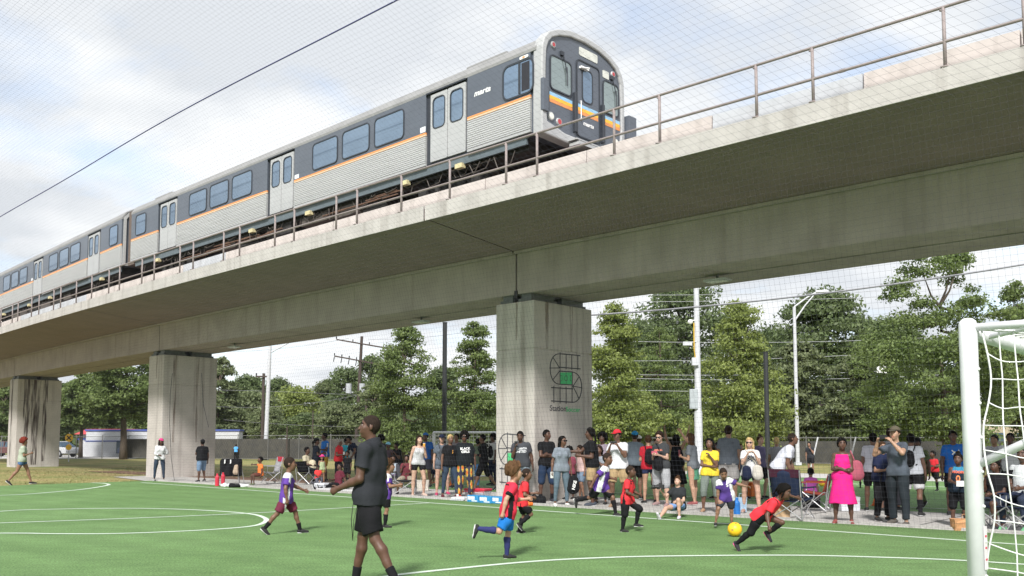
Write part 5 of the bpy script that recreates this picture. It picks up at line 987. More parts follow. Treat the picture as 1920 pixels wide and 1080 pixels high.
# emblem on the blue shirt
me=bpy.data.meshes.new('emblem'); b=MB()
S_63=s63['S']
def strip(pts,wd):
    P=[np.array(p,float)*S_63 for p in pts]; wd*=S_63
    for a,c in zip(P[:-1],P[1:]):
        t=(c-a)/np.linalg.norm(c-a); q=np.array([-t[1],t[0]])*wd/2; b.add([(*(a+q),0),(*(a-q),0),(*(c-q),0),(*(c+q),0)],[(0,1,2,3)])
for sg in (1,-1): strip([(-.07,.045*sg),(-.045,.012*sg),(0,-.002*sg),(.045,.012*sg),(.07,.045*sg)],.022)
me=b.mesh('emblem'); bm=bmesh.new(); bm.from_mesh(me); bmesh.ops.subdivide_edges(bm,edges=bm.edges,cuts=3,use_grid_fill=True); bm.to_mesh(me); bm.free()
decal(s63,'',1,0,.33,(.78,.80,.75),me=me,name='chest_emblem')
ROPE1=[(31.71,.05),(31.47,.9),(30.83,2.2),(30.19,3.2),(29.61,3.9)]; ROPE2=[(28.0,2.0),(27.95,2.8),(27.51,3.8)]
# ------------------------------------------------------------------ things people hold or have set down
M_phone=mat('phone_black',(.02,.02,.022),.25); M_wphone=mat('phone_white',(.6,.6,.58),.3)
def phone(I,hand,lab,m=None,both=False,up=.05,horiz=True):
    p=wp(I,'palm%d'%hand); 
    if both: p=(wp(I,'palm0')+wp(I,'palm1'))/2
    p=p+np.array([0,0,up])+I['F']*.02; b=MB(); a=(.075,.038) if horiz else (.038,.075)
    b.obox((0,0,0),I['L']*a[0],np.array([0,0,a[1]]),I['F']*.005); o=b.obj('phone',m or M_phone,bevel=.004,label=lab,cat='phone'); o.location=p; return o
phone(s1,0,'black phone held by the walking woman at far left',both=True,up=.06,horiz=False)
phone(s31,1,'small dark phone in the hand of the UNITED tee man',up=.04,horiz=False)
phone(s38,0,'black phone filming in the hands of the red capped man',both=True,up=.05)
phone(s43,0,'pink phone of the charcoal tee woman',mat('phone_pink',(.5,.1,.15),.4),both=True,up=.04)
phone(s48,0,'white phone held up by the blond woman',M_wphone,both=True,up=.03)
phone(s58,0,'dark phone held high by the bearded man in camouflage cap',both=True,up=.05)
phone(s45,0,'dark red phone held by the long haired woman',mat('phone_wine',(.15,.02,.03),.4),up=.08,horiz=False)
phone(s33,1,'pale phone held low by the grey tee woman',M_wphone,up=-.03,horiz=False)
def cupat(p,lab,m,r=.035,h=.1,cat='cup'):
    b=MB(); b.tube([(0,0,0),(0,0,h)],[r*.8,r],12,m); b.tube([(0,0,h),(0,0,h+.008)],[r*1.05,r*1.0],12,M_wtxt); o=b.obj('cup',None,label=lab,cat=cat); o.location=p; return o
cupat(wp(s21,'palm0')+np.array([0,0,.02]),'yellow and white cup raised to the mouth of the tank top woman',mat('cup_yellow',(.8,.42,.06),.5))
cupat(wp(s12,'palm1')+np.array([0,0,.0]),'white foam cup held by the grey haired man',M_wtxt)
cupat(G(858,934),'white foam cup on the ground at the patterned trousers',M_wtxt)
b=MB(); b.obox((0,0,0),s64['L']*.07,np.array([0,0,.05]),s64['F']*.002); o=b.obj('paper',M_wtxt,label='white sheet of paper held by the child in the number 0 vest',cat='paper'); o.location=wp(s64,'palm0')+s64['F']*.04
# camera of the seated woman
p=wp(s52,'palm1')+np.array([0,0,.07]); e=empty('camera_body_prop',tuple(p),label='black camera with long lens held up by the seated young woman',cat='camera'); e.name='photo_camera'
b=MB(); b.obox((0,0,0),s52['L']*.07,np.array([0,0,.05]),s52['F']*.035); b.obox((0,0,.06),s52['L']*.03,np.array([0,0,.02]),s52['F']*.03); b.obj('camera_body',M_black,e,bevel=.008)
b=MB(); q=-s52['L']; f=nrm(q+s52['F']*.5); b.tube([f*.03,f*.12,f*.13,f*.17],[.036,.038,.045,.045],14); b.obj('lens',M_black,e)
# bags
def bag(name,loc,r,m,lab,strap=None,flat=.5,ax=(1,0,0),cat='bag',vx=.016):
    e=empty(name,loc,label=lab,cat=cat); Q=Vol(vx); Q.cone((0,0,-r*.45),(0,0,r*.45),r*.85,r*.72,.03,nrm(ax),flat); Vq,q=Q.build(.006,16,4); o=bpy.data.objects.new('bag_body',np_mesh('bag_body',Vq,q,[m])); COL.objects.link(o); o.parent=e
    Q=Vol(.014); Q.cone(np.array([0,0,-r*.35])+nrm(ax)*r*.35*-1,np.array([0,0,r*.05])-nrm(ax)*r*.35,r*.45,r*.42,.02,nrm(ax),.4); Vq,q=Q.build(.003,16,2); o2=bpy.data.objects.new('pocket',np_mesh('pocket',Vq,q,[m])); COL.objects.link(o2); o2.parent=e
    if strap: b=MB(); b.tube([np.array(s_)-np.array(loc) for s_ in strap],.012,6); b.obj('strap',m,e,smooth=True)
    return e
def hpw(I,x,y,z): return np.array(I['hp'](x,y,z,I['Ts']))+I['loc']
M_bb=fab((.009,.009,.011)); M_wb=fab((.52,.49,.44)); M_pk=fab((.36,.09,.13)); M_bg=fab((.06,.065,.075))
def pack(I,m,lab,front=False,r=.17):
    s_=1 if front else -1; c=hpw(I,0,s_*.215,.24); e=bag('rucksack',tuple(c),r,m,lab,ax=-I['F']*s_*1.0,cat='rucksack')
    for sd_ in (-1,1):
        b=MB(); P=[hpw(I,sd_*.09,s_*.15,.40),hpw(I,sd_*.10,s_*.06,.51),hpw(I,sd_*.11,-s_*.05,.50),hpw(I,sd_*.125,-s_*.155,.34),hpw(I,sd_*.15,-s_*.09,.16),hpw(I,sd_*.12,s_*.14,.10)]
        b.tube([p-c for p in P],.014,6); b.obj('strap',m,e,smooth=True)
pack(s41,M_bb,'black rucksack on the back of the red-shirted person'); pack(s29,M_bb,'black rucksack on the youth walking beside the logo pier'); pack(s24,M_bg,'grey rucksack worn in front by the woman in dark cap',True,.14); pack(s60,M_bb,'black rucksack on the white-shirted man beside the camouflage uniform',r=.15)
c=hpw(s43,.03,.20,.04); bag('shoulder_bag',tuple(c),.155,M_bb,'black shoulder bag at the hip of the charcoal tee woman',[c+s43['L']*.1,hpw(s43,.1,.14,.2),hpw(s43,.0,.135,.42) ,hpw(s43,-.10,.03,.50)],.55,-s43['F'])
c=hpw(s48,.14,.19,-.02); bag('shoulder_bag',tuple(c),.14,M_wb,'cream shoulder bag of the blond woman',[c,hpw(s48,.10,.15,.2),hpw(s48,-.02,.16,.35),hpw(s48,-.11,.03,.50)],.6,-s48['F'])
c=hpw(s48,-.10,.19,-.02); bag('waist_pouch',tuple(c),.13,fab(NV),'navy drawstring pouch at the waist of the blond woman',None,.6,-s48['F'])
c=hpw(s54,.27,-.02,.12); bag('handbag',tuple(c),.165,M_pk,'pink quilted handbag on the shoulder of the pink dress woman',[c+np.array([0,0,.1]),hpw(s54,.24,0,.3),hpw(s54,.16,0,.52)],.5,(0,-1,0))
c=wp(s33,'palm0')+np.array([.03,0,-.24]); e=bag('drawstring_bag',tuple(c),.19,M_bb,'black bag with white lettering hanging from the hand of the grey tee woman',None,.5,(0,-1,0)); text_obj('lettering','NIKE',.10,M_wtxt,(.03,-.125,-.02),(.25,0,1),(-1,0,.25),e,.002,bold=.003)
c=wp(s57,'wri1')+np.array([-.12,0,-.45]); bag('shopping_bag',tuple(c),.13,M_bb,'black carrier bag hanging beside the navy-shirted woman',[c,c+np.array([.06,0,.4])],.5,(0,-1,0))
c=hpw(s71,0,.25,.12); bag('cloth_bag',tuple(c),.17,fab((.62,.55,.40)),'cream cloth bag on the lap of the seated person in the picnic group',None,.8,(0,-1,0))
def sack(px,py,m,lab,w_=.2,h=.34,cat='bag',name='paper_bag'):
    e=empty(name,G(px,py),label=lab,cat=cat); b=MB(); n=5; rnd=random.Random(px)
    L=[]
    for k,z in enumerate((0,h*.3,h*.7,h)):
        s_=1+.03*k; L.append([(x*w_*s_+rnd.uniform(-.012,.012),y*w_*.55*s_+rnd.uniform(-.012,.012),z+rnd.uniform(-.008,.008)) for x,y in ((-1,-1),(0,-1.08),(1,-1),(1.04,0),(1,1),(0,1.05),(-1,1),(-1.04,0))])
    v=[p for l in L for p in l]; f=[tuple(range(8))[::-1]]
    for k in range(3):
        for i in range(8): f.append((k*8+i,k*8+(i+1)%8,(k+1)*8+(i+1)%8,(k+1)*8+i))
    f.append((24,25,26,27,28,29,30,31)); b.add(v,f); b.obj('sack',m,e); 
    b=MB(); b.tube([(-.06,-w_*.5,h-.02),(-.05,-w_*.5,h+.08),(.05,-w_*.5,h+.08),(.06,-w_*.5,h-.02)],.006,5); b.obj('handle',m,e); return e
M_kr=mat('kraft_paper',(.48,.33,.19),.85,.15,6); M_pr=mat('printed_paper_bag',(.40,.22,.10),.8,.3,22,col2=(.62,.30,.14))
sack(1806,994,M_pr,'brown printed paper bag at the feet of the child in the number 0 vest',.17,.2); sack(1462,972,M_kr,'tall kraft paper bag left of the navy camp chair',.17,.5)
sack(793,920,M_wb,'white plastic bag behind the drinking woman',.17,.33,name='plastic_bag'); sack(1592,957,mat('white_plastic',(.62,.64,.68),.5),'white carrier bag standing behind the pink dress',.2,.3,name='plastic_bag')
sack(1390,960,mat('clear_blue_plastic',(.3,.42,.55),.4),'pale blue bag between the blond woman legs',.10,.32,name='plastic_bag')
# cartons of water and picnic bits
def carton(px,py,lab,m,wx=.20,dy=.13,h=.17,name='drinks_carton'):
    e=empty(name,G(px,py),TH-R(90),label=lab,cat='carton',group='drinks cartons at the turf edge'); b=MB(); b.box(-wx,wx,-dy,dy,0,h); b.obj('carton',m,e,bevel=.01)
    b=MB(); b.box(-wx*.9,wx*.35,-dy-.003,-dy-.001,h*.35,h*.85); b.box(-wx*.2,wx*.8,-dy-.003,-dy-.001,h*.12,h*.28); b.obj('print',mat('carton_print',(.7,.75,.8),.5),e)
M_cb=mat('carton_blue',(.03,.26,.55),.5,.2,12)
carton(893,941,'blue and white drinks carton nearest the patterned trousers',M_cb); carton(916,943,'blue and white drinks carton in the middle of the row by the pier',M_cb); carton(938,944,'blue and white drinks carton nearest the pier',M_cb)
def cooler(px,py,lab,body,lid,w_=.3,h=.3):
    e=empty('cool_box',G(px,py),TH-R(80),label=lab,cat='cool box'); b=MB(); b.hexa([(-w_*.9,-.17,0),(w_*.9,-.17,0),(w_*.9,.17,0),(-w_*.9,.17,0),(-w_,-.19,h),(w_,-.19,h),(w_,.19,h),(-w_,.19,h)]); b.obj('tub',body,e,bevel=.02)
    b=MB(); b.box(-w_*1.04,w_*1.04,-.2,.2,h+.002,h+.07); b.obj('lid',lid,e,bevel=.02); b=MB(); b.tube([(-w_,-.21,h*.7),(-w_*1.05,-.24,h*.9),(w_*1.05,-.24,h*.9),(w_,-.21,h*.7)],.012,6); b.obj('handle',lid,e)
M_wp=mat('white_plastic',(.62,.64,.68),.5); M_rp=mat('red_plastic',(.55,.03,.06),.45); M_op=mat('orange_plastic',(.75,.16,.02),.5)
cooler(896,931,'low white cool box with pink-red lid behind the drinks cartons',M_wp,M_rp,.34,.16); cooler(606,918,'white cool box beside the crouching red-shirted person',M_wp,M_wp,.2,.14)
cooler(1404,931,'orange drinks cooler behind the blond woman',M_op,M_op,.15,.34)
def bottle(px,py,lab,m,h=.24,r=.035,group=None,z=0):
    e=empty('bottle',G(px,py,z),label=lab,cat='bottle',group=group); b=MB(); b.tube([(0,0,0),(0,0,h*.72),(0,0,h*.86)],[r,r,r*.45],12); b.obj('flask',m,e,smooth=False); b=MB(); b.tube([(0,0,h*.86),(0,0,h)],r*.45,10); b.obj('lid',m,e); return e
bottle(407,911,'red bottle left of the black folded cart',M_rp,.42,.07); bottle(418,908,'red bottle touching the black folded cart',M_rp,.42,.07)
bottle(1382,968,'bright blue tumbler behind the ball player',mat('blue_plastic',(.02,.16,.5),.4),.38,.07)
# shoes/bags heap by the left cart, flat tray
cooler(866,938,'flat black and white tray on the kerb left of the cartons',M_black,M_wp,.2,.02)
b=MB(); b.tube([(0,0,0),(.55,.1,.62)],.016,8); b.tube([(0,0,0),(-.06,-.02,.02)],.022,8); o=b.obj('folded_tripod',M_black,label='black folded tripod leaning on the cartons beside the pier',cat='tripod'); o.location=G(913,929)
Q=Vol(.016); Q.cone((-.12,0,.10),(.14,0,.09),.11,.13,.03).cone((0,0,.1),(.0,0,.2),.08,.05,.04); Vq,q=Q.build(.01,14,3); o=bpy.data.objects.new('sports_bag',np_mesh('sports_bag',Vq,q,[M_bb])); COL.objects.link(o); o.location=G(1003,946); tag(o,'black sports bag lying at the foot of the pier','bag')
Q=Vol(.014); Q.cone((-.05,0,.05),(.06,0,.05),.06,.05,.03); Vq,q=Q.build(.008,20,3); o=bpy.data.objects.new('orange_bundle',np_mesh('orange_bundle',Vq,q,[M_op])); COL.objects.link(o); o.location=G(992,949); tag(o,'bright orange bundle lying by the black sports bag','bundle')
# folding camp chairs
M_alu=mat('chair_tube',(.40,.40,.41),.4,metal=.5)
def camp_chair(px,py,face,m1,m2,lab,h=.92,w_=.29):
    g=G(px,py); e=empty('camp_chair',g,R(face)-math.atan2(g[0],g[1]),label=lab,cat='folding chair')   # local -y is the way it faces
    def sheetq(pts,m,name):  # thick cloth
        b=MB(); n=6; a=[np.array(p,float) for p in pts]; V1=[]
        for i in range(n+1):
            for j in range(n+1):
                u,v=i/n,j/n; p=(a[0]*(1-u)+a[1]*u)*(1-v)+(a[3]*(1-u)+a[2]*u)*v; nn_=np.cross(a[1]-a[0],a[3]-a[0]); nn_=nn_/np.linalg.norm(nn_); V1.append(p-nn_*.05*math.sin(math.pi*u)*(.3+.7*math.sin(math.pi*v)))
        f=[(i*(n+1)+j,(i+1)*(n+1)+j,(i+1)*(n+1)+j+1,i*(n+1)+j+1) for i in range(n) for j in range(n)]
        b.add(V1,f); o=b.obj(name,m,e,smooth=True); s_=o.modifiers.new('solid','SOLIDIFY'); s_.thickness=.012; return o
    sheetq([(-w_,.20,.42),(w_,.20,.42),(w_+.02,.33,h),(-w_-.02,.33,h)],m1,'backrest'); sheetq([(-w_,-.24,.44),(w_,-.24,.44),(w_,.20,.38),(-w_,.20,.38)],m1,'seat')
    b=MB(); b.obox((0,.325,h-.07),(w_+.02,0,0),(0,.012,.004),(0,.01,.08)); b.obj('head_band',m2,e)
    for s_ in (-1,1):
        b=MB(); b.tube([(s_*w_,.24,.02),(s_*(w_+.01),.34,h)],.012,6); b.obj('back_post',M_alu,e)
        b=MB(); b.tube([(s_*w_,.26,.02),(s_*w_,-.26,.45)],.011,6); b.obj('leg',M_alu,e); b=MB(); b.tube([(s_*w_,-.27,.02),(s_*w_,.22,.43)],.011,6); b.obj('leg',M_alu,e)
        b=MB(); b.obox((s_*(w_+.02),0,.64),(.03,0,0),(0,.26,0),(0,0,.012)); b.obj('armrest',m1,e)
        b=MB(); b.tube([(s_*w_,-.25,.45),(s_*(w_+.01),-.24,.63)],.011,6); b.obj('arm_post',M_alu,e)
    b=MB(); b.tube([(-w_,.26,.03),(w_,.24,.43)],.011,6); b.obj('cross_brace',M_alu,e); b=MB(); b.tube([(w_,.26,.03),(-w_,.24,.43)],.011,6); b.obj('cross_brace',M_alu,e)
    b=MB(); b.tube([(-w_,-.26,.03),(w_,-.24,.43)],.011,6); b.obj('cross_brace',M_alu,e); b=MB(); b.tube([(w_,-.26,.03),(-w_,-.24,.43)],.011,6); b.obj('cross_brace',M_alu,e)
    return e
M_nc=fab((.016,.024,.055)); M_wn=fab((.055,.015,.03))
camp_chair(1487,974,152,M_nc,M_wn,'navy camp chair with wine coloured top, back turned to the pitch',.98,.32)
camp_chair(1530,958,-100,fab((.25,.05,.03)),M_nc,'open folding chair with rust seat right of the navy camp chair',.82)
camp_chair(508,907,-70,fab((.33,.33,.35)),fab((.40,.03,.05)),'grey and red folding chair at the left end of the spectators',.95)
camp_chair(760,927,-5,fab((.05,.05,.06)),M_bb,'dark folding chair under the woman in khaki trousers',.86); camp_chair(737,916,-10,fab((.05,.05,.06)),M_bb,'dark folding chair under the child in pale grey shirt',.8)
camp_chair(1872,994,-30,M_nc,M_nc,'navy folding chair under the seated woman beside the goal post',.86); camp_chair(1925,997,-25,M_nc,M_nc,'navy folding chair at the right edge under the man with the baby',.86)
camp_chair(577,908,55,M_bb,M_bb,'black folding chair in the picnic group behind the cool box',.8)
b=MB(); b.box(-.17,.17,-.16,.16,0,.30); o=b.obj('low_stool',M_bb,bevel=.02,label='low black stool under the hunched child in purple',cat='stool'); o.location=G(1521,951)
# black folded cart with cover on the left
g=G(432,907); e=empty('wagon',g,R(8),label='upright black folding wagon draped with bags beside the red bottles',cat='wagon')
Q=Vol(.02); Q.cone((-.22,0,.34),(-.22,0,.78),.16,.15,.06).cone((.22,0,.34),(.22,0,.80),.16,.15,.06).cone((-.1,0,.32),(.1,0,.84),.18,.14,.06); Q.cut((0,0,.90),(0,0,1)).cut((0,0,.27),(0,0,-1)); Vq,q=Q.build(.012,8,3); o=bpy.data.objects.new('cover',np_mesh('cover',Vq,q,[M_bb])); COL.objects.link(o); o.parent=e
for x in (-.3,.3):
    for y in (-.13,.13): b=MB(); b.tube([(x,y,.02),(x*.95,y,.5)],.014,6); b.obj('leg',M_alu,e)
b=MB(); b.tube([(.33,.05,.85),(.48,.0,.02)],.013,6); b.obj('prop_leg',M_alu,e)
Q=Vol(.018); Q.cone((.2,-.2,.42),(.22,-.2,.62),.10,.07,.03); Vq,q=Q.build(.008,14,3); o=bpy.data.objects.new('hanging_bag',np_mesh('hanging_bag',Vq,q,[fab((.42,.33,.25))])); COL.objects.link(o); o.parent=e
for x in (-.18,.02): b=MB(); b.obox((x,-.19,.80),(.02,0,.01),(0,.004,0),(0,0,.07)); b.obj('reflective_strip',M_wtxt,e)
for i,(x,y,c,l) in enumerate(((424,913,WH,'white trainers left of the folded wagon'),(440,914,BK,'black bag on the kerb below the folded wagon'),(458,913,WH,'white towel on the kerb right of the folded wagon'))):
    Q=Vol(.016); Q.cone((-.12,0,.05),(.12,0,.05),.07,.06,.03); Vq,q=Q.build(.012,14,3+i); o=bpy.data.objects.new(('shoes','kit_bag','towel')[i],np_mesh('bundle',Vq,q,[fab(c)])); COL.objects.link(o); o.location=G(x,y); tag(o,l,('shoes','bag','towel')[i])
# picnic blanket edge slab
b=MB(); g=np.array(G(640,922)); b.box(-1.15,1.15,-.16,.16,0,.07); o=b.obj('white_bench_slab',mat('slab_white',(.6,.6,.6),.8),bevel=.01,label='low white slab in front of the picnic group on the kerb',cat='slab'); o.location=g; o.rotation_euler=(0,0,TH+R(90)-R(3))
# ball
def ball(c,r,m,m2,lab):
    e=bpy.data.objects.new('football',None); bm=bmesh.new(); bmesh.ops.create_icosphere(bm,subdivisions=4,radius=r)
    ic=[]; 
    ph=(1+5**.5)/2
    for a in (-1,1):
        for b_ in (-ph,ph): ic+= [(0,a,b_),(a,b_,0),(b_,0,a)]
    ic=[Vector(i).normalized() for i in ic]
    for v in bm.verts:
        d=sorted([(v.co.normalized()-i).length for i in ic]); seam=abs(d[0]-.40)<.022 or (d[0]>.40 and d[1]-d[0]<.035); v.co*= .985 if seam else 1.0
    me=bpy.data.meshes.new('football'); 
    for f in bm.faces:
        f.smooth=True; c_=f.calc_center_median().normalized(); 
        if min((c_-i).length for i in ic[:5])<.16: f.material_index=1
    bm.to_mesh(me); bm.free(); me.materials.append(m); me.materials.append(m2); o=bpy.data.objects.new('football',me); COL.objects.link(o); o.location=c; tag(o,lab,'ball'); return o
M_yb=mat('yellow_ball',(.85,.50,.02),.45,.05,3); M_ybd=mat('ball_print',(.35,.22,.05),.5)
g=G(1378,1006); ball((g[0],g[1],.115),.115,M_yb,M_ybd,'yellow football at the feet of the two children on the turf')
g=G(1541,912); ball((g[0],g[1],.11),.11,M_yb,M_ybd,'small yellow football on the second pitch beside the purple shirted child')
# ------------------------------------------------------------------ training cones
def cone_(px,py,lab):
    b=MB(); b.tube([(0,0,0),(0,0,.012)],.12,12); b.tube([(0,0,.012),(0,0,.22)],[.085,.02],12); o=b.obj('training_cone',M_op,label=lab,cat='cone',group='orange cones on the second pitch'); o.location=G(px,py)
cone_(1642,948,'orange cone on the second pitch left of the navy-shirted woman legs'); cone_(846,912,'orange cone on the second pitch behind the fair haired woman')
# ------------------------------------------------------------------ near goal at the right
M_gp=mat('goal_white_paint',(.70,.70,.73),.4,.09,5,coat=.1); M_gn=mat('goal_net_cord',(.72,.72,.72),.8,.05,30)
gx,gy=2.842,5.45; GH=2.29; e=empty('goal',(gx,gy,0),label='white portable goal with corded net, its near post tall at the right edge',cat='goal')
d3=np.array([D[0],D[1],0]); n3=np.array([NN[0],NN[1],0]); back=-d3; up3=np.array([0,0,1.])
gw=3.66; gd=1.5; td=.8
b=MB(); b.tube([(0,0,0),(0,0,GH-.03),(0,0,GH),(0,0,GH+.018)],[.053,.053,.048,.028],28); b.obj('post',M_gp,e,smooth=True)
b=MB(); p=n3*gw; b.tube([p,p+up3*GH],.052,20); b.obj('post',M_gp,e,smooth=True)
b=MB(); b.tube([n3*.03+up3*(GH-.055),n3*(gw-.03)+up3*(GH-.055)],.05,20); b.obj('crossbar',M_gp,e,smooth=True)
for q in (0,gw):
    b=MB(); b.tube([n3*q+up3*(GH-.04),n3*q+back*td+up3*(GH-.04)],.024,12); b.obj('top_side_bar',M_gp,e,smooth=True)
    b=MB(); b.tube([n3*q+back*.04+up3*1.41,n3*q+back*td*.98+up3*1.78],.027,12); b.obj('side_brace',M_gp,e,smooth=True)
    b=MB(); b.tube([n3*q+back*td+up3*(GH-.04),n3*q+back*gd+up3*.04],.024,12); b.obj('rear_bar',M_gp,e,smooth=True)
    b=MB(); b.tube([n3*q+up3*.04,n3*q+back*gd+up3*.04],.028,12); b.obj('ground_side_bar',M_gp,e,smooth=True)
b=MB(); b.tube([back*gd+up3*.04,back*gd+n3*gw+up3*.04],.028,12); b.obj('ground_rear_bar',M_gp,e,smooth=True)
b=MB(); b.tube([back*td+up3*(GH-.04),back*td+n3*gw+up3*(GH-.04)],.024,12); b.obj('top_rear_bar',M_gp,e,smooth=True)
b=MB(); b.tube([n3*.35+up3*(GH-.07),back*.45+n3*.0+up3*(GH-.045)],.02,10); b.obj('corner_brace',M_gp,e,smooth=True)
b=MB(); zs=[.15*i for i in range(1,15)]
for z in [.1+.21*i for i in range(10)]: b.sphere(tuple(back*.055+n3*-.01+up3*z),.010,None,8)
b.obj('net_clip',M_gn,e,kind='stuff')
b=MB(); b.obox((.037,-.042,.90),(.016,.013,0),(.001,-.001,0),(0,0,.13)); o=b.obj('warning_label',mat('label_pale',(.7,.66,.68),.6),e)
b=MB(); 
for k in range(3): b.obox((.0385,-.0435,.83+k*.07),(.009,.007,0),(.0006,-.0006,0),(0,0,.006))
b.obj('label_print',mat('label_red',(.6,.08,.12),.6),e)
# net cords: side panel, top, back
rnd=random.Random(11); b=MB()
def hdep(z): return td if z>GH-.05 else td+(gd-td)*(1-(z-.04)/(GH-.08))
NZ=15; NX=9; grid={}
for iz in range(NZ+1):
    z=GH-.06-iz*(GH-.1)/NZ; 
    for ix in range(NX+1):
        u=ix/NX; d_=.085+(hdep(z)-.085)*u if ix else .075+.028*math.sin(iz*1.05)+.02*math.sin(iz*.37)+rnd.uniform(-.006,.006); sag=-.05*math.sin(math.pi*(ix%3)/3.)*0-.035*math.sin(math.pi*u)-(0.028 if iz%2 else .0)*(ix>0)
        grid[iz,ix]=back*d_+up3*(z+sag+rnd.uniform(-.012,.012))+n3*(.035*math.sin(iz*.8+ix*.9)+rnd.uniform(-.01,.01))
def cord(P,r=.0042):
    # catmull for softness
    q=[]; n=len(P)
    for i in range(n-1):
        p0=P[max(i-1,0)];p1=P[i];p2=P[i+1];p3=P[min(i+2,n-1)]
        for f in (0,.33,.66): q.append(.5*((2*p1)+(-p0+p2)*f+(2*p0-5*p1+4*p2-p3)*f*f+(-p0+3*p1-3*p2+p3)*f**3))
    q.append(P[-1]); b.tube(q,r,6)
for ix in range(NX+1): cord([grid[i,ix] for i in range(NZ+1)],.0055 if ix==0 else .0042)
for iz in range(NZ+1): cord([grid[iz,j] for j in range(NX+1)])
for iz in range(NZ+1):
    for ix in range(NX+1): b.sphere(tuple(grid[iz,ix]),.0072,None,6)
b.obj('side_net',M_gn,e,smooth=True,kind='stuff')
b=MB(); NB=24
for ix in range(NB+1):
    u=ix/NB*gw; cord([n3*u+up3*(GH-.02)]+[n3*u+back*td*k/4+up3*(GH-.04-.03*math.sin(math.pi*k/4)) for k in range(1,4)]+[n3*u+back*(td+(gd-td)*k/10)+up3*((GH-.04)*(1-k/10)+.04)+back*.06*math.sin(math.pi*k/10) for k in range(11)],.004)
for k in range(1,6): cord([n3*(j/8*gw)+back*td*k/6+up3*(GH-.045-.02*math.sin(j*2+k)) for j in range(9)],.004)
for k in range(13): 
    z=(GH-.1)*(1-k/13.)+.05; cord([n3*(j/8*gw)+back*(hdep(z)+.05)+up3*(z+.01*math.sin(j*3+k)) for j in range(9)],.004)
b.obj('rear_net',M_gn,e,smooth=True,kind='stuff')
# far small goals on the second pitch
def far_goal(px0,px1,py,ytop,lab):
    a=np.array(G(px0,py)); c=np.array(G(px1,py)); h=EYE+(826-ytop)/1650*a[1]; e=empty('goal',tuple(a),label=lab,cat='goal'); v=c-a; 
    bk=nrm(np.array([v[1],-v[0],0]))*-1.1
    b=MB(); b.tube([(0,0,0),(0,0,h)],.05,10); b.obj('post',M_gp,e); b=MB(); b.tube([v,v+up3*h],.05,10); b.obj('post',M_gp,e); b=MB(); b.tube([up3*h,v+up3*h],.05,10); b.obj('crossbar',M_gp,e)
    b=MB(); b.tube([bk+up3*.03,bk+v+up3*.03],.03,8); b.tube([(0,0,h),bk*.6+up3*h,bk+up3*.03,(0,0,.03)],.03,8); b.tube([v+up3*h,v+bk*.6+up3*h,v+bk+up3*.03,v+up3*.03],.03,8); b.obj('rear_frame',M_gp,e)
    b=MB(); n=int(np.linalg.norm(v)/.16)
    for i in range(n+1): p=v*i/n; b.tube([p+up3*h,p+bk*.6+up3*(h-.05),p+bk+up3*.05],.011,4)
    for k in range(12): b.tube([bk*(.6+.4*k/12)+up3*(h*(1-k/12)),v+bk*(.6+.4*k/12)+up3*(h*(1-k/12))],.011,4)
    for s_ in (np.zeros(3),v):
        for k in range(1,7): b.tube([s_+up3*(h*k/7),s_+bk*(1-.4*k/7)+up3*(h*k/7)],.011,4)
        for k in range(1,6): b.tube([s_+bk*k/6,s_+bk*k/6*(.6)+up3*h],.011,4)
    b.obj('net',M_gn,e,kind='stuff')
far_goal(812,930,896,811,'white goal with slack net on the second pitch behind the patterned trousers')
# ------------------------------------------------------------------ ball stop net
M_net=mat('net_cord_grey',(.045,.047,.06),.9); M_rope=mat('blue_rope',(.05,.055,.16),.8,.3,40)
ne=empty('ball_stop_net',label='tall fine ball stop netting hung from a blue rope across the whole view',cat='net')
def nt_(z): return np.interp(z,[0,6.6,8.3,11.9],[15.75,13.72,13.45,12.9])
def Nv(s,z): return V(s,nt_(z),z+.0)
b=MB(); zl=[0.02,2.2,4.4,6.6]
def strand(P,r=.0013):
    b.tube(P,r,3,cap=False)
for s in np.arange(-6,52,.095): strand([Nv(s,z) for z in zl])
for z in np.arange(.1,6.6,.095): strand([Nv(s,z) for s in np.linspace(-6,52,12)])
b.obj('lower_netting',M_net,ne,kind='stuff')
b=MB()
for z in np.arange(6.6,11.9,.135): strand([Nv(s,z+.05*math.sin(s*.35)) for s in np.linspace(-6,58,20)])
for s0 in np.arange(-14,58,.15): strand([Nv(s0+(z-6.6)*1.0,z) for z in (6.6,8.3,10.1,11.9)])
b.obj('upper_netting',M_net,ne,kind='stuff')
b=MB()
def Rv(s,t): return V(s,t,11.9-.35*math.sin(math.pi*(12.9-t)/22)-0.0)
for t in np.arange(-9,12.9,.15): strand([Rv(s,t) for s in np.linspace(0,62,14)],.0014)
for s0 in np.arange(-6,74,.15): strand([Rv(s0-(12.9-t)*.55,t) for t in np.linspace(12.9,-9,8)],.0014)
b.obj('roof_netting',M_net,ne,kind='stuff')
b=MB(); b.tube([V(s,12.9,11.9+.05*math.sin(s*.3)) for s in np.linspace(-6,62,60)],.018,6); b.obj('edge_rope',M_rope,ne,smooth=True)
b=MB(); P=[V(s,nt_(z)-.02,z) for s,z in ROPE1]; b.tube(P,.009,5); b.obj('lacing_rope',M_net,ne); b=MB(); b.tube([V(s,nt_(z)-.02,z) for s,z in ROPE2],.009,5); b.obj('lacing_rope',M_net,ne)

# coach details: side piping and a lanyard hanging from his hand
p=np.array(atY(659,938,9.3)); b=MB(); b.tube([(.10,0,.03),(.02,.0,-.02),(.0,0,-.2),(.02,0,-.42)],.004,6); b.tube([(.02,0,-.42),(.025,.01,-.2),(.08,.01,.02)],.003,6); o=b.obj('whistle_cord',M_black,smooth=True,label='black whistle cord hanging at the waist of the coach',cat='cord'); o.location=p
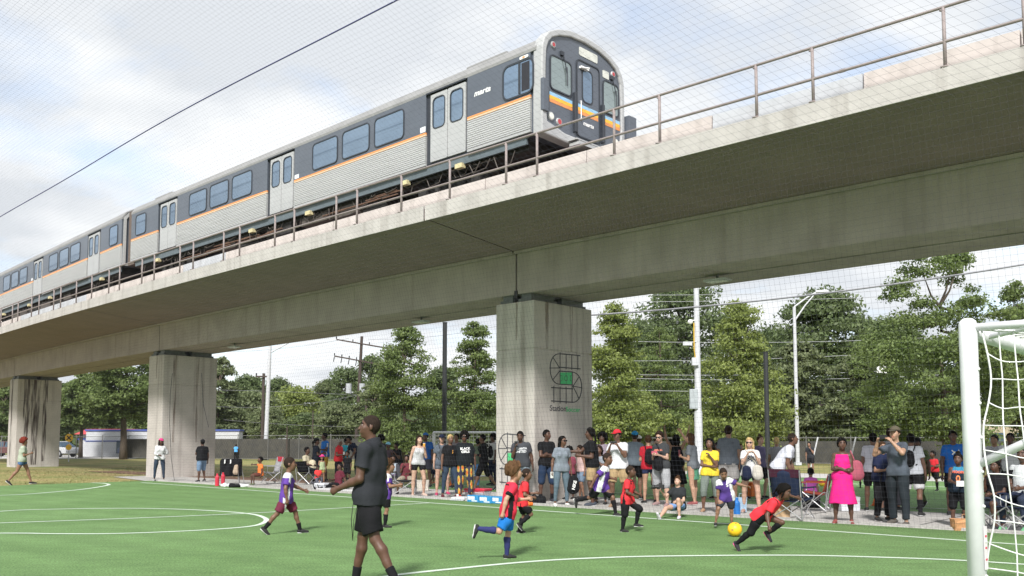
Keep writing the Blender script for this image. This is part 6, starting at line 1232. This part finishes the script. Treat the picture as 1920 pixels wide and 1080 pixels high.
# ------------------------------------------------------------------ background: fence, poles, buildings, trees
M_fr=mat('fence_steel',(.17,.17,.165),.6,.2,8,metal=.3); M_scr=mat('fence_screen',(.040,.040,.038),.9,.35,2.2,.2,14,col2=(.075,.070,.058)); M_gal=mat('galvanised_white_pole',(.50,.51,.54),.5,.06,2)
def fence(A,B_,h,lab,screen=.8,step=2.6):
    e=empty('fence',(A[0],A[1],0),label=lab,cat='fence'); v=np.array([B_[0]-A[0],B_[1]-A[1],0.]); L=np.linalg.norm(v); u=v/L; n=int(L/step); pm=None
    for i in range(n+1):
        if pm is None: b=MB(); b.tube([(0,0,-.05),(0,0,h+.06)],.035,6); b.sphere((0,0,h+.08),.05,None,6); pm=b.mesh('post',M_fr)
        o=bpy.data.objects.new('post',pm); o.location=u*L*i/n; link(o,e)
    b=MB(); b.tube([(0,0,h),v+up3*h],.024,6); b.obj('top_rail',M_fr,e); b=MB(); b.tube([(0,0,.1),v+up3*.1],.018,6); b.obj('bottom_rail',M_fr,e)
    b=MB(); k=int(L/.22)
    for i in range(k):   # chain link as crossing wires
        p=u*L*i/k; b.tube([p+up3*.05,p+u*(h-.05)*.6+up3*h],.0035,3,cap=False); b.tube([p+up3*h,p+u*(h-.05)*.6+up3*.05],.0035,3,cap=False)
    b.obj('chain_link',M_fr,e,kind='stuff')
    if screen:
        b=MB(); b.obox(v/2+up3*(screen/2+.06)+np.array([-u[1],u[0],0])*.06,u*L/2,np.array([-u[1],u[0],0])*.008,up3*(screen/2)); b.obj('privacy_screen',M_scr,e)
fence((-33,75),(-3.5,66),1.95,'chain link fence with dark screen behind the dry grass on the left',1.62)
fence((-3.5,66),(34,51),1.72,'chain link fence with dark screen running behind the second pitch',1.45)
fence((-75,88),(-33,76),1.9,'chain link fence beyond the dry grass at the far left',0)
M_mast=mat('black_mast',(.022,.024,.026),.5,.1,3)
def mast(px,py,Y,ytop,r,m,lab,cat='pole',name='net_mast'):
    p=atY(px,HZ,Y); h=EYE+(826-ytop)/1650*Y; b=MB(); b.tube([(0,0,-.1),(0,0,h)],[r,r*.92],14); b.tube([(0,0,h),(0,0,h+.04)],r*1.05,14); b.tube([(0,0,0),(0,0,.06)],r*1.7,12); o=b.obj(name,m,smooth=False,label=lab,cat=cat); o.location=(p[0],p[1],0); return o,h
mast(833,0,38,605,.105,M_mast,'black steel net mast left of the logo pier',name='net_mast'); mast(1439,0,41,661,.115,M_mast,'black steel net mast right of the centre behind the crowd')
# white camera pole
Y=44; p=atY(1310,HZ,Y); h=EYE+(826-520)/1650*Y; e=empty('camera_pole',(p[0],p[1],0),label='tall white steel pole with cameras and electrical boxes behind the crowd',cat='pole')
b=MB(); b.tube([(0,0,-.1),(0,0,3)],.20,14); b.tube([(0,0,3),(0,0,h)],[.165,.13],14); b.obj('shaft',M_gal,e)
def zz(y,Y=Y): return EYE+(826-y)/1650*Y
b=MB(); b.box(-.45,-.05,-.22,-.0,zz(767),zz(730)); b.obj('cabinet',mat('cabinet_grey',(.33,.36,.38),.5),e,bevel=.02)
b=MB(); b.box(-.33,.0,-.3,-.1,zz(686),zz(671)); b.obj('equipment_box',M_gal,e,bevel=.02)
b=MB(); b.tube([(-.12,-.12,zz(672)),(-.2,-.2,zz(655)),(-.18,-.15,zz(605))],.03,6); b.obj('yellow_conduit',mat('yellow_conduit',(.6,.38,.03),.5),e)
b=MB(); b.box(-.75,-.3,-.25,-.12,zz(648),zz(641)); b.tube([(-.3,-.18,zz(642)),(0,-.1,zz(640))],.03,6); b.obj('camera_head',M_gal,e)
b=MB(); b.tube([(0,0,zz(600)),(-.35,-.1,zz(600))],.03,6); b.sphere((-.35,-.1,zz(603)),.13,None,10); b.obj('dome_camera',M_wtxt,e)
# street lights
def street_light(px,ybase,Y,ytop,lab,arm,r=.13,m=M_gal,lean=0):
    p=atY(px,HZ,Y); e=empty('street_light',(p[0],p[1],0),label=lab,cat='street light'); h=EYE+(826-ytop)/1650*Y; b=MB(); b.tube([(0,0,-.1),(lean,0,h)],[r,r*.75],12); b.box(-r*1.4,r*1.4,-r*1.4,r*1.4,0,.18); b.obj('column',m,e)
    b=MB()
    for z0,dx,z1 in arm: b.tube([(lean,0,h+z0),(lean+dx*.5,0,h+z0+(z1-z0)*.55),(lean+dx,0,h+z1)],[.06,.05,.04],6)
    b.obj('arm',m,e); dx,z1=arm[0][1],arm[0][2]; b=MB(); b.hexa([(lean+dx-.1,-.12,h+z1-.06),(lean+dx+.75,-.14,h+z1-.02),(lean+dx+.75,.14,h+z1-.02),(lean+dx-.1,.12,h+z1-.06),(lean+dx-.1,-.07,h+z1+.06),(lean+dx+.6,-.09,h+z1+.12),(lean+dx+.6,.09,h+z1+.12),(lean+dx-.1,.07,h+z1+.06)]); b.obj('luminaire',m,e); return e
street_light(498,857,72,648,'white street light column left of the coach beside the dark wooden pole',[(-.6,3.6,1.2)],.19,lean=.2)
street_light(1495,830,56,574,'slim grey street light with doubled arm behind the navy camp chair',[(0,1.5,1.0),(-.9,1.4,.9)],.13)
# wooden utility poles
M_wood=mat('weathered_pole_wood',(.060,.045,.038),.9,.3,6,.4,30,stretch=(3,3,.3))
def utility(px,Y,ytop,r,lab,arms=(),lean=0,brk=False):
    p=atY(px,HZ,Y); h=EYE+(826-ytop)/1650*Y; e=empty('utility_pole',(p[0],p[1],0),label=lab,cat='utility pole'); b=MB(); b.tube([(0,0,-.1),(lean,0,h)],[r,r*.7],10); b.obj('shaft',M_wood,e)
    for z,wd,til,ins in arms:
        b=MB(); c=np.array([lean*(h-z)/h,-.18,h-z]); b.obox(c,(wd,0,-til),(0,.06,0),(0,0,.07)); o=b.obj('crossarm',M_wood,e)
        for k in range(ins):
            u=-1+2*k/(ins-1); q=c+np.array([wd*u,0,-til*u]); b=MB(); b.tube([q+up3*.05,q+up3*.3],[.05,.07],6); 
            if ins>4: b.tube([q-up3*.05,q+np.array([-.1,0,-.6])],.05,5)
            b.obj('insulator',M_black,o)
    return e,h,p
e,h,p=utility(667,92,630,.21,'tall dark wooden utility pole with two crossarms left of the coach head',[(.8,2.6,.45,4),(2.6,2.7,.5,8)],lean=.5)
for x in (-.75,.65): b=MB(); b.tube([(x,-.3,h-6.0),(x,-.3,h-5.0)],.30,12); b.obj('transformer',mat('transformer_grey',(.38,.40,.42),.5),e)
utility(492,78,700,.17,'dark wooden pole directly behind the white street light column',[(.3,.6,.0,2)])
utility(686,120,722,.2,'distant grey pole right of the tall utility pole',[(1,1.2,0,3)])
utility(1572,62,757,.12,'rusty T shaped post among the trees right of the centre',[(.1,1.3,0,2)])
utility(538,70,800,.07,'thin short pole in the fence line left of the coach'); utility(586,75,770,.06,'thin pale pole in front of the round trees left of the coach')
# overhead cables
M_cab=mat('cable_grey',(.22,.22,.24),.7); M_cabl=mat('cable_pale',(.42,.43,.45),.7)
def cable(a,c,sag,r,lab,m=M_cab,n=16):
    A=np.array(atY(*a)); C=np.array(atY(*c)); b=MB(); b.tube([A+(C-A)*t-up3*sag*4*t*(1-t) for t in np.linspace(0,1,n)],r,5); return b.obj('overhead_cable',m,label=lab,cat='cable',group='overhead cables')
cable((1090,592,34),(1990,484,30),.25,.035,'thick dark cable rising to the right above the trees')
for i,(y0,y1,l) in enumerate(((553,530,'uppermost pale cable right of the logo pier'),(566,540,'second pale cable from the top right of the logo pier'),(637,632,'pale cable crossing the camera pole below its yellow conduit'),(676,655,'pale cable just above the equipment box'),(700,690,'thin cable below the equipment box'),(706,703,'pair of cables level with the emblem on the pier'),(728,725,'lowest cable crossing behind the black mast'))):
    cable((1080,y0,60),(2000 if i<2 else 1760,y1,66),.3,.015,l,M_cabl)
for a,c,s_,l in (((230,730,88),(690,742,92),-.2,'low cable crossing left of the coach'),((400,762,85),(690,736,92),.6,'sagging pale cable left of the utility pole'),((380,660,85),(655,634,92),.4,'cable running from the girder to the pole top'),((690,636,92),(940,610,80),.4,'cable from the pole top towards the logo pier'),((690,742,92),(960,735,80),.5,'low cable between the pole and the logo pier'),((420,787,85),(700,800,92),.2,'lowest cable over the round trees')):
    cable(a,c,s_,.015,l,M_cab)
# rail crossing sign
Y=66; p=atY(130,HZ,Y); e=empty('crossing_sign',(p[0],p[1],0),label='round yellow rail crossing sign with black X on a post at far left',cat='road sign')
M_sy=mat('sign_yellow',(.80,.46,.02),.5,.05)
b=MB(); b.tube([(0,0,-.05),(0,0,2.15)],.04,8); b.obj('post',M_gal,e)
for z,r,nm in ((1.75,.30,'sign_disc'),(1.05,.22,'lower_plate')):
    b=MB(); b.tube([(0,-.05,z),(0,-.08,z)],r,24); o=b.obj(nm,M_sy,e)
b=MB(); 
for q in (1,-1): b.obox((0,-.083,1.75),(.16,0,.16*q),(0,.002,0),(-.03*q,0,.03))
b.obj('cross_mark',M_black,e)
# store with red roof
Y=88; M_wall=mat('store_white_wall',(.47,.48,.50),.8,.06,2); M_redr=mat('store_red_roof',(.42,.05,.06),.6,.08,2); M_bt=mat('blue_trim',(.05,.08,.28),.6); M_wg=mat('shop_glass',(.05,.08,.11),.1)
x0=atY(148,HZ,Y)[0]; x1=atY(300,HZ,Y)[0]; e=empty('store_building',(x0,Y,0),label='white shop building with red roof behind the trees at the left',cat='building')
W_=x1-x0; b=MB(); b.box(0,W_,0,9,-.1,2.15); b.obj('wall',M_wall,e); b=MB(); b.box(-.1,W_+.1,-.06,9.1,1.62,1.8); b.obj('blue_fascia',M_bt,e)
b=MB(); b.hexa([(-.3,-.5,2.17),(W_*.72,-.5,2.17),(W_*.72,4,2.17),(-.3,4,2.17),(.5,.4,2.7),(W_*.66,.4,2.7),(W_*.66,3,2.7),(.5,3,2.7)]); b.obj('roof',M_redr,e)
for u0,u1 in ((.42,.55),(.80,.97)):
    b=MB(); b.box(W_*u0,W_*u1,-.05,-.01,.0,1.5); f=b.obj('shop_window',M_bt,e)
    n=3
    for i in range(n): b=MB(); a=W_*u0+.05+(W_*(u1-u0)-.05)*i/n; b.box(a,a+(W_*(u1-u0)-.05)/n-.06,-.07,-.055,.08,1.42); b.obj('pane',M_wg,f)
b=MB(); b.obox((W_*.22,-.08,.9),(.22,0,0),(0,.01,0),(0,0,.55)); b.obj('poster',mat('poster_navy',(.08,.05,.16),.6),e)
b=MB(); b.obox((W_*.22,-.095,1.0),(.15,0,0),(0,.004,0),(0,0,.12)); b.obj('poster_band',M_redr,e)
e=empty('store_building',tuple(atY(392,HZ,86)[:2])+(0,),label='long white building with blue trim right of the left pier',cat='building')
b=MB(); b.box(-12,2.9,0,1.2,-.1,2.45); b.obj('wall',M_wall,e); b=MB(); b.box(-12.1,3.0,-.08,1.3,2.46,2.64); b.box(-12.1,3,-.05,-.0,1.45,1.55); b.obj('blue_trim',M_bt,e)
b=MB(); b.box(-9,-6,-.05,-.01,.3,1.5); b.obj('shop_window',M_wg,e)
e=empty('long_building',tuple(atY(480,HZ,118)[:2])+(0,),label='low pale building with flat roof behind the fence left of the coach',cat='building')
b=MB(); b.box(0,24,0,6,0,2.05); b.obj('wall',mat('pale_block_wall',(.40,.42,.44),.85),e); b=MB(); b.box(-.2,24.2,-.2,6.2,2.06,2.25); b.obj('roof',M_roof,e)
for i in range(6): b=MB(); b.box(1.5+i*3.8,2.6+i*3.8,-.05,-.01,.8,1.7); b.obj('window',M_wg,e)
e=empty('tan_building',tuple(atY(1828,HZ,74)[:2])+(0,),label='tan low building with dark windows behind the goal net',cat='building')
b=MB(); b.box(0,14,0,7,0,3.1); b.obj('wall',mat('tan_block',(.36,.31,.22),.85,.1,3),e); b=MB(); b.box(-.3,14.3,-.3,7.3,3.12,3.4); b.obj('roof_edge',mat('tan_trim',(.45,.42,.35),.8),e)
for i in range(5): b=MB(); b.box(1+i*2.5,2.4+i*2.5,-.06,-.01,.9,2.2); b.obj('window',M_wg,e)
# parked cars
def car_far(px,Y,face,colr,lab,L_=4.4):
    p=atY(px,HZ,Y); e=empty('parked_car',(p[0],p[1],0),face,label=lab,cat='car',group='cars parked beyond the fence'); m=mat('car_paint_%.2f_%.2f'%(colr[0],colr[2]),colr,.25,.03,2,metal=.2,coat=.6)
    Q=Vol(.06); pr=[(-2.15,.55),(-2.1,.85),(-1.3,.95),(1.25,.93),(2.1,.78),(2.2,.5)]
    b=MB(); prof=[(-2.2,.32),(-2.22,.62),(-2.15,.88),(-1.45,.96),(1.15,.94),(2.0,.78),(2.2,.6),(2.2,.32)]; b.prism(prof,(0,1.72,0),org=(0,-.86,0),ux=(1,0,0),uy=(0,0,1)); b.obj('body',m,e,bevel=.08)
    g=MB(); lo=[(-1.75,.95),(1.05,.93),(.45,1.42),(-1.05,1.44)]; A=[(x,-.80 if z<1.2 else -.62,z) for x,z in lo]; C=[(x,.80 if z<1.2 else .62,z) for x,z in lo]; g.add(A+C,[(0,1,2,3),(7,6,5,4),(0,4,5,1),(1,5,6,2),(2,6,7,3),(3,7,4,0)]); g.obj('windows',M_wg,e)
    b=MB(); b.hexa([(-1.1,-.63,1.42),(.5,-.63,1.40),(.5,.63,1.40),(-1.1,.63,1.42),(-1.0,-.55,1.47),(.4,-.55,1.46),(.4,.55,1.46),(-1.0,.55,1.47)]); b.box(-.32,-.24,-.80,-.62,.94,1.43); b.box(-.32,-.24,.62,.80,.94,1.43); b.obj('roof',m,e)
    for x in (-1.4,1.4):
        for y in (-.88,.70): b=MB(); b.tube([(x,y,.33),(x,y+.18,.33)],.33,16); t=b.obj('wheel',M_black,e); b=MB(); s_=-.01 if y<0 else .19; b.tube([(x,y+s_,.33),(x,y+s_+(.0 if 0 else .005),.33)],.2,12); b.obj('rim',M_alu,t)
    for y in (-.65,.65): b=MB(); b.obox((2.2,y,.66),(.02,0,0),(0,.16,0),(0,0,.07)); b.obj('headlight',M_wtxt,e)
car_far(762,76,.1,(.50,.54,.60),'silver car beyond the fence behind the drinking woman'); car_far(104,84,R(160),(.55,.56,.58),'white car beside the shop behind the left pier'); car_far(270,86,.1,(.12,.15,.25),'dark blue car partly behind the pink capped woman pier'); car_far(22,86,0,(.12,.05,.05),'dark red car at the far left edge')
# rusty loader/platform far right in trees
e=empty('basketball_hoop',tuple(atY(1648,HZ,66)[:2])+(0,),label='rust coloured platform with white boards on a post among the trees at right',cat='hoop')
b=MB(); b.tube([(.1,0,0),(.1,0,zz(745,66))],.16,8); b.obj('post',M_wood,e); b=MB(); b.box(-1.3,1.6,-.2,.4,zz(750,66),zz(742,66)); b.box(-1.4,-1.25,-.2,.4,zz(750,66),zz(722,66)); b.obj('platform',M_rust,e)
b=MB(); b.box(.7,2.1,-.3,-.25,zz(745,66),zz(728,66)); b.box(-.1,.6,-.3,-.25,zz(700,66),zz(655,66)); b.obj('white_board',M_wtxt,e)
# leaning white fence props
for px,l in ((1529,'thin white leaning prop left of the pink dress behind the fence'),(1600,'thin white leaning prop right of the pink dress behind the fence')):
    p=atY(px,HZ,52); b=MB(); b.tube([(0,0,0),(.45,0,1.75)],.045,8); o=b.obj('fence_prop',M_gal,label=l,cat='fence prop',group='white leaning props of the fence'); o.location=(p[0]-.3,p[1],0)
# ---- trees
LEAF={'g':((.125,.18,.058),(.195,.25,.085)),'y':((.19,.24,.065),(.28,.33,.10)),'dg':((.10,.145,.06),(.165,.21,.09)),'ol':((.14,.18,.08),(.21,.24,.12))}
def leafm(k): return mat('leaves_'+k,LEAF[k][0],.55,.3,.8,col2=LEAF[k][1],trans=.42,island=.25,spec=.35)
M_bark=mat('bark',(.10,.078,.058),.9,.3,9,.5,20,stretch=(2,2,.4))
TM={}
def crown_mesh(key,shape,seed,nl,ls,kind):
    rg=np.random.RandomState(seed); nc={'oak':100,'cone':130,'round':150,'open':115}[shape]; C=[];Rd=[]
    for i in range(nc):
        z=rg.rand()**(.8 if shape=='round' else 1)
        if shape=='cone': prof=(.55+.45*min(1,(z+.02)/.12))*(1-z)**.52*.98*(1+.22*rg.normal()*.6)+.05
        elif shape=='open': prof=.35+.65*math.sin(math.pi*min(1,z*.95+.08))**.6*(1-.35*z)
        elif shape=='oak': prof=math.sqrt(max(.03,1-(1.9*z-.85)**2))*1.0
        else: prof=math.sqrt(max(.02,1-(2*z-1)**2))
        a=rg.rand()*6.283; rr=prof*(rg.rand()**.5)*(.82 if shape!='open' else .88); C.append((rr*math.cos(a),rr*math.sin(a),z)); zz_=0 if shape=='round' else z; Rd.append({'cone':.27,'open':.23,'oak':.27,'round':.27}[shape]*(.65+.7*rg.rand())*(1-.45*zz_))
    C=np.array(C);Rd=np.array(Rd); pick=rg.choice(nc,nl,p=Rd**2/np.sum(Rd**2)); dv=rg.normal(size=(nl,3)); dv/=np.linalg.norm(dv,axis=1)[:,None]; dv[:,2]=np.where(dv[:,2]<-.3,-dv[:,2]*.6,dv[:,2])
    rad=Rd[pick]*(.25+.95*rg.rand(nl)**.75); return C,Rd,(C[pick],dv*rad[:,None]),dv,rg
def tree(px,Y,ytop,hw,shape,kind,lab,base=None,nl=9000,ls=.20,group='trees behind the pitches',seed=1,trunkfrac=.2,reuse=None,rot=None,tr=None,z0=0):
    p=atY(px,HZ,Y); H_=EYE+(826-ytop)/1650*Y-z0; RW=hw/1650*Y; key=(shape,seed,round(trunkfrac,2),kind,nl)
    if key not in TM:
        # unit tree: height 1, crown radius 1 in xy (scaled later)
        C,Rd,P,dv,rg=crown_mesh(key,shape,seed,nl,ls,kind); cz=trunkfrac
        # leaves built at unit scale with size given for the actual first use
        sx=RW; sz=H_; Q=P[0]*np.array([sx,sx,(1-cz)*sz*.93])+P[1]*np.array([sx,sx,sx*.75])+np.array([0,0,cz*sz]); Q[:,2]*=sz/max(1e-3,np.percentile(Q[:,2],99.7)); n=len(Q)
        a=dv*.6+rg.normal(size=(n,3))*.7; a/=np.linalg.norm(a,axis=1)[:,None]; t=np.cross(a,rg.normal(size=(n,3))); t/=np.linalg.norm(t,axis=1)[:,None]; s2=np.cross(a,t); L_=(ls*(.6+.8*rg.rand(n)))[:,None]
        W2=L_*.55; v=np.stack([Q-t*L_*.5,Q+s2*W2*.5-t*L_*.05+a*L_*.08,Q+t*L_*.5,Q-s2*W2*.5-t*L_*.05+a*L_*.08],1).reshape(-1,3); q=np.arange(n*4).reshape(-1,4)
        cm=np_mesh('crown',v,q,[leafm(kind)],smooth=False)
        b=MB(); tw=max(.10,H_*.020) if tr is None else tr; top=np.array([rg.normal()*.03*sx,0,(.80 if shape in('cone',) else .62)*sz]); pts=[np.array([0,0,-.1]),np.array([0,0,cz*sz*.5]),np.array([rg.normal()*.03*sx,rg.normal()*.03*sx,cz*sz+.12*sz]),top]; b.tube(pts,[tw*1.35,tw,tw*.75,tw*.18],9)
        lb=MB()
        for i in rg.choice(len(C),26,replace=False):
            c=C[i]*np.array([sx,sx,(1-cz)*sz])+np.array([0,0,cz*sz]); f=max(.15,min(.9,(c[2]/sz-.12)*.85)); st_=np.array([top[0]*f,0,min(c[2]-.15*np.linalg.norm(c[:2]),.75*sz)]); st_[2]=max(st_[2],cz*sz*.8); mid=(st_+c)/2+np.array([0,0,-.03*sz]); lb.tube([st_,mid,c],[tw*.38,tw*.22,tw*.07],5,cap=False)
        TM[key]=(cm,b.mesh('trunk',M_bark,True),lb.mesh('limbs',M_bark,True),sx,sz)
    cm,tm,lm,sx,sz=TM[key]; e=empty('tree',(p[0],p[1],z0),(seed*37%7 if rot is None else rot),label=lab,cat='tree',group=group); e.scale=(RW/sx,RW/sx,H_/sz)
    for nm,me in (('crown',cm),('trunk',tm),('limbs',lm)): o=bpy.data.objects.new(nm,me); link(o,e,kind='stuff' if nm=='limbs' else None)
    return e
tree(5,95,722,45,'oak','g','dark green tree cut by the left edge',seed=2,nl=13000,ls=.32)
tree(152,80,700,62,'oak','g','broad green tree between the two left piers, nearer the far left pier',seed=17,nl=13000,ls=.30,rot=2,trunkfrac=.36,tr=.16)
tree(232,74,655,88,'oak','g','largest green tree between the two left piers with a thick dark trunk',seed=3,nl=20000,ls=.28,trunkfrac=.36,tr=.26)
tree(185,102,712,50,'oak','dg','smaller dark tree behind the shop between the left piers',seed=4,nl=13000,ls=.32)
tree(283,104,700,50,'oak','g','tree half hidden behind the left edge of the pink capped woman pier',seed=4,nl=13000,ls=.32,rot=1)
tree(408,92,672,52,'oak','ol','green tree just right of the pink capped woman pier',seed=2,nl=13000,ls=.32,rot=4,trunkfrac=.2)
tree(100,100,715,55,'oak','dg','dark tree right of the far left pier',seed=4,nl=13000,ls=.32,rot=5)
G2='far wooded slope left of the logo pier'
for i,(px,Y,yt,hw,k,l) in enumerate(((462,135,706,48,'dg','dark far tree left of the white street light'),(520,150,710,42,'dg','small dark far tree right of the white street light'),(555,130,726,62,'y','bright yellow green rounded tree in the middle distance'),(478,120,735,58,'ol','light green low tree behind the wooden pole'),(608,155,716,40,'ol','thin topped far tree left of the utility pole'),(650,140,690,58,'dg','dark far tree behind the utility pole'),(628,100,757,52,'ol','round pale green tree in front of the utility pole'),(700,150,668,48,'dg','dark far tree right of the utility pole'),(575,112,775,60,'dg','dark bush mass under the yellow green tree'),(500,112,765,42,'ol','low mottled tree beside the street light column'),(430,118,745,45,'ol','low mottled tree right of the left pier'))):
    tree(px,Y,yt,hw,'round',k,l,seed=5+(i%3),nl=9000,ls=.42,trunkfrac=.04,rot=i*1.3,group=G2)
tree(758,56,612,90,'cone','g','conical green tree left of the black mast',seed=8,nl=26000,ls=.17,trunkfrac=.10,rot=0)
tree(890,60,606,74,'cone','g','slender green tree between the black mast and the logo pier',seed=9,nl=20000,ls=.18,trunkfrac=.10,rot=1)
tree(830,78,690,60,'round','dg','low dark tree behind the black mast',seed=6,nl=9000,ls=.42,trunkfrac=.04)
tree(1155,48,572,92,'cone','y','yellow green conical tree touching the right side of the logo pier',seed=10,nl=30000,ls=.165,trunkfrac=.10)
tree(1390,47,570,112,'cone','y','yellow green conical tree between the camera pole and the black mast',seed=11,nl=34000,ls=.165,trunkfrac=.08)
tree(1285,84,528,135,'round','dg','large dark tree behind the camera pole',seed=12,nl=30000,ls=.34,trunkfrac=.04)
tree(1548,76,545,112,'round','dg','large round dark tree behind the slim street light',seed=13,nl=30000,ls=.34,trunkfrac=.06)
tree(1775,44,470,165,'open','g','tall open branched tree left of the goal, its trunk showing',seed=14,nl=46000,ls=.165,trunkfrac=.12,tr=.22)
tree(1672,58,628,95,'open','g','lower green tree left of the tall open branched tree',seed=15,nl=22000,ls=.17,trunkfrac=.1)
tree(1915,56,530,70,'cone','g','green tree at the right edge behind the goal',seed=9,nl=20000,ls=.18,rot=3,trunkfrac=.10)
tree(1455,92,610,110,'round','dg','dark tree filling the gap behind the right black mast',seed=12,nl=30000,ls=.34,trunkfrac=.04,rot=2)
tree(1660,90,600,110,'round','dg','dark tree mass behind the open branched tree',seed=13,nl=30000,ls=.34,rot=3,trunkfrac=.06)
tree(1195,80,600,95,'round','dg','dark tree behind the yellow green tree beside the logo pier',seed=12,nl=30000,ls=.34,rot=4,trunkfrac=.04)
tree(1850,84,640,110,'round','dg','dark low tree behind the goal post',seed=13,nl=30000,ls=.34,rot=5,trunkfrac=.06)
tree(1960,80,600,100,'round','dg','dark tree beyond the right edge of the view',seed=12,nl=30000,ls=.34,rot=1,trunkfrac=.04)
tree(1240,70,618,70,'oak','g','mid green tree between the yellow green trees left of the camera pole',seed=15,nl=22000,ls=.17,rot=2,trunkfrac=.08)
tree(1500,64,640,75,'oak','ol','olive green tree right of the black mast behind the slim street light',seed=3,nl=20000,ls=.28,rot=1,trunkfrac=.16)
tree(1600,60,668,60,'oak','ol','low olive tree behind the pink dress',seed=2,nl=13000,ls=.32,rot=2.5)
tree(700,88,722,55,'oak','ol','low olive tree right of the utility pole',seed=2,nl=13000,ls=.32,rot=3.5)
# far wood filling the horizon
rg=np.random.RandomState(4); n=18000; th_=rg.uniform(-1.0,1.0,n); X=th_*190; Yv=170+rg.rand(n)*14; hmx=8+3*np.sin(X*.09)+2*np.sin(X*.23+1); Zv=hmx*rg.rand(n)**.8
P=np.stack([X,Yv+ (hmx-Zv)*-.3,Zv],1); a=rg.normal(size=(n,3)); a[:,1]-=1; a/=np.linalg.norm(a,axis=1)[:,None]; t=np.cross(a,rg.normal(size=(n,3))); t/=np.linalg.norm(t,axis=1)[:,None]; s2=np.cross(a,t); L_=.9
v=np.stack([P-t*L_,P+s2*L_*.7,P+t*L_,P-s2*L_*.7],1).reshape(-1,3); o=bpy.data.objects.new('distant_woods',np_mesh('distant_woods',v,np.arange(n*4).reshape(-1,4),[leafm('dg')],smooth=False)); COL.objects.link(o); tag(o,kind='stuff')
b=MB(); b.add([(-230,186,-1),(230,186,-1),(230,190,9),(-230,190,9)],[(0,1,2,3)]); b.obj('wooded_slope',mat('dark_slope',(.03,.05,.02),.95,.4,.2),kind='structure')
# dry grass tufts at the turf border
rg=np.random.RandomState(9); n=16000; s_=rg.uniform(33.6,52,n); t_=rg.uniform(-6,26,n); xy=D[None]*s_[:,None]+NN[None]*t_[:,None]; keep=~((s_<38.6)&(t_>15.6)&(t_<19)); xy=xy[keep]; n=len(xy); h_=.02+.04*rg.rand(n)**2; an=rg.rand(n)*6.28; wx=.008+.012*rg.rand(n)
dx=np.stack([np.cos(an)*wx,np.sin(an)*wx],1); lean_=rg.normal(size=(n,2))*.03
v=np.stack([np.c_[xy-dx,np.full(n,-.03)],np.c_[xy+dx,np.full(n,-.03)],np.c_[xy+dx*.2+lean_,h_-.03],np.c_[xy-dx*.2+lean_,h_-.03]],1).reshape(-1,3); o=bpy.data.objects.new('dry_grass',np_mesh('dry_grass',v,np.arange(n*4).reshape(-1,4),[mat('dry_blades',(.30,.26,.12),.8,.3,3,island=.3,trans=.2)],smooth=False)); COL.objects.link(o); tag(o,kind='stuff')
